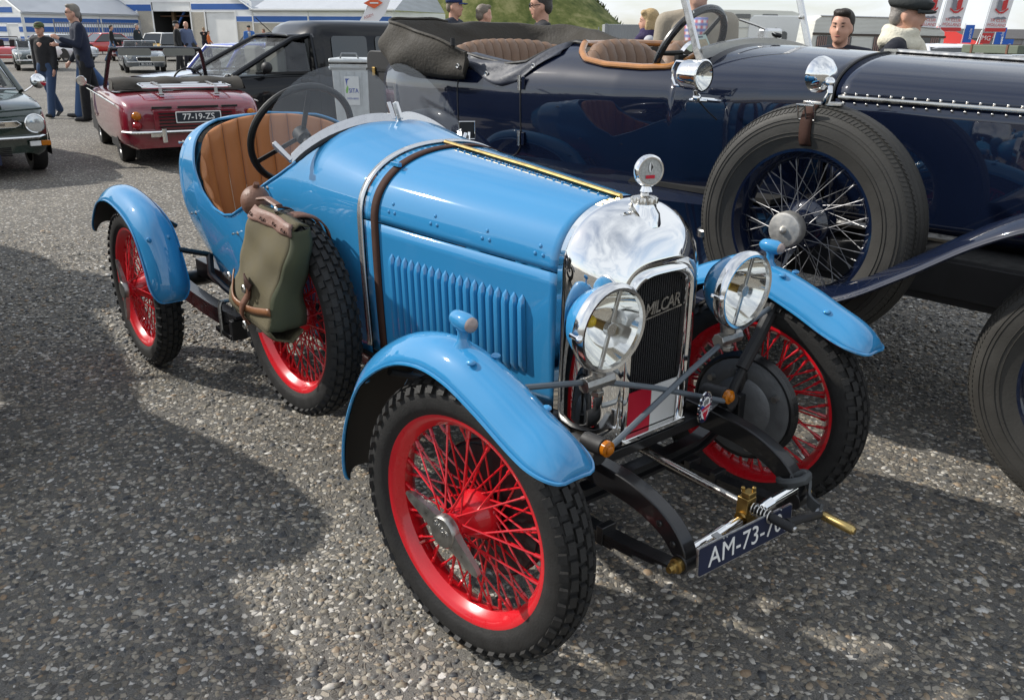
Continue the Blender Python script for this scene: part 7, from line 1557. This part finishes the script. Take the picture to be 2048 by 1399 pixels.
        if kind == 'flat':
            g.grid([[P3(-.005 + (.112*k+dx)*math.cos(a) + dx*.6, .100*k*math.sin(a), z + .018*math.cos(a)*-1) for a in np.linspace(0, 6.283, 28, endpoint=False)] for z, k, dx in ((.035, .98, 0), (.060, 1.08, .012), (.085, 1.06, .018), (.108, .85, .014), (.120, .45, .01), (.123, .04, 0))], cu=True, cap1=True).ob('flat_cap', hm, t, 60, solid=.006)
            G().grid([[P3(.070 + .088*(1-(abs(u)**2.4))*v, u*.088, .045 - .022*v - .012*abs(u)) for u in np.linspace(-1, 1, 13)] for v in (0, .5, 1)]).ob('cap_peak', hm, t, 60, solid=.008)
    if scarf:
        g = G(); g.tube([TT(-.005 + .085*math.cos(a), .092*math.sin(a), 1.475 + .018*math.sin(a*2)) for a in np.linspace(0, 6.283, 24, endpoint=False)], .048*s, 10, closed=True); g.tube([TT(-.01 + .080*math.cos(a), .086*math.sin(a), 1.535 + .012*math.sin(a*2+1)) for a in np.linspace(0, 6.283, 24, endpoint=False)], .036*s, 10, closed=True)
        limb(g, [TT(.10, .05, 1.46), TT(.145, .07, 1.36), TT(.165, .08, 1.22), TT(.15, .085, 1.10)], np.array([.05, .055, .058, .05])*s); bake(g, 'scarf', cl(scarf, .9, .15, 40, .6), t, min(vox, .015))
    if face:
        dk = cl((.03, .018, .014), .5); lip = cl((.30, .10, .085), .5, .1)
        for sd in (-1, 1):
            g = G(); g.ball(tuple(np.array((.0865, sd*.031, .010))*s), tuple(np.array((.006, .0115, .0038))*s), 12, 8, M=Rm); g.ob('eye', dk, t)
            g = G(); g.ball(tuple(np.array((.088, sd*.033, .034))*s), tuple(np.array((.006, .0175, .0036))*s), 12, 8, M=Rm); g.ob('eyebrow', cl(hair, .7), t)
        g = G(); g.ball(tuple(np.array((.0875, 0, -.060))*s), tuple(np.array((.006, .022, .005))*s), 12, 8, M=Rm); g.ob('mouth', lip, t)
    if glasses:
        g = G()
        for sd in (-1, 1): g.tube([Hd(.097, sd*.034 + .024*math.cos(a), .010 + .018*math.sin(a)) for a in np.linspace(0, 6.283, 18, endpoint=False)], .003*s, 6, closed=True); g.tube([Hd(.095, sd*.058, .012), Hd(.01, sd*.082, .012)], .003*s, 6)
        g.ob('glasses', MT['matt_black'], t)
    return t
PG = 'people walking round the paddock'
LEFT = R(240); 
# walkers at left
person('boy in black jacket, jeans and olive cap walking past the green saloon', (-15.20, 1.86), R(-45), 1.50, (.016, .016, .018), (.035, .065, .13), (.03, .03, .03), (.06, .045, .03), .018, (.30, .05), (-.30, .25), (.1, .25), (-.1, .2), hat=('cap', (.085, .11, .045)), headturn=R(10), group=PG, collar=True, face=True)
mn = person('man in navy jacket and black trousers turned sideways, one hand raised', (-14.14, 2.22), R(262), 1.74, (.012, .017, .035), (.010, .010, .011), (.012, .011, .011), (.20, .18, .15), .018, (.18, .12), (-.22, .18), (.22, 1.75), (.10, 1.5), haircut='full', collar=True, coat=.06, build=1.15, lean=.08, group=PG, glasses=True, face=True)
person('person in jeans and dark top mostly hidden behind the navy jacket', (-14.76, 2.34), R(255), 1.68, (.02, .022, .03), (.05, .10, .21), (.03, .028, .026), (.06, .05, .04), .025, (.25, .05), (-.65, .55), group=PG)
person('man in black jacket and jeans walking right beside the maroon roadster', (-45.4, 11.2), R(70), 1.72, (.012, .012, .014), (.08, .14, .24), (.10, .05, .03), (.06, .05, .04), .03, (.38, .05), (-.38, .15), group=PG, lean=.06)
person('man in dark coat standing before the white roller door', (-45.33, 12.45), R(40), 1.74, (.018, .026, .032), (.03, .03, .035), hair=(.28, .27, .25), vox=.03, legL=(.08, .0), legR=(-.08, .05), group=PG, coat=.2)
person('man in black cap and black jacket beside the grey roadster', (-31.10, 9.54), R(70), 1.74, (.012, .012, .013), (.015, .015, .017), hair=(.3, .29, .28), vox=.028, hat=('cap', (.012, .012, .013)), legL=(.1, 0), legR=(-.1, .05), group=PG, build=1.15)
person('bald man in blue jacket next to the man in black cap', (-31.41, 10.00), R(20), 1.74, (.10, .13, .22), (.02, .02, .03), hair=(.35, .33, .31), vox=.028, haircut='bald', legL=(.1, 0), legR=(-.1, .05), group=PG, build=1.1)
person('person in dark top raising one arm by the right roller door', (-53.80, 18.97), R(150), 1.70, (.014, .014, .016), (.03, .03, .05), hair=(.28, .18, .10), vox=.03, armL=(1.15, 1.2), armR=(.1, .3), legL=(.1, 0), legR=(-.1, 0), group=PG)
person('child in orange jacket by the right roller door', (-53.58, 19.15), R(60), 1.50, (.62, .16, .04), (.05, .06, .10), hair=(.10, .06, .03), vox=.03, legL=(.1, 0), legR=(-.1, 0), group=PG)
person('child in dark clothes near the open hall doorway', (-46.64, 15.67), R(20), 1.15, (.05, .045, .03), (.03, .03, .04), hair=(.14, .09, .04), vox=.03, legL=(.1, 0), legR=(-.1, 0), group=PG)
person('man in bright blue jacket and dark cap above the blue saloon roof', (-41.79, 16.79), R(-20), 1.74, (.05, .15, .42), (.03, .03, .05), hair=(.10, .08, .06), vox=.028, hat=('cap', (.02, .03, .03)), legL=(.05, 0), legR=(-.05, 0), shirt=cl((.35, .36, .38)), group=PG, build=1.1)
person('person in dark red top bending forward by the brick wall', (-51.24, 22.08), R(235), 1.72, (.22, .012, .025), (.10, .14, .20), hair=(.20, .12, .07), vox=.03, lean=.45, legL=(.1, 0), legR=(-.05, 0), armL=(.5, .4), armR=(.6, .5), group=PG)
# behind the touring car
PB = 'people standing behind the touring car'
person('man in navy baseball cap behind the folded hood, leftmost', (-7.87, 5.07), R(30), 1.80, (.03, .035, .05), (.02, .02, .03), hair=(.2, .16, .12), vox=.02, hat=('cap', (.022, .038, .12)), legL=(.03, 0), legR=(-.03, 0), group=PB)
person('man with cropped grey hair behind the folded hood', (-7.62, 5.34), R(70), 1.70, (.05, .05, .05), (.02, .02, .03), hair=(.17, .14, .11), vox=.02, legL=(.03, 0), legR=(-.03, 0), group=PB)
person('dark haired man in profile with black jacket beside the folded hood end', (-4.97, 3.99), R(238), 1.72, (.015, .015, .018), (.02, .02, .03), hair=(.05, .045, .042), vox=.016, haircut='full', legL=(.03, 0), legR=(-.03, 0), collar=True, glasses=True, group=PB, face=True, tilt=.1)
person('blonde woman with windblown hair and purple scarf', (-4.82, 5.31), R(222), 1.60, (.40, .40, .42), (.03, .03, .05), hair=(.42, .30, .15), vox=.016, haircut='long', legL=(.03, 0), legR=(-.03, 0), scarf=(.035, .025, .075), group=PB, face=True, build=.88)
def check_shirt():
    m, t, b, L = nodes('check_shirt'); tcn = t.nodes.new('ShaderNodeTexCoord'); out = None
    a = []
    for ax in (1, 2):
        w = t.nodes.new('ShaderNodeTexWave'); w.bands_direction = 'XYZ'[ax]; w.inputs['Scale'].default_value = 9; L(tcn.outputs['Object'], w.inputs['Vector']); a.append(w)
    x1 = t.nodes.new('ShaderNodeMix'); x1.data_type = 'RGBA'; x1.inputs['A'].default_value = (.55, .12, .12, 1); x1.inputs['B'].default_value = (.70, .68, .68, 1); L(a[0].outputs['Fac'], x1.inputs['Factor'])
    x2 = t.nodes.new('ShaderNodeMix'); x2.data_type = 'RGBA'; x2.inputs['A'].default_value = (.16, .20, .42, 1); L(a[1].outputs['Fac'], x2.inputs['Factor']); L(x1.outputs['Result'], x2.inputs['B']); L(x2.outputs['Result'], b.inputs['Base Color']); b.inputs['Roughness'].default_value = .8; return m
person('man in beige jacket and checked shirt standing beyond the steering wheel', (-2.39, 3.06), R(-52), 1.755, (.30, .26, .20), (.05, .06, .09), hair=(.05, .04, .03), vox=.014, legL=(.03, 0), legR=(-.03, 0), shirt=check_shirt(), collar=True, group=PB, face=True, build=1.06, armL=(.05, .25), armR=(.05, .25))
person('dark haired man in navy collar looking at us beyond the bonnet', (-1.89, 3.95), R(-66), 1.52, (.016, .018, .028), (.03, .03, .05), hair=(.022, .016, .012), vox=.012, haircut='full', legL=(.03, 0), legR=(-.03, 0), collar=True, group=PB, face=True, build=1.1, headturn=R(-8))
person('man in flat cap and cream scarf walking right behind the bonnet', (-1.24, 3.44), R(24), 1.60, (.010, .012, .020), (.03, .03, .05), hair=(.25, .23, .21), vox=.012, hat=('flat', (.030, .034, .034)), haircut='short', legL=(.2, 0), legR=(-.2, .1), scarf=(.66, .62, .50), group=PB, face=True, build=1.15, lean=.05, headturn=R(-8))


# ---------------------------------------------------------------- next car of the row, standing left of the view; its shadow lies on the pavement
row = thing('touring_car', 'another dark touring car left of the view, mirrored in the chrome radiator', 'car', (-1.9, -2.12, 0), R(-1))
KEEP = ('body', 'bonnet_top', 'bonnet_side', 'wheel', 'front_mudguard', 'rear_mudguard', 'running_board', 'valance', 'folded_hood', 'radiator_shell', 'radiator_core', 'luggage_trunk', 'undertray', 'front_seat', 'rear_seat', 'windscreen_post', 'windscreen_frame')
kids = {}
for x_ in list(bpy.data.objects):
    if x_.parent is not None: kids.setdefault(x_.parent.name, []).append(x_)
for o_ in kids.get(navy.name, []):
    if o_.name.split('.')[0] in KEEP:
        c_ = o_.copy(); COL.objects.link(c_); c_.parent = row
        for q_ in kids.get(o_.name, []):
            if q_.name.split('.')[0] in ('tyre', 'hub', 'hub_cap', 'windscreen_glass', 'rolled_edge'): d_ = q_.copy(); COL.objects.link(d_); d_.parent = c_
bpy.data.scenes.remove(_TMP)
